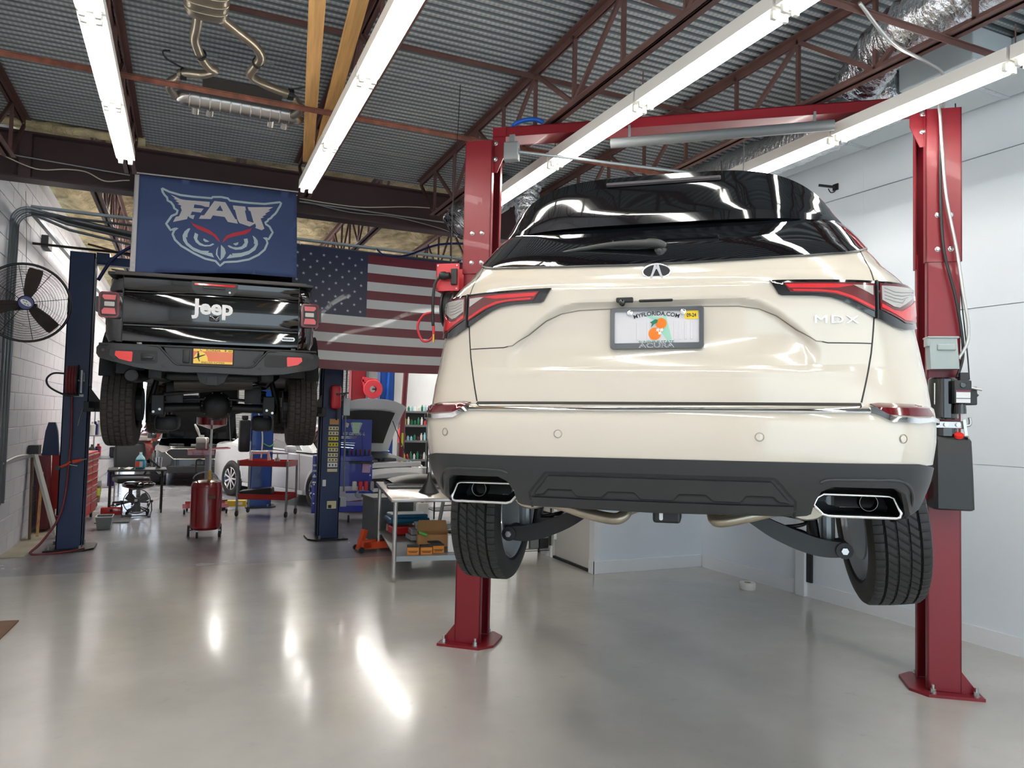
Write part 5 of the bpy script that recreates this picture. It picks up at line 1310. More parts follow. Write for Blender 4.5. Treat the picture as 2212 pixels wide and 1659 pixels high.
# ================================================================= BANNER, FLAG, HANGING THINGS
def wave_b(x, z, off=0.0):
    k = (3.97-z)
    return Vector((x, 8.10+.018*math.sin(x*5+z*3)*min(1, k*2)+.010*math.sin(x*11-z*6)*min(1, k*3)-off, z))
fb = thing('banner', 'navy blue banner with white winged FAU letters and owl eyes emblem above the pickup', 'banner', (0, 0, 0))
field = [(-.510, 3.956), (.998, 3.990), (1.015, 3.6), (1.031, 3.083), (.56, 3.073), (0, 3.03), (-.510, 2.984)]
plate(MB(), [field], wave_b, 0, -.0015, .06).build('cloth', 'navy_flag', fb, smooth=True)
plate(MB(), [[(-.545, 3.950), (-.505, 3.956), (-.505, 2.984), (-.552, 2.982)]], wave_b, .002, -.002, .05).build('sleeve', 'flag_white', fb, smooth=True)
EM = {
'ring': [(-0.3,3.848),(-0.231,3.822),(-0.128,3.805),(-0.011,3.805),(0.161,3.813),(0.171,3.827),(0.251,3.839),(0.316,3.835),(0.336,3.815),(0.522,3.819),(0.679,3.828),(0.759,3.848),(0.83,3.866),(0.843,3.859),(0.832,3.824),(0.817,3.796),(0.806,3.769),(0.787,3.737),(0.763,3.712),(0.744,3.684),(0.721,3.669),(0.714,3.651),(0.69,3.631),(0.699,3.615),(0.736,3.594),(0.77,3.539),(0.733,3.463),(0.684,3.474),(0.713,3.452),(0.722,3.42),(0.697,3.349),(0.636,3.284),(0.544,3.223),(0.429,3.186),(0.307,3.167),(0.267,3.126),(0.223,3.172),(0.125,3.186),(0.012,3.231),(-0.101,3.291),(-0.161,3.348),(-0.185,3.402),(-0.172,3.443),(-0.144,3.469),(-0.205,3.442),(-0.247,3.502),(-0.2,3.585),(-0.157,3.611),(-0.149,3.646),(-0.18,3.664),(-0.189,3.691),(-0.212,3.72),(-0.242,3.732),(-0.25,3.763),(-0.273,3.784),(-0.292,3.813)],
'F': [(-0.219,3.797),(-0.127,3.764),(-0.083,3.761),(0.028,3.766),(0.146,3.772),(0.142,3.716),(0.104,3.715),(0.067,3.725),(0.003,3.727),(-0.002,3.688),(0.09,3.694),(0.066,3.649),(-0.016,3.65),(-0.029,3.611),(0.011,3.617),(-0.002,3.572),(-0.032,3.583),(-0.051,3.6),(-0.059,3.567),(-0.186,3.526),(-0.163,3.58),(-0.133,3.59),(-0.111,3.653),(-0.124,3.688),(-0.113,3.697),(-0.154,3.712),(-0.132,3.719),(-0.173,3.74),(-0.148,3.747),(-0.192,3.759),(-0.174,3.763)],
'A': [(0.188,3.788),(0.294,3.791),(0.397,3.631),(0.408,3.632),(0.423,3.588),(0.325,3.592),(0.293,3.638),(0.179,3.635),(0.16,3.594),(0.051,3.583),(0.067,3.62),(0.097,3.624)],
'Ah': [(0.245,3.751),(0.275,3.695),(0.209,3.691)],
'U': [(0.367,3.77),(0.488,3.776),(0.497,3.736),(0.486,3.734),(0.513,3.629),(0.572,3.616),(0.576,3.62),(0.54,3.737),(0.525,3.738),(0.512,3.773),(0.764,3.804),(0.713,3.765),(0.738,3.764),(0.683,3.723),(0.699,3.719),(0.657,3.69),(0.677,3.684),(0.645,3.671),(0.646,3.663),(0.685,3.567),(0.658,3.547),(0.594,3.564),(0.601,3.582),(0.592,3.61),(0.539,3.572),(0.44,3.595),(0.42,3.625),(0.389,3.729),(0.377,3.729)],
'b1': [(-0.027,3.552),(0.0,3.526),(0.06,3.509),(0.151,3.48),(0.213,3.442),(0.245,3.405),(0.257,3.371),(0.23,3.387),(0.191,3.427),(0.122,3.451),(0.047,3.475),(0.001,3.506)],
'b2': [(0.28,3.368),(0.29,3.402),(0.319,3.447),(0.379,3.483),(0.471,3.515),(0.532,3.544),(0.563,3.56),(0.548,3.525),(0.503,3.486),(0.403,3.453),(0.335,3.424)],
'e1': [(0.019,3.436),(0.05,3.422),(0.043,3.372),(0.067,3.343),(0.112,3.324),(0.157,3.329),(0.19,3.351),(0.205,3.343),(0.172,3.318),(0.12,3.308),(0.068,3.314),(0.03,3.342),(0.009,3.385)],
'p1': [(0.102,3.389),(0.156,3.365),(0.145,3.358),(0.118,3.355),(0.099,3.371)],
'e2': [(0.485,3.432),(0.522,3.442),(0.529,3.405),(0.516,3.354),(0.47,3.319),(0.409,3.308),(0.354,3.323),(0.331,3.342),(0.346,3.349),(0.385,3.334),(0.431,3.336),(0.469,3.352),(0.495,3.393)],
'p2': [(0.383,3.37),(0.437,3.392),(0.43,3.365),(0.407,3.352)],
'c1': [(-0.027,3.476),(-0.046,3.471),(-0.077,3.439),(-0.094,3.397),(-0.088,3.349),(-0.057,3.304),(0.011,3.255),(0.086,3.231),(0.207,3.207),(0.186,3.25),(0.149,3.25),(0.159,3.268),(0.085,3.263),(0.01,3.287),(-0.044,3.33),(-0.064,3.384),(-0.049,3.379),(-0.047,3.418),(-0.027,3.466)],
'c2': [(0.57,3.479),(0.598,3.464),(0.623,3.433),(0.628,3.392),(0.603,3.33),(0.542,3.277),(0.465,3.24),(0.324,3.206),(0.361,3.257),(0.384,3.243),(0.376,3.265),(0.464,3.281),(0.541,3.315),(0.586,3.362),(0.6,3.397),(0.586,3.391),(0.587,3.429)],
'k1': [(0.244,3.326),(0.226,3.288),(0.224,3.238),(0.265,3.177),(0.266,3.192),(0.238,3.24),(0.238,3.281)],
'k2': [(0.268,3.346),(0.305,3.309),(0.318,3.265),(0.301,3.218),(0.268,3.179),(0.27,3.243)]}
g = MB(); R_ = EM['ring']; line_on(g, R_+R_[:1], .021, .0022, .0005, wave_b); g.build('emblem_outline', 'flag_ice', fb)
for k in ('F', 'U'): plate(MB(), [EM[k][::-1]], wave_b, .0022, .0005, .06).build('letter', 'flag_white', fb)
plate(MB(), [EM['A'][::-1], EM['Ah']], wave_b, .0022, .0005, .06).build('letter', 'flag_white', fb)
for k in ('b1', 'b2'): plate(MB(), [EM[k]], wave_b, .0022, .0005, .06).build('brow', 'flag_red', fb)
for k in ('e1', 'p1', 'e2', 'p2', 'c1', 'c2', 'k1', 'k2'): plate(MB(), [EM[k]], wave_b, .0022, .0005, .06).build('eye_mark', 'flag_ice', fb)
MB().tube([(-.555, 8.07, 3.962), (.2, 8.07, 3.982), (1.01, 8.07, 3.996)], .007, 6).build('hem_rope', 'flag_white', fb)
for x in (-.54, 1.0): MB().bar((x, 8.08, 3.96), (x, 8.29, 4.02), .01, .01).build('tie', 'flag_white', fb)
# stars and stripes
US0, US1 = 1.09, 3.44
def wave_u(x, z, off=0.0):
    s = (x-US0)/(US1-US0); sag = .018*math.sin(PI*s)-.0
    return Vector((x, 9.20+.010*math.sin(x*2.6+1)+.003*math.sin(x*6+z)-off, z-sag*(.3+.7*(3.66-z)/1.45)))
uf = thing('flag', 'large glossy stars and stripes flag hung between pickup and white vehicle', 'flag', (0, 0, 0))
SH = 1.455/13; cx1 = US0+.94
def uq(x0, x1, z0, z1, n, off=0, m=2):
    rows = [[wave_u(x0+(x1-x0)*i/n, z1+(z0-z1)*j/m, off) for i in range(n+1)] for j in range(m+1)]
    return MB().sheet(rows)
for k in range(13):
    z1 = 3.655-k*SH; x0 = cx1 if k < 7 else US0
    uq(x0, US1, z1-SH, z1, 24).build('stripe', 'us_red' if k % 2 == 0 else 'us_white', uf, smooth=True)
uq(US0, cx1, 3.655-7*SH, 3.655, 14, 0, 8).build('canton', 'us_navy', uf, smooth=True)
st = [((.022 if k % 2 == 0 else .0085)*math.sin(2*PI*k/10), (.022 if k % 2 == 0 else .0085)*math.cos(2*PI*k/10)) for k in range(10)]
for r in range(9):
    for c in range(6 if r % 2 == 0 else 5):
        x = US0+.94*(1+2*c+(0 if r % 2 == 0 else 1))/12; z = 3.655-7*SH*(r+.85)/9.6
        p = wave_u(x, z, .0015)
        MB().prism(st, lambda a, b, t: (p.x+a, p.y-t, p.z+b), 0, .0008).build('star', 'us_star', uf)
uq(US0, US1, 3.652, 3.68, 12, -.002).build('header_hem', 'us_navy', uf)
for x in (1.2, 2.2, 3.3): MB().tube([(x, 9.2, 3.67), (x, 9.27, 3.735)], .004, 6).build('tie', 'plastic_white', uf)
tag(MB().tube([(-1.6, 9.30, 3.79), (4.0, 9.30, 3.75)], .020, 8).build('steel_pipe', 'galv'), 'upper of two grey pipes crossing above the star field flag', 'pipe', 'pipes above the flag')
tag(MB().tube([(-1.6, 9.33, 3.72), (4.0, 9.33, 3.70)], .014, 8).build('steel_pipe', 'dark_grey'), 'lower thinner grey pipe just above the star field flag', 'pipe', 'pipes above the flag')
# ---- hanging exhaust system
ex = thing('exhaust_assembly', 'dull steel car exhaust with two bent pipes hung under the deck left of the planks', 'exhaust', (0, 0, 0))
E = 'exhaust_steel'; ZE = 3.90
mb = MB(); rows = []
for y, k in ((3.86, .3), (3.88, .85), (3.93, 1), (4.46, 1), (4.51, .85), (4.53, .3)):
    rows.append([(.018+.115*k*math.copysign(abs(math.cos(a))**.6, math.cos(a)), y, ZE+.02+.062*k*math.copysign(abs(math.sin(a))**.6, math.sin(a))) for a in [2*PI*i/28 for i in range(29)]])
mb.sheet(rows); mb.build('front_muffler', E, ex, smooth=True)
for k in range(6):
    y = 3.98+k*.085; MB().tube([(.018+.117*math.copysign(abs(math.cos(a))**.6, math.cos(a)), y, ZE+.02+.064*math.copysign(abs(math.sin(a))**.6, math.sin(a))) for a in [2*PI*i/24 for i in range(24)]], .004, 6, closed=True).build('muffler_rib', E, ex, smooth=True)
MB().tube(spline([(-.02, 4.50, ZE), (-.028, 4.66, ZE), (-.038, 4.82, ZE), (.0, 5.02, ZE-.01), (.05, 5.16, ZE-.01), (.09, 5.24, ZE+.01), (.02, 5.36, ZE+.02), (-.09, 5.40, ZE+.02), (-.13, 5.42, ZE+.02)], 8), .029, 14).build('pipe', E, ex, smooth=True)
MB().tube(spline([(.10, 4.50, ZE), (.20, 4.62, ZE), (.30, 4.74, ZE), (.350, 4.86, ZE-.01), (.325, 5.02, ZE-.01), (.31, 5.18, ZE), (.40, 5.32, ZE+.02), (.50, 5.38, ZE+.02), (.62, 5.42, ZE+.02)], 8), .029, 14).build('pipe', E, ex, smooth=True)
rows = []
for i in range(25):
    x = -.15+.90*i/24; k = min(1, math.sin(PI*(i+.6)/25.2)*4)**.5; r = 1+(.05 if i % 2 else 0)
    rows.append([(x, 5.86+.085*k*r*math.cos(a), ZE+.035+.058*k*r*math.sin(a)) for a in [2*PI*j/16 for j in range(17)]])
MB().sheet(rows).build('rear_muffler', 'stainless', ex, auto=50)
for i in range(11):
    x = -.06+i*.07; MB().tube([(x, 5.86+.092*math.cos(a), ZE+.035+.064*math.sin(a)) for a in [2*PI*k/18 for k in range(18)]], .005, 5, closed=True).build('muffler_rib', 'stainless', ex, smooth=True)
for x in (-.02, .08, .52, .62): MB().cyl((x, 5.93, ZE+.01), (x, 5.98, ZE-.02), .028, 14).build('outlet_stub', 'stainless', ex)
MB().b2(.02, .56, 5.44, 5.74, ZE+.04, ZE+.048, .002).build('heat_shield', 'dull_metal', ex)
for x, s in ((-.10, -1), (.60, 1)):
    MB().lathe((x, 5.42, ZE+.02), [(.034, -.02), (.040, -.02), (.040, .02), (.034, .02)], 18, 'X').build('pipe_clamp', 'black_metal', ex)
    MB().tube(spline([(x, 5.40, ZE+.05), (x+s*.10, 5.30, ZE+.05), (x+s*.12, 5.15, ZE+.03), (x+s*.08, 5.10, ZE+.02)], 5), .006, 6).build('hanger_hook', 'black_metal', ex)
    MB().tube(spline([(x+s*.02, 5.46, ZE+.02), (x+s*.10, 5.60, ZE), (x+s*.06, 5.82, ZE+.02)], 4), .028, 10).build('pipe_elbow', E, ex, smooth=True)
for x, y in ((.0, 5.0), (.34, 4.95)): MB().lathe((x, y, ZE-.01), [(.030, -.012), (.036, -.012), (.036, .012), (.030, .012)], 16, 'Y').build('pipe_clamp', 'black_metal', ex); MB().bar((x+.03, y, ZE), (x+.10, y, ZE), .008, .008).build('clamp_bolt', 'steel_bright', ex)
MB().tube([(.0, 4.2, ZE+.08), (.0, 4.2, 4.38)], .004, 6).build('hanger_wire', 'ink', ex)
# ---- two pine planks
def plank(x0, x1, y0, y1, z, label):
    w = .044; a = math.atan2(x1-x0, y1-y0); L = math.hypot(x1-x0, y1-y0)
    t = MB().box((0, 0, 0), (w*2, L, .038), ch=.003).build('lumber_plank', 'wood_pine')
    t.location = ((x0+x1)/2, (y0+y1)/2, z+.019); t.rotation_euler = (0, 0, -a); tag(t, label, 'plank', 'pine planks laid under the deck')
plank(.42, .893, 2.9, 6.56, 3.828, 'pine plank nearer the hanging exhaust, longer of the pair')
plank(.69, .955, 2.9, 6.38, 3.832, 'pine plank nearer the strip lights, right of its twin')
# ---- flexible foil ducts
def foil(name, pts, r, label, n=10, group='foil ducts'):
    P = spline(pts, n); rr_ = [r*(1+.07*math.sin(i*2.3)+random.uniform(-.05, .05)) for i in range(len(P))]
    nn = 26; mb = MB(); mb.tube(P, rr_, nn)
    mb.v = [tuple(c+random.uniform(-.008, .008) for c in v) for v in mb.v]
    return tag(mb.build(name, 'foil', None, smooth=True), label, 'duct', group)
random.seed(5)
foil('flexible_duct', [(4.16, 3.68, 3.98), (4.13, 3.56, 4.03), (3.99, 3.30, 4.06), (3.90, 3.05, 4.07), (3.90, 2.8, 4.08), (3.93, 2.5, 4.10), (4.1, 1.6, 4.12)], .15, 'fat silver foil duct hanging at the upper right, in front of the joist')
foil('flexible_duct', [(3.18, 7.6, 4.22), (3.12, 7.4, 4.12), (2.95, 7.2, 3.98), (2.72, 7.05, 3.82), (2.52, 6.98, 3.66), (2.42, 6.95, 3.55)], .16, 'silver foil duct with drooping end behind the left red column')
foil('flexible_duct', [(3.35, 7.0, 4.3), (3.22, 7.0, 4.05), (3.20, 7.0, 3.8), (3.25, 7.0, 3.55)], .12, 'silver foil duct dropping right of the left red column')
foil('flexible_duct', [(4.75, 3.76, 4.10), (4.72, 4.2, 4.08), (4.72, 4.8, 4.05), (4.70, 5.6, 4.05), (4.7, 6.6, 4.1)], .17, 'long silver foil duct running beside the white panelled wall', 14)
rd = thing('air_duct', 'pale insulated rectangular duct along the top of the right wall', 'duct', (5.3, 4.5, 4.2), .0462)
for k in range(6):
    MB().b2(-.28, .20, -3.4+k*1.2, -3.4+k*1.2+1.19, -.07, .13, .01).build('duct_section', mat('duct_board', rgb(196, 204, 208), .45, bump=.5, bscale=8, dist=.01), rd)
    MB().b2(-.285, .21, -3.42+k*1.2, -3.38+k*1.2, -.075, .135).build('duct_tape', 'foil', rd)
dbx = thing('duct_box', 'grey square duct fitting above the right red column with black straps', 'duct', (4.86, 3.45, 4.1))
MB().b2(-.20, .20, -.28, .28, -.02, .22, .01).build('box', 'duct_board', dbx); MB().b2(-.06, .06, -.285, .285, -.03, -.02).build('strap', 'black_metal', dbx)
tag(MB().box((5.2, 3.05, 4.10), (.50, .05, .012), rz=.12).build('duct_strap', 'black_metal'), 'black flat strap under the pale duct right of the right red column', 'strap')
# wires and conduits
def wire(name, pts, r, m, label, cat, n=8): return tag(MB().tube(spline(pts, 6), r, n).build(name, m, None, smooth=True), label, cat)
wire('armoured_cable', [(3.09, 2.70, 3.82), (3.45, 2.80, 3.74), (3.89, 2.93, 3.79), (4.20, 3.05, 3.83), (4.36, 3.16, 3.72), (4.38, 3.21, 3.68)], .010, 'conduit_flex', 'grey armoured cable sagging past the fat foil duct to the right red column', 'cable')
wire('white_cable', [(-1.70, 8.26, 4.02), (-1.40, 8.26, 3.92), (-1.15, 8.26, 3.955), (-.98, 8.26, 3.955), (-.82, 8.26, 3.89), (-.66, 8.26, 3.92), (-.60, 8.26, 3.93)], .006, 'wire_white', 'loose white cable wavering along the brown beam at the left', 'cable')
wire('white_cable', [(1.05, 8.26, 3.98), (1.40, 8.26, 3.97), (1.75, 8.26, 3.98), (2.30, 8.26, 4.06), (2.76, 8.26, 4.09)], .006, 'wire_white', 'loose white cable on the brown beam right of the banner', 'cable')
tag(MB().tube([(-1.75, 8.27, 4.035), (-.60, 8.27, 3.985)], .008, 8).build('steel_conduit', 'galv'), 'straight steel conduit on the brown beam left of the banner', 'conduit')
tag(MB().tube([(1.05, 8.27, 3.95), (3.1, 8.27, 3.93)], .010, 8).build('steel_conduit', 'galv'), 'straight steel conduit on the brown beam right of the banner', 'conduit')
wire('grey_cable', [(1.1, 8.25, 3.955), (1.6, 8.25, 3.90), (2.1, 8.25, 3.915), (2.6, 8.25, 3.86), (2.9, 8.25, 3.80)], .006, 'galv', 'thin grey cable sagging under the conduit on the brown beam', 'cable')
wire('air_hose', [(2.9, 7.8, 3.60), (2.6, 8.1, 3.62), (2.35, 8.6, 3.56), (2.2, 9.0, 3.62), (2.15, 9.25, 3.74)], .013, 'navy_hose', 'navy hose dropping from behind the left red column to the flag pipes', 'hose')
for i, (y, lb) in enumerate(((9.22, 'wall conduit nearest the viewer beside the big fan'), (9.36, 'middle wall conduit beside the big fan'), (9.52, 'third wall conduit beside the big fan'))):
    tag(MB().tube([(-1.755, y, .6), (-1.755, y, 3.60)]+arc((-1.60, y, 3.60), .155, PI, PI/2, 6)+[(-1.3, y+.25, 3.74-i*.03), (.0, y+.9, 3.70-i*.05)], .017, 8).build('wall_conduit', 'galv', None, smooth=True), lb, 'conduit', 'conduits on the block wall')
tag(MB().tube([(-1.6, 10.5, 3.98), (.2, 10.5, 3.72)], .040, 10).build('black_pipe', 'black_metal'), 'thick black pipe crossing under the foam at the upper left', 'pipe')
tag(MB().tube([(-1.2, 10.6, 3.70), (1.0, 11.2, 3.35)], .014, 8).build('brace_rod', 'steel_brown'), 'thin brown rod slanting down under the foam toward the banner', 'rod')
tag(MB().tube([(-1.79, 10.55, 3.63), (1.0, 10.55, 3.60)], .016, 8).build('brace_rod', 'black_metal'), 'dark rod running level above the left dark blue column', 'rod')
wire('white_cable', [(-1.765, 9.4, 1.02), (-1.765, 10.2, 1.06), (-1.765, 11.3, 1.03), (-1.765, 12.6, 1.01)], .011, 'plastic_white', 'white cable along the block wall at waist height', 'cable')
MBX = MB().b2(-1.78, -1.70, 11.1, 11.4, 3.70, 3.86, .004); tag(MBX.build('steel_bracket', 'dark_grey'), 'dark square bracket high on the block wall', 'bracket')
tag(MB().bar((-1.72, 9.9, 3.90), (-1.2, 13.2, 3.35), .05, .04).build('steel_rail', 'galv'), 'grey rail slanting down from the conduits behind the left dark blue column', 'rail')
# ---- big wall fan
fx, fy, fz = -1.455, 8.45, 2.65
fan = thing('wall_fan', 'large round caged industrial fan with three brown blades on the block wall', 'fan', (fx, fy, fz))
dv = Vector((0, 0, 1.65))-Vector((fx, fy, fz)); dv.normalize()
fan.rotation_euler = (math.asin(dv.z)*-1*-1*0+math.atan2(-dv.z, math.hypot(dv.x, dv.y))*1, 0, math.atan2(dv.x, -dv.y))
FR = .375
def ringp(r, y): return [(r*math.cos(2*PI*k/56), y, r*math.sin(2*PI*k/56)) for k in range(56)]
MB().tube(ringp(FR, 0), .012, 8, closed=True).build('cage_rim', 'black_metal', fan, smooth=True)
MB().tube(ringp(FR, .16), .007, 6, closed=True).build('cage_rim', 'black_metal', fan, smooth=True)
g = MB()
for k in range(26):
    r = .07+(FR-.07)*k/26; y = -.055*(1-(r/FR)**2.2)
    g.tube(ringp(r, y), .0019, 4, closed=True)
    if k % 2 == 0: g.tube(ringp(r, .16+.03*(1-(r/FR)**2)), .0013, 4, closed=True)
o = g.build('guard_wires', 'black_metal', fan, smooth=True); o['kind'] = 'stuff'
for k in range(8):
    a = 2*PI*k/8+.2; c, s = math.cos(a), math.sin(a)
    MB().tube([(r*c, -.055*(1-(r/FR)**2.2)-.003, r*s) for r in (.05, .15, .25, .33, FR)], .003, 6).build('guard_rib', 'black_metal', fan)
    MB().tube([(FR*c, 0, FR*s), (FR*c, .16, FR*s), (.05*c, .20, .05*s)], .003, 6).build('guard_rib', 'black_metal', fan)
for a in (78, -44, 196):
    a = math.radians(a); c, s = math.cos(a), math.sin(a); rows = []
    for r, w, t in ((.05, .05, .02), (.12, .10, .03), (.22, .128, .035), (.32, .130, .03), (.345, .11, .025)):
        rows.append([(r*c-q*w/2*s, .07+q*t, r*s+q*w/2*c) for q in (-1, -.5, 0, .5, 1)])
    MB().sheet(rows).build('blade', mat('blade_brown', rgb(74, 58, 50), .45), fan, smooth=True)
MB().cyl((0, .03, 0), (0, .20, 0), .07, 20).build('motor', 'black_metal', fan)
hb_ = MB().lathe((0, 0, 0), [(.0001, -.072), (.062, -.070), (.068, -.062), (.068, -.05)], 28, 'Y').build('hub_badge', mat('fan_navy', rgb(36, 34, 96), .35), fan, auto=40)
MB().prism([(.050*math.cos(t)*math.cos(-.5)-.026*math.sin(t)*math.sin(-.5), .050*math.cos(t)*math.sin(-.5)+.026*math.sin(t)*math.cos(-.5)) for t in [2*PI*k/24 for k in range(24)]], lambda a, b, t: (a, -.074-t, b), 0, .001).build('badge_oval', 'label_white', hb_)
for dx, dz in ((-.018, .016), (.004, .010), (-.006, -.012), (.018, -.020)): MB().box((dx, -.0755, dz), (.016, .001, .007), ry=.5).build('badge_mark', 'fan_navy', hb_)
MB().tube([(0, .2, 0), (-.05, .30, 0)], .03, 8).build('fan_neck', 'black_metal', fan)
MB().tube([(0, .25, -.05), (-.02, .27, .6), (-.05, .3, 1.1)], .002, 6).build('pull_chain', 'ink', fan)
tag(MB().bar((-1.775, 8.75, 2.60), (-1.40, 8.70, 2.65), .05, .05).b2(-1.78, -1.76, 8.65, 8.85, 2.45, 2.80).build('fan_bracket', 'black_metal'), 'black wall bracket holding the big caged fan', 'bracket')
tag(MB().tube(spline([(-1.74, 9.05, 2.4), (-1.75, 9.1, 1.9), (-1.76, 9.0, 1.5), (-1.77, 9.0, 1.2)], 5), .005, 6).build('hanging_wire', 'dark_grey', None), 'thin grey wire hanging below the big wall fan', 'wire')
hk = thing('wall_hook', 'small black hook with wire high on the right wall beside the white vehicle roof', 'hook', (5.50, 5.12, 3.90))
MB().bar((.06, 0, 0), (-.06, .10, .03), .02, .02).build('arm', 'black_metal', hk)
MB().tube(spline([(.05, 0, 0), (.02, -.02, -.05), (-.01, 0, -.06), (-.02, .02, -.02)], 5), .005, 6).build('hook_end', 'black_metal', hk, smooth=True)
MB().b2(.045, .065, -.03, .03, -.03, .03).build('back_plate', 'black_metal', hk)
# ================================================================= CARS OF THE BACK BAY
def simple_car(name, label, paint, loc, rz, L=4.85, Wd=1.86, H=1.44, belt=.95, zb=.20, wheel_r=.335, hood_open=False, wb=(1.38, -1.47), cat='car', rimc='chrome', suv_=False, hang=1.0):
    t = thing(name, label, cat, (*loc, 0), rz)
    hl = L/2; hw = Wd/2; hoodz = belt-.10
    st = [(-hl, .60, .36, .62), (-hl+.08, .80, .24, .70), (-hl+.30, .93, zb, hoodz-.08), (-hl+.75, 1.0, zb, hoodz-.02), (-hl+1.25, 1.0, zb, belt-.03), (-.3, 1.0, zb, belt), (.8, 1.0, zb, belt+.03), (hl-.75, 1.0, zb, belt+.07), (hl-.30, .96, zb+.05, belt+.06), (hl-.06, .84, .32, belt-.02), (hl, .66, .45, belt-.18)]
    rows = []
    for y, k, z0, z1 in st:
        w = hw*k; r = []
        bay = hood_open and -hl+.28 < y < -hl+1.3
        for x, z in ((-.90, z0), (-1.0, z0+.12), (-1.0, z0+(z1-z0)*.55), (-.965, z1-.03), (-.90, z1), (-.78, z1-.22 if bay else z1+.02), (-.4, z1-.26 if bay else z1+.035), (0, z1-.26 if bay else z1+.04)): r.append((x*w, y, z))
        rows.append(r+[(-x, y_, z) for x, y_, z in r[-2::-1]])
    b = MB().sheet(rows); b.add(rows[0], [tuple(range(len(rows[0])))]); b.add(rows[-1], [tuple(range(len(rows[0])))])
    b.build('body', paint, t, auto=42)
    # greenhouse
    g0, g1, g2, g3 = -hl+1.25, -hl+2.0, hl-(1.35 if not suv_ else .8), hl-(.75 if not suv_ else .12)
    gh = []
    for y, k, z in ((g0, .90, belt), (g1-.05, .70, H-.06), (g1+.15, .68, H-.01), ((g1+g2)/2, .69, H), (g2, .67, H-.03), (g3, .86, belt+.06)):
        lo = .93 if g0 < y < g3 else .90; zl = belt-.01+.05*(y-g0)/(g3-g0)
        gh.append([(-lo*hw, min(max(y, g0), g3), zl), (-hw*(k+.035), y, z-.05 if z > belt+.1 else zl+.01), (-hw*k, y, z), (0, y, z+.015), (hw*k, y, z), (hw*(k+.035), y, z-.05 if z > belt+.1 else zl+.01), (lo*hw, min(max(y, g0), g3), zl)])
    MB().sheet(gh).build('roof', paint, t, auto=40)
    gl = 'glass_dark'
    mid = (g1+g2)/2
    for s in (-1, 1):
        def gp(y, f):   # point on the side glass plane
            zl = belt-.01+.05*(y-g0)/(g3-g0); zt = H-.06
            return (s*hw*((.93)*(1-f)+(.725)*f)+s*.006, y, zl+(zt-zl)*f)
        for a, b_, c, d in ((g0+.32, g1+.18, mid-.06, mid-.04), (mid+.02, mid+.04, g2-.12, g2+.18)):
            q = [gp(a, .08), gp(b_, .93), gp(c, .95), gp(d, .08)]
            MB().add(q+[(x-s*.02, y, z) for x, y, z in q], [(0, 1, 2, 3), (7, 6, 5, 4), (0, 4, 5, 1), (1, 5, 6, 2), (2, 6, 7, 3), (3, 7, 4, 0)]).build('side_window', gl, t)
        MB().bar((s*(hw+.004), mid-.30, belt-.18), (s*(hw+.004), mid-.12, belt-.175), .012, .025).build('door_handle', 'chrome' if paint == 'white_car' else paint, t)
        MB().bar((s*(hw+.001), mid-.01, zb+.1), (s*(hw+.001), mid-.01, belt-.02), .006, .004).build('door_gap', 'ink', t)
        MB().bar((s*(hw+.001), g0+.25, zb+.1), (s*(hw+.001), g0+.30, belt-.02), .006, .004).build('door_gap', 'ink', t)
        MB().box((s*(hw+.10), g0+.42, belt+.05), (.20, .10, .13), ch=.035).build('door_mirror', paint, t, auto=40)
        MB().b2(s*(hw*.985), s*(hw+.006), -1.0, 1.0, zb+.02, zb+.09, .01).build('side_sill', paint, t)
    MB().add([(-.78*hw, g0+.02, belt+.02), (.78*hw, g0+.02, belt+.02), (.62*hw, g1-.03, H-.05), (-.62*hw, g1-.03, H-.05)], [(0, 1, 2, 3)]).add([(-.78*hw, g0, belt+.03), (.78*hw, g0, belt+.03), (.62*hw, g1-.05, H-.04), (-.62*hw, g1-.05, H-.04)], [(0, 1, 2, 3)]).build('windscreen', gl, t)
    for y in wb:
        for s in (-1, 1):
            w = bpy.data.objects.new('wheel', None); COL.objects.link(w); w.parent = t; w.location = (s*(hw-.06), y, wheel_r)
            if s == -1: w.rotation_euler = (0, 0, PI)
            R = wheel_r
            MB().lathe((0, 0, 0), [(R*.66, .095), (R*.8, .11), (R*.94, .10), (R, .07), (R, -.07), (R*.94, -.1), (R*.6, -.1)], 32, 'X').build('tyre', 'rubber', w, smooth=True)
            rm = MB().lathe((0, 0, 0), [(R*.66, .095), (R*.64, .10), (R*.60, .07), (R*.58, -.05)], 32, 'X').cyl((.03, 0, 0), (.085, 0, 0), R*.16, 12)
            for k in range(9):
                a = 2*PI*k/9; rm.bar((.075, 0, 0), (.085, R*.62*math.cos(a), R*.62*math.sin(a)), .035, .02, (1, 0, 0))
            rm.build('rim', rimc, w, auto=40)
            MB().cyl((-.05, 0, 0), (-.04, 0, 0), R*.6, 20).build('brake_disc', 'dark_grey', w)
            rows = [[(s*(hw+e), y+(R+q)*math.cos(a), wheel_r+(R+q)*math.sin(a)) for a in [PI*k/16-.05 for k in range(17)]] for e, q in ((.006, .015), (.008, .055), (-.002, .07))]
            MB().sheet(rows).build('arch_lip', paint, t, smooth=True)
            MB().prism([((R+.03)*math.cos(a), (R+.03)*math.sin(a)) for a in [2*PI*k/28 for k in range(28)]], lambda a, b_, q: (q, y+a, wheel_r+b_), s*(hw-.16), s*(hw+.001)).build('wheel_well', 'ink', t)
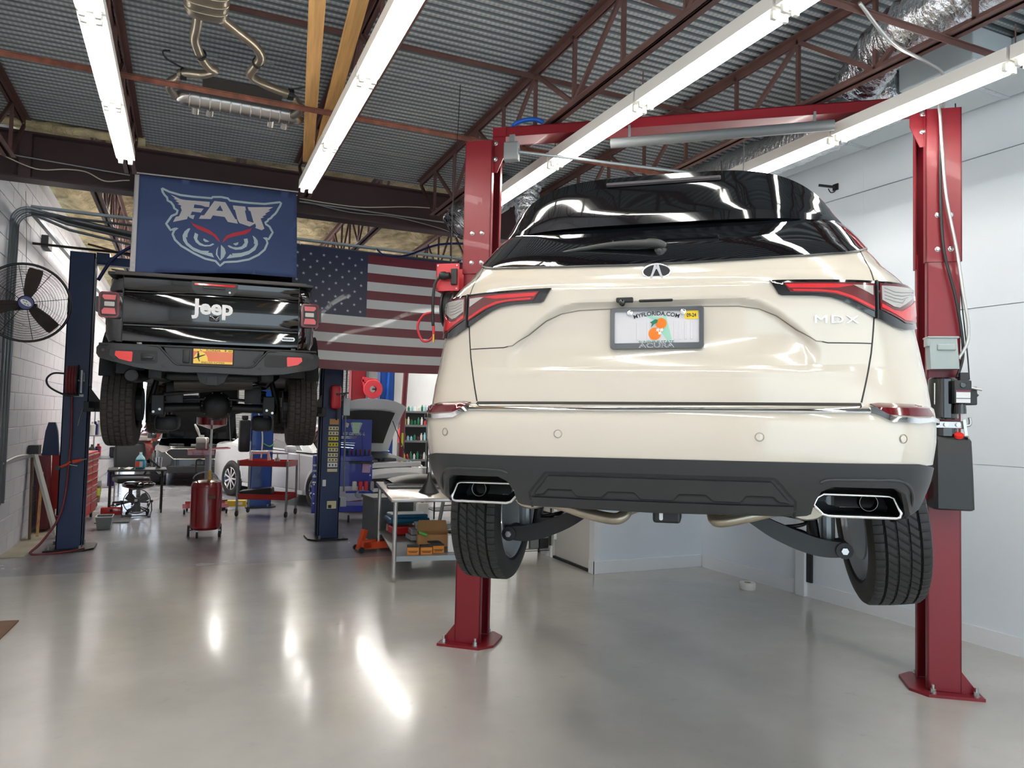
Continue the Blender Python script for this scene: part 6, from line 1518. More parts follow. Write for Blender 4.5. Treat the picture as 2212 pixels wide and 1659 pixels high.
    if hood_open:
        eb = MB().b2(-hw*.76, hw*.76, -hl+.45, -hl+1.22, .50, belt-.20).build('engine', 'under_black', t)
        random.seed(len(label))
        for k in range(9):
            x = random.uniform(-.6, .55)*hw; y = -hl+.5+random.random()*.6
            MB().box((x, y, belt-.15), (random.uniform(.12, .3), random.uniform(.12, .3), .10), rz=random.uniform(-.2, .2), ch=.015).build('engine_cover', random.choice(['black_plastic', 'dark_grey', 'mid_grey', 'galv' if paint == 'white_car' else 'black_plastic']), t)
        MB().b2(-hw*.80, hw*.80, -hl+.22, -hl+.46, belt-.22, belt-.13, .02).build('slam_panel', paint, t)
        c, s_ = math.cos(1.02*hang), math.sin(1.02*hang); y0 = -hl+1.25; Lh = 1.12
        def hp(u, v, o): return Vector((u*hw*(.86-.10*v), y0-Lh*v*c*1.0+o*s_*-1*-1, belt+.02+Lh*v*s_-o*c*-1*-1+.05*math.sin(PI*v)))
        rows = [[hp(-1+2*i/12, j/10, 0)+Vector((0, 0, -.12*(abs(-1+2*i/12)**3)*(j/10))) for i in range(13)] for j in range(11)]
        ou = MB().sheet(rows).build('hood', paint, t, smooth=True)
        rows2 = [[p+Vector((0, -.03*s_, -.03*c)) for p in r] for r in rows]
        MB().sheet(rows2).build('hood_frame', paint, ou, smooth=True)
        rows3 = [[hp((-1+2*i/8)*.74, .16+.62*j/6, 0)+Vector((0, -.055*s_, -.055*c-.12*(abs((-1+2*i/8)*.74)**3)*(.16+.62*j/6))) for i in range(9)] for j in range(7)]
        MB().sheet(rows3).build('hood_liner', 'under_black', ou, smooth=True)
        MB().cyl((hw*.7, -hl+.5, belt-.1), hp(.8, .62, .03), .008, 6).build('hood_strut', 'ink', t)
    return t, hl, hw
w_, hl, hw = simple_car('sedan', 'white sedan with its hood open parked behind the blue columns', 'white_car', (2.32, 14.62), .449, H=1.43, hood_open=True)
MB().b2(-.60, .60, -hl-.012, -hl+.04, .42, .58, .01).build('grille', 'black_plastic', w_)
for s in (-1, 1): MB().box((s*.74, -hl+.16, .66), (.26, .18, .13), rz=s*.5, ch=.03).build('headlamp', 'lens_clear', w_)
MB().b2(-.55, .55, -hl-.01, -hl+.05, .27, .36, .01).build('lower_grille', 'ink', w_)
d_, hl, hw = simple_car('hatchback', 'dark car with raised hood and chrome edged grille facing the viewer', 'dark_car', (.36, 19.75), -.02, L=4.5, H=1.47, belt=.98, hood_open=True, rimc='galv', hang=1.05)
gr = [(-.66, .80), (-.56, .88), (.56, .88), (.66, .80), (.50, .66), (-.50, .66)]
MB().prism(gr, lambda a, b, t: (a, -hl-.02+t, b-.07), 0, .04).build('grille', 'ink', d_)
MB().tube([(a, -hl-.025, b-.07) for a, b in gr], .012, 6, closed=True).build('grille_trim', 'chrome', d_)
for s in (-1, 1): MB().prism([(s*.50, .86), (s*.60, .90), (s*.84, .92), (s*.88, .84), (s*.74, .76), (s*.62, .78)], lambda a, b, t: (a, -hl+.02+max(0, abs(a)-.6)*.9+t, b-.04), 0, .05).build('headlamp', 'lens_clear', d_)
MB().b2(-.6, .6, -hl-.02, -hl+.04, .28, .44, .02).build('lower_grille', 'ink', d_)
m_, hl, hw = simple_car('crossover', 'maroon crossover parked beyond the dark car, partly hidden by its hood', 'maroon_car', (-.15, 24.35), -.05, L=4.5, Wd=1.85, H=1.72, belt=1.10, zb=.26, suv_=True, wheel_r=.36, rimc='galv')
for s in (-1, 1): MB().box((s*.72, -hl+.16, .86), (.34, .18, .14), rz=s*.5, ch=.03).build('headlamp', 'lens_clear', m_)
MB().b2(-.50, .50, -hl-.012, -hl+.04, .62, .80, .02).build('grille', 'ink', m_)
MB().b2(-.9, .9, 1.2, 2.0, 1.72, 1.76, .01).build('roof_rack', 'refl_red', m_)

# further lift columns
mb_ = blue_post(1.24, 13.62, 1, 'mid blue lift column between the white sedan and the dark car', 'columns in the back bay', 3.3, 'blue_bright', .36, .30)
MB().b2(.04, .12, -.158, -.15, 1.34, 1.48).build('label', 'label_white', mb_); MB().b2(.055, .105, -.160, -.157, 1.40, 1.47).build('label_print', 'orange_paint', mb_)
MB().b2(-.38, -.20, -.18, .04, .95, 1.50, .03).b2(-.34, -.24, -.14, 0, 1.50, 1.58, .02).build('oil_tank', 'black_plastic', mb_, auto=40)
MB().tube(spline([(-.12, -.17, 1.75), (-.05, -.17, 1.5), (.0, -.17, 1.2), (-.01, -.17, .85)], 6), .012, 8).build('white_hose', 'plastic_white', mb_, smooth=True)
MB().tube(spline([(.02, -.16, 1.10), (.12, -.18, 1.05), (.20, -.16, 1.10)], 4), .010, 6).build('cable_loop', 'green_plastic', mb_, smooth=True)
MB().box((.10, -.16, .97), (.16, .01, .035), rz=0).build('sticker', 'label_white', mb_)
ya = thing('swing_arm_jack', 'yellow lift arm lying low beside the white sedan wheel', 'lift arm', (.98, 13.3, 0))
MB().b2(-.36, .02, -.05, .05, .05, .15, .01).build('arm', 'yellow_paint', ya); MB().cyl((-.32, 0, .0), (-.32, 0, .17), .05, 14).build('pad', 'black_plastic', ya); MB().b2(-.12, -.04, -.053, -.05, .08, .12).build('label', 'label_white', ya)
for x, y, c, lb in ((3.25, 15.6, 'red_lift', 'dark red lift column beyond the open hood of the white sedan'), (3.86, 15.6, 'blue_bright', 'bright blue lift column beyond the open hood of the white sedan')):
    p = blue_post(x+.05, y, 1, lb, 'columns in the back bay', 3.3, c, .30, .28)
tag(MB().tube([(4.5, 16.0, 4.66), (4.46, 16.0, 2.6), (4.42, 16.0, 1.6), (4.40, 16.0, .3)], .06, 12).build('exhaust_tube', 'us_red'), 'dark red hanging tube left of the storage racks', 'tube')
tag(MB().tube(spline([(3.93, 15.38, 2.9), (3.90, 15.38, 2.3), (3.89, 15.38, 2.05)], 4), .022, 8).b2(3.87, 3.92, 15.36, 15.41, 1.95, 2.05).build('air_hose', 'blue_hose', None), 'blue hose with coupling hanging on the bright blue column', 'hose')
rr_ = thing('hose_reel', 'red open hose reel between the dark red and bright blue columns', 'reel', (3.56, 15.3, 2.17))
MB().lathe((0, 0, 0), [(.07, -.05), (.19, -.05), (.20, -.04), (.19, -.03), (.09, -.03), (.09, .03), (.19, .03), (.19, .05), (.07, .05)], 28, 'Y').build('drum', mat('reel_red3', rgb(205, 60, 70), .4), rr_, auto=40)
MB().bar((-.22, 0, .20), (.10, 0, .16), .05, .10).bar((-.22, 0, .2), (-.16, 0, -.02), .05, .03).build('bracket', 'reel_red3', rr_)
MB().cyl((0, 0, 0), (.2, .12, 0), .02, 8).build('axle', 'galv', rr_)
# ================================================================= THINGS ON THE FLOOR AND BENCHES
def caster(mb_parent, x, y, r=.05, z=0):
    f = MB().b2(x-.014, x+.014, y-.02, y+.02, z+r, z+r*2.2).cyl((x-.02, y, z+r), (x+.02, y, z+r), .006, 6).build('caster_fork', 'galv', mb_parent)
    MB().lathe((x, y, z+r), [(.0001, -.014), (r*.9, -.014), (r, -.008), (r, .008), (r*.9, .014), (.0001, .014)], 16, 'X').build('caster_wheel', 'rubber', f, auto=40)
# oil drain
od = thing('oil_drain', 'red steel oil drain tank with funnel on a pole under the black pickup', 'oil drain', (.30, 10.55, 0))
MB().lathe((0, 0, 0), [(.0001, .10), (.17, .10), (.190, .125), (.192, .66), (.175, .71), (.10, .735), (.0001, .74)], 32).build('tank', 'red_gloss', od, auto=35)
for z in (.13, .655): MB().lathe((0, 0, z), [(.190, -.006), (.197, 0), (.190, .006)], 32).build('rim_band', 'red_gloss', od, smooth=True)
MB().cyl((.03, 0, .74), (.03, 0, .86), .022, 12).build('pole_socket', 'brass', od)
MB().cyl((.03, 0, .86), (.03, 0, 1.42), .015, 12).build('pole', 'steel_bright', od)
MB().lathe((.03, 0, 1.40), [(.014, 0), (.05, .012), (.17, .055), (.183, .06), (.183, .155), (.175, .155), (.172, .07), (.03, .02)], 32).build('funnel', 'red_gloss', od, auto=35)
MB().tube(arc((-.02, 0, .74), .15, .1, PI-.1, 10, 'XZ', .10), .009, 8).build('handle', 'galv', od, smooth=True)
MB().tube(spline([(-.12, .05, .70), (-.14, .05, .95), (-.12, .05, 1.0), (-.06, .05, .99)], 4), .009, 8).build('drain_hose', 'black_plastic', od, smooth=True)
MB().box((.06, -.193, .53), (.09, .004, .04)).build('label', 'wood_brown', od)
for x, y in ((-.10, -.14), (.17, -.10)): caster(od, x, y, .045); 
for x, y in ((-.20, .05), (.19, .12)): MB().cyl((x-.015, y, .075), (x+.015, y, .075), .075, 20).build('wheel', 'rubber', od, auto=40)
MB().tube([(-.20, .05, .075), (0, .06, .10), (.19, .12, .075)], .008, 6).build('axle', 'galv', od)
for x, y in ((-.10, -.14), (.17, -.10)): MB().bar((x*.9, y*.9, .11), (x, y, .10), .03, .008).build('foot_bracket', 'galv', od)
# two tier red cart
ct = thing('tool_cart', 'red two tier rolling cart with steel posts behind the oil drain', 'cart', (1.25, 12.45, 0), -.45)
for z in (.27, .79):
    mb = MB(); mb.b2(-.40, .40, -.24, .24, z, z+.008)
    for s in (-1, 1): mb.b2(-.40, .40, s*.24, s*.234, z, z+.085).b2(s*.40, s*.394, -.24, .24, z, z+.085)
    mb.build('tray', 'red_cart', ct)
for x in (-.39, .39):
    for y in (-.23, .23): MB().b2(x-.014, x+.014, y-.014, y+.014, .11, .88).build('post', 'galv', ct); caster(ct, x, y, .05)
MB().tube([(.39, -.23, .88), (.39, -.23, 1.0), (.15, -.23, 1.0)], .012, 8).build('handle', 'steel_bright', ct)
pz_ = tag(MB().tube([(.98, 12.48, .875), (1.0, 12.48, 1.0), (1.24, 12.42, 1.0), (1.26, 12.42, .875)], .03, 10).build('puller_tool', 'plastic_white'), 'white frame tool standing on the red two tier cart', 'tool')
tag(MB().lathe((1.38, 12.40, .80), [(.0001, 0), (.045, 0), (.045, .09), (.03, .12), (.015, .13), (.012, .19), (.0001, .20)], 16).build('spray_bottle', 'steel_bright', None, smooth=True), 'small silver sprayer standing on the red two tier cart', 'bottle')
tag(MB().box((1.10, 12.50, .36), (.50, .22, .12), rz=-.3, ry=-.12, ch=.02).build('black_case', 'black_plastic'), 'black tapered case lying on the lower tray of the red cart', 'case')
tag(MB().b2(1.02, 1.18, 12.55, 12.62, .30, .80).box((1.10, 12.54, .62), (.16, .01, .07)).build('blue_jack', 'blue_bright'), 'upright blue jack body standing in the red cart', 'jack')
# red stand with jug
rs_ = thing('work_stand', 'red steel work stand with jug, behind the oil drain', 'stand', (.36, 13.0, 0))
MB().b2(-.30, .10, -.20, .20, .93, 1.01, .004).build('table', 'red_gloss', rs_); MB().add([(-.25, -.1, 1.01), (.34, -.10, 1.05), (.30, .2, 1.05), (-.25, .2, 1.01), (-.25, -.1, 1.0), (.34, -.10, 1.03), (.30, .2, 1.03), (-.25, .2, 1.0)], [(0, 1, 2, 3), (7, 6, 5, 4), (0, 4, 5, 1), (1, 5, 6, 2), (2, 6, 7, 3), (3, 7, 4, 0)]).build('wing', 'refl_red', rs_)
MB().cyl((0, 0, .10), (0, 0, .93), .035, 14).build('column', 'galv', rs_)
for s in (-1, 1): MB().b2(s*.02, s*.34, -.22, -.16, .10, .16).b2(s*.02, s*.30, .16, .22, .10, .16).build('leg', 'refl_red', rs_); caster(rs_, s*.31, -.19, .04); caster(rs_, s*.27, .19, .04)
MB().b2(-.04, .04, -.2, .2, .10, .16).build('base_bar', 'refl_red', rs_)
jg = thing('oil_jug', 'translucent white jug half full of dark oil on the red stand', 'jug', (.28, 12.95, 1.012))
MB().b2(-.10, .09, -.07, .07, 0, .115, .015).build('oil', mat('oil_grey', rgb(120, 116, 112), .3), jg, auto=40)
MB().b2(-.10, .09, -.07, .07, .11, .20, .02).lathe((-.02, 0, 0), [(.04, .20), (.04, .235), (.0001, .235)], 14).build('jug', 'plastic_white', jg, auto=40)
MB().tube([(.03, -.08, .19), (.05, -.10, .15), (.05, -.10, .02)], .014, 8).build('handle', 'plastic_white', jg, smooth=True)
MB().tube([(-.05, 0, .23), (-.09, 0, .33), (-.13, 0, .41)], [.015, .022, .012], 8).build('spout', 'plastic_white', jg, smooth=True)
# ---------- blue tool cart
bc = thing('tool_cart', 'royal blue rolling tool cart with pegboard of wrenches next to the steel table', 'cart', (2.26, 11.55, 0), -.15)
for x in (-.42, .40):
    for y in (-.23, .23): MB().b2(x-.03, x+.03, y-.03, y+.03, .15, 1.0).build('upright', 'blue_cart', bc)
MB().b2(-.45, .43, -.27, .27, .93, 1.0, .004).build('top_tray', 'blue_cart', bc)
MB().b2(-.39, .40, -.25, .25, .55, .93, .004).build('cabinet', 'blue_cart', bc)
MB().b2(-.45, .43, -.27, .27, .17, .26, .004).build('lower_tray', 'blue_cart', bc)
for k in range(5): MB().cyl((-.42, -.262, .30+k*.14), (-.42, -.266, .30+k*.14), .012, 8).build('rivet', 'steel_bright', bc); MB().cyl((.40, -.262, .30+k*.14), (.40, -.266, .30+k*.14), .012, 8).build('rivet', 'steel_bright', bc)
for x in (-.38, .10, .36): caster(bc, x, -.20, .06)
caster(bc, -.38, .2, .06); caster(bc, .36, .2, .06)
for k in range(4): MB().b2(-.445, -.36, -.275, -.268, .60+k*.085, .625+k*.085).build('louvre', 'label_white', bc)
pb = MB().b2(-.06, .43, .05, .065, 1.0, 1.56, .002).build('pegboard', mat('peg_blue', rgb(46, 66, 168), .35), bc)
text('board_lettering', 'US GENERAL', .062, 'label_white', pb, (.155, .045, 1.335), depth=.001, bold=.002, sx=.95, shear=.25)
wr_ = None
MB().prism([(.125, 1.52), (.255, 1.52), (.225, 1.33), (.15, 1.33)], lambda a, b, t: (a, t, b), .030, .045).build('wrench_rack', 'green_plastic', bc)
for k in range(10): MB().b2(.10+k*.004, .28-k*.006, .018, .026, 1.50-k*.017, 1.506-k*.017).build('wrench', 'steel_bright', bc)
for k, z in enumerate((1.29, 1.27, 1.20, 1.17, 1.13)): MB().bar((-.04, .04, z), (.20-k*.01, .04, z-.004*k), .010, .010).build('long_wrench', 'chrome', bc)
MB().bar((.28, .04, 1.40), (.30, .04, 1.05), .03, .012).build('breaker_bar', 'blue_cart', bc)
MB().box((.04, .035, 1.47), (.06, .02, .07), ry=.3, ch=.004).build('magnet_box', 'label_white', bc)
MB().b2(.08, .44, -.34, -.26, .90, .93).build('side_shelf', 'black_metal', bc)
random.seed(3)
for k in range(6):
    x = .02+k*.065
    sd = thing('screwdriver', ['black', 'dark red'][k % 2]+' handled screwdriver, '+['leftmost', 'second', 'third', 'fourth', 'fifth', 'rightmost'][k]+' in the rack of the blue cart', 'screwdriver', (bc.location.x+x, bc.location.y-.20-x*.15, 1.01), 0, 'screwdrivers on the blue cart')
    MB().lathe((0, 0, 0), [(.0001, .10), (.016, .095), (.018, .05), (.011, .02), (.011, 0), (.0001, 0)], 12).build('handle', 'us_red' if k % 2 else 'ink', sd, smooth=True)
    MB().cyl((0, 0, -.01), (0, 0, .01), .004, 6).build('shaft', 'steel_bright', sd)
for k in range(4): tag(MB().lathe((2.38+k*.085, 11.22-k*.01, .50), [(.0001, 0), (.035, 0), (.035, .11), (.028, .13), (.0001, .13)], 16).build('spray_can', ['plastic_white', 'flag_red', 'flag_red', 'galv'][k], None, auto=40), ['white spray can, leftmost in the side holder of the blue cart', 'red spray can next to the white one in the blue cart holder', 'red spray can next to the grey one in the blue cart holder', 'grey spray can, rightmost in the side holder of the blue cart'][k], 'can', 'spray cans on the blue cart')
hd_ = MB().b2(.04, .44, -.38, -.27, .46, .485).build('can_holder', 'blue_cart', bc)
for x in (2.44, 2.56): tag(MB().lathe((x, 11.16, .44), [(.0001, -.02), (.055, -.02), (.06, -.01), (.06, .01), (.045, .015), (.0001, .012)], 22, 'Y').build('roll_disc', 'galv', None, auto=40), ('left' if x < 2.5 else 'right')+' one of two round metal discs on the front of the blue cart', 'disc', 'metal discs on the blue cart')
tag(MB().box((2.55, 11.22, .83), (.12, .02, .14), ry=.05).build('paper_tag', mat('pinkish', rgb(190, 160, 196), .6)), 'pinkish tag hanging under the side shelf of the blue cart', 'tag')
# ---------- stainless table
tb = thing('work_table', 'stainless steel work table with lower shelf left of the red column', 'table', (2.45, 8.02, 0), -.15)
def TB(x, y): a = -.15; return (2.45+x*math.cos(a)-y*math.sin(a), 8.02+x*math.sin(a)+y*math.cos(a))
TX0, TX1, TY0, TY1 = -.43, .62, -.95, .88
MB().b2(TX0, TX1, TY0, TY1, .79, .83, .008).build('table_top', 'stainless', tb, auto=40)
for x in (TX0+.05, TX1-.05):
    for y in (TY0+.07, TY1-.05): MB().cyl((x, y, .03), (x, y, .79), .022, 16).lathe((x, y, 0), [(.0001, 0), (.014, 0), (.024, .03), (.024, .05)], 14).build('leg', 'stainless', tb, auto=40)
MB().b2(TX0+.06, TX1-.06, TY0+.09, TY1-.07, .235, .25).b2(TX0+.05, TX1-.05, TY0+.07, TY0+.085, .20, .25).b2(TX0+.05, TX1-.05, TY1-.07, TY1-.055, .20, .25).build('lower_shelf', 'galv', tb)
def on_table(x, y): p = TB(x, y); return p
def put(mb, name, m, x, y, z, rz, label, cat, group=None, auto=None):
    o = mb.build(name, m, None, auto=auto); p = TB(x, y); o.location = (p[0], p[1], z); o.rotation_euler = (0, 0, rz-.15); return tag(o, label, cat, group)
put(MB().sheet([[(-.42+.84*i/12, -.30+.6*j/8, .02+.10*math.sin(PI*j/8)**.6*math.sin(PI*(i+.5)/13)**.5) for i in range(13)] for j in range(9)]).b2(-.42, .42, -.30, .30, 0, .03, .01), 'engine_cover', 'black_plastic', .10, .52, .832, .1, 'black moulded engine cover lying on the back of the steel table', 'cover', None, 40)
put(MB().b2(-.35, .35, -.06, .06, 0, .02, .004), 'trim_strip', 'mid_grey', -.02, .08, .832, .05, 'grey flat trim strip across the steel table', 'trim')
put(MB().b2(-.38, .38, -.05, .05, 0, .03, .008), 'trim_strip', 'black_plastic', .02, .20, .832, -.03, 'black flat trim strip behind the grey one on the steel table', 'trim')
put(MB().lathe((0, 0, 0), [(.110, 0), (.105, .01), (.03, .13), (.018, .20), (.010, .215), (.006, .215), (.02, .10), (.10, 0)], 24), 'funnel', 'black_plastic', .02, -.42, .832, 0, 'black funnel standing upside down on the steel table', 'funnel', None, 40)
put(MB().cyl((-.09, 0, .014), (.09, .02, .014), .014, 10), 'tape_roll', 'plastic_white', .26, -.50, .832, 0, 'short white rod beside the black funnel', 'rod')
sh = .252
put(MB().box((0, 0, .055), (.48, .34, .06), ch=.02).box((0, 0, .10), (.44, .30, .05), ch=.02), 'tool_case', 'teal_plastic', -.08, .55, sh+.115, .1, 'teal blue plastic case stacked on the red case, lower shelf', 'case')
put(MB().box((0, 0, .055), (.42, .32, .10), ch=.02), 'tool_case', 'refl_red', -.08, .55, sh, .15, 'red plastic case under the teal one on the lower shelf', 'case')
put(MB().box((0, 0, .03), (.34, .24, .055), ch=.01), 'organizer_box', mat('clear_grey', rgb(160, 164, 164), .25, coat=.5), .05, .12, sh, .15, 'clear grey organizer box at the bottom of its stack', 'box', 'organizer boxes on the lower shelf')
put(MB().box((0, 0, .03), (.36, .24, .055), ch=.01), 'organizer_box', 'clear_grey', .08, .13, sh+.06, .05, 'clear grey organizer box in the middle of its stack', 'box', 'organizer boxes on the lower shelf')
put(MB().box((0, 0, .03), (.40, .24, .055), ch=.01), 'organizer_box', 'clear_grey', .16, .15, sh+.12, -.05, 'clear grey organizer box on top of its stack', 'box', 'organizer boxes on the lower shelf')
cbx = MB()
for s in (-1, 1): cbx.b2(s*.17, s*.164, -.12, .12, 0, .13).b2(-.17, .17, s*.12, s*.114, 0, .13)
cbx.b2(-.17, .17, -.12, .12, 0, .006).add([(-.17, .12, .13), (.17, .12, .13), (.15, .19, .24), (-.15, .19, .24), (-.17, .126, .13), (.17, .126, .13), (.15, .196, .24), (-.15, .196, .24)], [(0, 1, 2, 3), (7, 6, 5, 4), (0, 4, 5, 1), (1, 5, 6, 2), (2, 6, 7, 3), (3, 7, 4, 0)])
put(cbx, 'cardboard_box', 'cardboard', .10, -.28, sh, -.1, 'open brown cardboard box on the lower shelf of the steel table', 'box')
put(MB().box((0, 0, .0), (.10, .03, .03), ry=.4, ch=.01), 'green_marker', 'green_plastic', -.03, -.42, sh+.145, 0, 'small bright green tool resting on the cardboard box', 'tool')
for k, (x, y, z, lb) in enumerate(((-.18, -.76, 0, 'orange and black filter box at the left end of the lower shelf'), (-.05, -.77, 0, 'orange and black filter box beside the front table leg'), (.08, -.70, 0, 'taller orange and black filter box next to the white carton'), (.07, -.56, 0, 'orange and black filter box behind the others'))):
    o = put(MB().box((0, 0, .038), (.115, .10, .076)), 'filter_box', mat('filter_orange', rgb(206, 128, 40), .55), x, y, sh, .1*k-.1, lb, 'box', 'orange filter boxes')
    MB().box((0, 0, .078), (.117, .102, .014)).build('lid', 'ink', o); MB().b2(-.05, .05, -.0515, -.05, .030, .036).b2(-.04, .04, -.0515, -.05, .018, .024).build('printed_band', 'ink', o)
o = put(MB().box((0, 0, .085), (.15, .11, .17)), 'carton', 'label_white', .27, -.66, sh, -.1, 'white carton with a green end on the lower shelf', 'carton'); MB().b2(.045, .0765, -.0565, -.054, 0, .168).build('green_panel', 'leaf_green', o); MB().b2(.052, .070, -.058, -.056, .02, .07).build('barcode_panel', 'label_white', o)
o = put(MB().b2(-.22, .22, -.09, .09, 0, .09, .02).bar((-.20, 0, .12), (.22, 0, .20), .10, .05).bar((.18, 0, .20), (.26, -.03, .24), .02, .02), 'power_tool', 'ink', .40, .10, sh, .1, 'black power tool lying right of the cardboard box', 'tool')
# grey bin behind the table
gb = thing('plastic_bin', 'tall dark grey plastic bin standing behind the steel table', 'bin', (2.42, 9.35, 0), .1)
MB().sheet([[(s_*(x), y, z) for x, y, s_ in ((-.26, -.22, 1), (.26, -.22, 1), (.26, .22, 1), (-.26, .22, 1), (-.26, -.22, 1))] for z in (0, .60)]).b2(-.26, .26, -.22, .22, 0, .02).build('bin_body', 'mid_grey', gb); MB().b2(-.28, .28, -.24, .24, .58, .62, .01).build('bin_lid', 'mid_grey', gb)
# orange floor jack
oj = thing('trolley_jack', 'bright orange red trolley jack parked at the table leg', 'jack', (1.98, 8.93, 0), .1)
MB().bar((-.02, -.02, .02), (.06, .0, .26), .07, .05).build('handle_base', 'orange_paint', oj); MB().b2(.02, .42, -.10, -.07, .04, .12).b2(.02, .42, .07, .10, .04, .12).b2(.0, .12, -.10, .10, .04, .14, .01).build('frame', 'orange_paint', oj)
for x, y in ((-.01, -.11), (-.01, .11), (.40, -.11), (.40, .11)): MB().cyl((x, y-.015, .035), (x, y+.015, .035), .035, 14).build('wheel', 'black_metal', oj)
MB().cyl((.34, 0, .10), (.34, 0, .16), .05, 14).build('saddle', 'black_metal', oj)
# wire rack beside the office door
wr2 = thing('wire_rack', 'black wire rack of cases against the office door wall', 'rack', (3.86, 8.12, 0))
for x in (-.20, .19):
    for y in (-.16, .16): MB().cyl((x, y, 0), (x, y, 1.45), .011, 8).build('post', 'black_metal', wr2)
for z in (.10, .52, .95, 1.38):
    m = MB()
    for k in range(9): m.cyl((-.20, -.16+k*.04, z), (.19, -.16+k*.04, z), .003, 4)
    for y in (-.16, .16): m.cyl((-.20, y, z-.02), (.19, y, z-.02), .004, 4)
    for x in (-.20, .19): m.cyl((x, -.16, z), (x, .16, z), .004, 4)
    o = m.build('wire_shelf', 'black_metal', wr2); o['kind'] = 'stuff'
for x0, x1, m, lb in ((3.70, 3.77, 'flag_red', 'white bottle with a crimson label on the black wire rack'), (3.79, 3.90, 'grey_plastic', 'grey upright case on the black wire rack'), (3.91, 4.03, 'ink', 'black upright case with printed panels on the black wire rack')):
    o = thing('upright_case', lb, 'case', ((x0+x1)/2, 8.06, .105)); w = (x1-x0)/2
    MB().b2(-w, w, -.10, .10, 0, .36, .012).build('shell', 'plastic_white' if 'bottle' in lb else m, o, auto=40)
    if 'bottle' in lb: MB().b2(-w*.8, w*.8, -.103, -.10, .10, .22).build('label_band', 'refl_red', o); MB().cyl((0, 0, .36), (0, 0, .40), .018, 12).build('cap', 'plastic_white', o)
    else: MB().b2(-w*.8, w*.8, -.104, -.10, .12, .28).build('printed_panel', 'galv' if m == 'ink' else 'mid_grey', o); MB().tube([(-.03, -.10, .36), (-.03, -.10, .39), (.03, -.10, .39), (.03, -.10, .36)], .008, 6).build('handle', m, o)
for x, z, m, lb in ((3.76, .53, 'dark_grey', 'dark grey box on the second shelf of the black wire rack'), (3.92, .96, 'ink', 'black box on the third shelf of the black wire rack')): tag(MB().b2(x-.09, x+.09, 8.0, 8.22, z, z+.24, .01).build('storage_box', m, None, auto=40), lb, 'box')
# white roll on the floor
ro = thing('tape_roll', 'white roll lying flat on the floor by the right wall', 'roll', (5.19, 5.86, 0))
MB().lathe((0, 0, 0), [(.035, 0), (.075, 0), (.078, .006), (.078, .060), (.075, .066), (.035, .066), (.035, 0)], 28).build('roll', 'plastic_white', ro, auto=40)
MB().lathe((0, 0, 0), [(.031, .002), (.035, .002), (.035, .064), (.031, .064)], 24).build('core', 'cardboard', ro)
# mat corner at the left edge
tag(MB().prism([(-1.9+.15, 5.9), (-1.14, 6.05), (-1.10, 6.76), (-1.75, 6.85)], lambda a, b, t: (a, b, t), .002, .014).build('floor_mat', 'wood_brown'), 'corner of a brown mat on the floor at the left edge', 'mat')
# ---------- left side by the block wall
tc = thing('tool_chest', 'bright red multi drawer tool chest behind the left dark blue column', 'cabinet', (-1.41, 12.35, 0), -.05)
MB().b2(-.20, .20, -.55, .55, .10, 1.0, .008).build('carcass', 'red_cart', tc)
zz = [.14, .30, .42, .52, .62, .72, .82, .90]
for i, (a, b) in enumerate(zip(zz, zz[1:]+[.985])):
    for y0, y1 in ((-.52, -.02), (.02, .52)):
        d = MB().b2(.20, .212, y0, y1, a+.008, b-.008, .002).build('drawer', 'red_cart', tc); MB().b2(.212, .228, y0+.03, y1-.03, b-.024, b-.014).build('drawer_pull', 'steel_bright', d)
for x in (-.15, .15):
    for y in (-.48, .48): caster(tc, x, y, .045)
tag(MB().prism([(-1.72, .04), (-1.60, .04), (-1.64, 1.0), (-1.76, 1.0)], lambda a, b, t: (a, t, b), 11.40, 11.75).build('red_panel', 'us_red'), 'dark red panel leaning on the block wall beside the blue column', 'panel')
tag(MB().bar((-1.75, 11.2, 1.05), (-1.42, 10.9, .02), .05, .05).build('white_tube', 'plastic_white'), 'white tube leaning between block wall and left blue column', 'tube')
tag(MB().bar((-1.74, 11.0, 1.0), (-1.70, 10.85, .0), .02, .10).build('board', 'wood_brown'), 'dark wooden board leaning on the block wall', 'board', )
tag(MB().bar((-1.66, 11.25, .8), (-1.65, 11.05, .0), .03, .03).build('wood_stick', 'wood_pine'), 'pale wooden stick leaning by the dark board', 'stick')
tag(MB().b2(-1.77, -1.66, 10.9, 11.1, 1.05, 1.16).build('black_box', 'ink'), 'small black box hung on the block wall above the leaning tube', 'box')
tag(MB().prism([(-.10, 0), (.10, 0), (.07, .32), (.04, .44), (-.04, .44), (-.07, .32)], lambda a, b, t: (-1.62+a, 11.58+t, 1.0+b), -.04, .04).prism([(-.03, .37), (.03, .37), (.02, .44), (-.02, .44)], lambda a, b, t: (-1.62+a, 11.58+t, 1.0+b), -.05, .05).build('folded_creeper', 'blue_lift'), 'navy tapered pad standing on the dark red panel', 'pad')
tt = thing('storage_tote', 'grey plastic tote on the floor by the block wall', 'tote', (-1.62, 12.2, 0))
MB().b2(-.13, .17, -.25, .25, 0, .20, .02).build('tub', 'mid_grey', tt, auto=40); MB().b2(-.15, .19, -.27, .27, .20, .23, .01).build('lid', 'grey_plastic', tt)
tt = thing('storage_tote', 'pale open plastic tub right of the foot of the left blue column', 'tote', (-.95, 11.6, 0))
MB().sheet([[(x*k, y*k, z) for x, y in ((-.10, -.14), (.10, -.14), (.10, .14), (-.10, .14), (-.10, -.14))] for z, k in ((0, .8), (.17, 1))]).b2(-.08, .08, -.11, .11, 0, .01).build('tub', 'grey_plastic', tt); MB().tube([(-.10, -.14, .17), (.10, -.14, .17), (.10, .14, .17), (-.10, .14, .17)], .007, 6, closed=True).build('rim', 'plastic_white', tt)
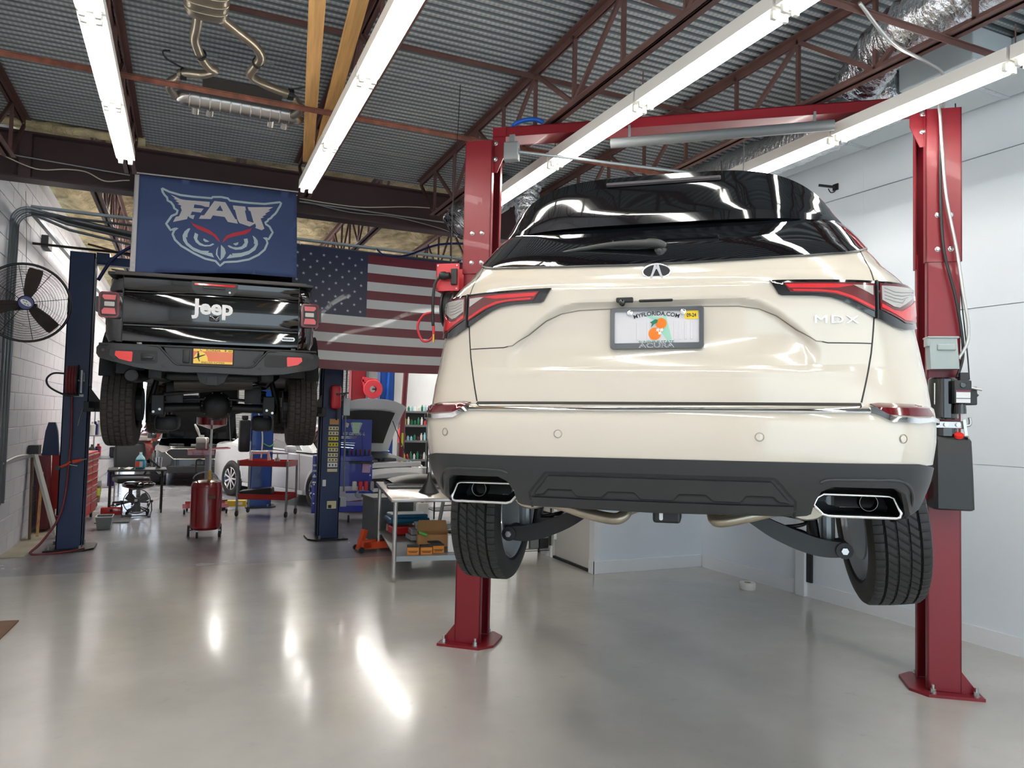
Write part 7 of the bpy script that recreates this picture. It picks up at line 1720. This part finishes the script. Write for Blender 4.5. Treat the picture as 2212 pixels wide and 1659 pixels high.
tag(MB().prism([(-1.12, 12.1), (-.68, 12.1), (-.70, 12.9), (-1.10, 12.9)], lambda a, b, t: (a, b, t), .0, .012).build('floor_mat', 'dark_grey'), 'dark rubber mat on the floor before the folding table', 'mat')
# folding table
ft = thing('folding_table', 'black folding table with papers near the red tool chest', 'table', (-.66, 13.35, 0), .05)
MB().b2(-.42, .42, -.28, .28, .66, .69, .006).build('table_top', 'black_plastic', ft)
for x in (-.38, .36):
    for y in (-.24, .24): MB().cyl((x, y, 0), (x, y, .66), .014, 8).build('leg', 'black_metal', ft)
MB().bar((-.38, -.24, .60), (.36, -.24, .60), .012, .03).build('apron', 'black_metal', ft)
jw = thing('washer_jug', 'clear jug of blue washer fluid with red label on the black table', 'jug', (-.62, 13.25, .692))
MB().b2(-.075, .075, -.05, .05, 0, .15, .02).build('fluid', 'blue_liquid', jw, auto=40); MB().lathe((0, 0, 0), [(.07, .148), (.06, .18), (.03, .215), (.022, .23), (.022, .245), (.0001, .246)], 18).build('jug_top', mat('pale_blue', rgb(150, 205, 215), .25), jw, smooth=True)
MB().b2(-.072, -.01, -.053, -.05, .03, .12).build('label', 'orange_paint', jw); MB().b2(-.01, .035, -.053, -.05, .03, .12).build('label_panel', 'label_white', jw)
MB().cyl((0, 0, .245), (0, 0, .262), .020, 12).build('cap', 'plastic_white', jw)
tag(MB().sheet([[(-.92+.22*i/6, 13.12+.12*j/3, .70+.025*math.sin(i*1.3+j)) for i in range(7)] for j in range(4)]).b2(-.92, -.75, 13.14, 13.22, .692, .70).build('rag', 'plastic_white', None, smooth=True), 'crumpled white rag on the black folding table', 'rag')
tag(MB().bar((-.50, 13.15, .86), (-.33, 13.15, .71), .03, .03).build('flashlight', 'ink'), 'black tube light leaning on the right end of the black table', 'lamp')
tag(MB().lathe((-.36, 13.40, .692), [(.0001, 0), (.045, 0), (.055, .17), (.05, .17), (.04, .01)], 16).build('steel_cup', 'chrome', None, auto=40), 'shiny steel tumbler at the right end of the black table', 'cup')
# office chair
oc = thing('office_chair', 'dark office chair behind the black folding table', 'chair', (-.78, 13.95, 0), .25)
rows = [[(-.24*k*math.cos(PI*i/12-PI/2+PI/2)*1, .18+.06*math.sin(PI*i/12), z) for i in range(13)] for z, k in ((.60, .8), (.66, 1), (.90, 1.05), (1.04, .95), (1.10, .7))]
MB().sheet(rows).b2(-.22, .22, .20, .27, .60, 1.05, .03).build('backrest', 'dark_grey', oc, smooth=True)
MB().box((0, 0, .46), (.50, .46, .09), ch=.03).build('seat', 'black_plastic', oc, auto=40); MB().cyl((0, 0, .10), (0, 0, .42), .03, 12).build('stem', 'black_metal', oc)
for k in range(5):
    a = 2*PI*k/5; MB().bar((0, 0, .10), (.28*math.cos(a), .28*math.sin(a), .075), .04, .03).build('base_leg', 'black_metal', oc); caster(oc, .28*math.cos(a), .28*math.sin(a), .03)
for s in (-1, 1): MB().tube([(s*.22, .18, .50), (s*.28, .05, .66), (s*.28, -.12, .66)], .018, 8).build('armrest', 'black_plastic', oc, smooth=True)
ws = thing('work_stool', 'low black padded stool seat under the black folding table', 'stool', (-.62, 13.05, 0))
MB().sheet([[(.24*r*math.cos(a), .18*r*math.sin(a), z) for a in [2*PI*k/20 for k in range(21)]] for r, z in ((0, .50), (.8, .50), (1, .47), (.95, .43), (.3, .38), (0, .38))]).build('seat', 'black_gloss', ws, smooth=True); MB().cyl((0, 0, .12), (0, 0, .40), .03, 12).build('stem', 'black_metal', ws)
for k in range(4):
    a = PI/4+PI*k/2; MB().bar((0, 0, .12), (.20*math.cos(a), .20*math.sin(a), .05), .03, .02).build('base_leg', 'black_metal', ws); MB().cyl((.20*math.cos(a), .20*math.sin(a), 0), (.20*math.cos(a), .20*math.sin(a), .05), .02, 8).build('foot', 'rubber', ws)
# floor fan
ff = thing('floor_fan', 'small black caged floor fan standing before the folding table', 'fan', (-.62, 12.72, 0))
def rp2(r, y, cz=.235): return [(r*math.cos(2*PI*k/36), y, cz+r*math.sin(2*PI*k/36)) for k in range(36)]
MB().tube(rp2(.185, 0), .007, 6, closed=True).build('cage_rim', 'black_metal', ff, smooth=True)
g = MB()
for k in range(10): g.tube(rp2(.03+k*.016, -.035*(1-(k/10)**2)), .0012, 4, closed=True)
for k in range(12): a = 2*PI*k/12; g.tube([(.03*math.cos(a), -.035, .235+.03*math.sin(a)), (.185*math.cos(a), 0, .235+.185*math.sin(a))], .0012, 4)
o = g.build('guard_wires', 'galv', ff); o['kind'] = 'stuff'
for k in range(3):
    a = 2*PI*k/3+.5; c, s = math.cos(a), math.sin(a)
    MB().sheet([[(r*c-q*w*s, .03+q*.02, .235+r*s+q*w*c) for q in (-1, 0, 1)] for r, w in ((.03, .03), (.10, .06), (.165, .06))]).build('blade', 'dark_grey', ff, smooth=True)
MB().cyl((0, -.01, .235), (0, .10, .235), .05, 16).build('motor', 'ink', ff); MB().b2(-.03, .01, -.05, -.04, .235, .27).build('label', 'label_white', ff)
MB().tube([(.20, 0, .235), (.21, 0, .10), (.19, 0, .012), (-.19, 0, .012), (-.21, 0, .10), (-.20, 0, .235)], .009, 6).build('stand', 'black_metal', ff, smooth=True)
for s in (-1, 1): MB().cyl((s*.185, 0, .235), (s*.225, 0, .235), .018, 10).build('pivot_knob', 'ink', ff); MB().b2(s*.16, s*.20, -.10, .10, 0, .018).build('foot', 'black_metal', ff)
tb2 = thing('toolbox', 'small bright red toolbox on the floor left of the floor fan', 'toolbox', (-.98, 13.06, 0))
MB().box((0, 0, .06), (.30, .16, .12), ch=.02).build('case', 'refl_red', tb2, auto=40); MB().b2(-.02, .02, -.083, -.078, .05, .09).build('latch', 'ink', tb2); MB().tube([(-.05, 0, .12), (-.05, 0, .14), (.05, 0, .14), (.05, 0, .12)], .008, 6).build('handle', 'ink', tb2)
# pressure washer + rack of pipes
pw = thing('shop_vacuum', 'grey and black shop vacuum with yellow label behind the red toolbox', 'vacuum', (-1.40, 14.3, 0))
MB().lathe((0, 0, 0), [(.0001, .06), (.14, .06), (.16, .30), (.155, .34), (.0001, .34)], 22).build('drum', 'wood_brown', pw, auto=40); MB().lathe((0, 0, 0), [(.165, .34), (.16, .42), (.10, .48), (.0001, .49)], 22).build('head', 'grey_plastic', pw, auto=40); MB().b2(.08, .15, -.13, -.10, .18, .30).build('label', 'lime', pw)
for x in (-.1, .1): caster(pw, x, -.08, .03)
caster(pw, 0, .1, .03)
sr = thing('storage_rack', 'chrome wire storage rack full of supplies behind the left lift column', 'rack', (-1.30, 15.2, 0))
for x in (-.22, .22):
    for y in (-.45, .45): MB().cyl((x, y, 0), (x, y, 1.65), .013, 8).build('post', 'steel_bright', sr)
for z in (.25, .75, 1.15, 1.6): MB().b2(-.22, .22, -.45, .45, z, z+.015).build('shelf', 'galv', sr)
random.seed(21); its = []
for z in (.266, .766, 1.166, 1.616):
    for k in range(5):
        x = -.14+.30*(k % 2)+random.uniform(-.03, .03); y = -.38+k*.17; h = random.uniform(.12, .28); m = ['plastic_white', 'dark_grey', 'flag_red', 'purple', 'galv', 'black_plastic'][random.randrange(6)]
        if k % 2: mb = MB().box((0, 0, h/2), (.12, .12, h), ch=.01)
        else: mb = MB().lathe((0, 0, 0), [(.0001, 0), (.045, 0), (.05, h*.75), (.02, h*.85), (.02, h), (.0001, h)], 14)
        o = mb.build('supply_bottle' if k % 2 == 0 else 'supply_box', m, None, auto=40); o.location = (-1.30+x, 15.2+y, z)
        tag(o, '%s %s, %s from the front on the %s shelf of the chrome rack' % ({'plastic_white': 'white', 'dark_grey': 'dark grey', 'flag_red': 'red', 'purple': 'purple', 'galv': 'grey', 'black_plastic': 'black'}[m], 'box' if k % 2 else 'bottle', ['first', 'second', 'third', 'fourth', 'fifth'][k], {.266: 'lowest', .766: 'second', 1.166: 'third', 1.616: 'top'}[z]), 'bottle' if k % 2 == 0 else 'box', 'supplies on the chrome rack')
# ---------- storage racks at the right, far
gs = thing('steel_shelving', 'grey steel shelving unit of small bottles beyond the white sedan', 'shelving', (5.22, 17.75, 0))
for x in (-.36, .36):
    for y in (-.2, .2): MB().b2(x-.03, x+.03, y-.03, y+.03, 0, 1.78).build('post', 'grey_shelf', gs)
for z in (.12, .52, .98, 1.36, 1.70): MB().b2(-.36, .36, -.2, .2, z, z+.05).build('shelf', 'grey_shelf', gs)
MB().b2(-.36, .36, .19, .2, .1, 1.7).build('back_panel', 'ink', gs)
random.seed(9)
for zi, z in enumerate((.571, 1.031, 1.411, 1.751)):
    for k in range(8):
        x = -.30+k*.085; h = random.uniform(.10, .20); m = [['leaf_green', 'flag_red', 'label_yellow', 'plastic_white', 'ink'], ['plastic_white', 'pale_blue', 'flag_white', 'us_red', 'leaf_green']][zi % 2][random.randrange(5)]
        o = MB().lathe((0, 0, 0), [(.0001, 0), (.030, 0), (.030, h*.7), (.014, h*.82), (.014, h), (.0001, h)], 12).build('supply_bottle', m, None, auto=40); o.location = (5.22+x, 17.62, z)
        tag(o, '%s bottle, %s from the left on the %s shelf of the grey shelving' % ({'leaf_green': 'green', 'flag_red': 'red', 'label_yellow': 'yellow', 'plastic_white': 'white', 'ink': 'black', 'pale_blue': 'pale blue', 'flag_white': 'off-white', 'us_red': 'dark red'}[m], ['first', 'second', 'third', 'fourth', 'fifth', 'sixth', 'seventh', 'eighth'][k], ['lowest filled', 'second filled', 'third filled', 'top'][zi]), 'bottle', 'bottles on the grey shelving')
br = thing('wire_rack', 'tall black wire rack of slanting cartons left of the white vehicle bumper', 'rack', (4.00, 11.6, 0))
for x in (-.30, .30):
    for y in (-.22, .22): MB().cyl((x, y, 0), (x, y, 1.75), .013, 8).build('post', 'black_metal', br)
for z in (.12, .48, .95, 1.25, 1.62): MB().b2(-.30, .30, -.22, .22, z, z+.012).build('shelf', 'black_metal', br)
for x, z, ry, c, lb in ((3.93, 1.77, -.45, 'cardboard', 'brown carton tilted on the top of the black rack'), (4.10, 1.77, -.45, 'cardboard', 'second brown carton tilted on the top of the black rack'), (3.88, .64, -.45, 'cardboard', 'brown carton slanting on the middle shelf of the black rack'), (4.05, .64, -.45, 'cardboard', 'second brown carton slanting on the middle shelf of the black rack')):
    o = MB().box((0, 0, 0), (.11, .30, .36), ry=ry).build('carton', c); o.location = (x, 11.6, z+.05); tag(o, lb, 'carton'); MB().box((-.056*math.cos(ry), 0, .056*math.sin(ry)), (.003, .22, .24), ry=ry).build('printed_panel', 'dark_grey', o)
o = thing('toaster_oven', 'white rounded canister with handle on the black rack', 'canister', (3.90, 11.56, 1.264)); MB().box((0, 0, .13), (.30, .24, .26), ch=.06).build('shell', 'plastic_white', o, auto=40); MB().tube(spline([(-.15, -.05, .22), (-.20, -.05, .18), (-.20, -.05, .08), (-.15, -.05, .04)], 4), .016, 8).build('handle', 'plastic_white', o, smooth=True)
o.name = 'white_canister'
o = thing('step_stool', 'pale grey folding frame leaning at the foot of the black rack', 'stool', (3.78, 11.05, 0)); MB().bar((-.10, 0, 0), (.05, .1, .62), .05, .03).build('leg', 'grey_plastic', o); MB().bar((.20, 0, 0), (.08, .1, .62), .05, .03).build('leg', 'grey_plastic', o); MB().b2(-.02, .20, .0, .2, .60, .64, .01).build('step', 'grey_plastic', o); MB().bar((-.05, .02, .25), (.16, .02, .25), .04, .02).build('cross_bar', 'grey_plastic', o)
for x, lb in ((3.52, 'white jug on the floor left of the black rack'), (4.15, 'white jug on the floor under the black rack')):
    o = thing('white_jug', lb, 'jug', (x, 11.45, 0.0 if x < 4 else .135)); MB().box((0, 0, .13), (.18, .14, .26), ch=.03).build('jug_body', 'plastic_white', o, auto=40); MB().cyl((0, 0, .25), (0, 0, .30), .025, 10).build('cap', 'leaf_green' if x > 4 else 'ink', o)
tag(MB().lathe((4.75, 17.35, .98), [(.0001, 0), (.06, 0), (.065, .30), (.03, .38), (.015, .42), (.0001, .42)], 16).b2(4.73, 4.77, 17.33, 17.37, 0, .98).build('fire_extinguisher', 'flag_red', None, auto=40), 'red extinguisher on a stand left of the grey shelving', 'extinguisher')
tag(MB().bar((4.40, 15.93, 1.25), (4.40, 15.93, .95), .07, .03).build('yellow_tool', 'lime'), 'lime yellow tool hanging by the grey shelving', 'tool')
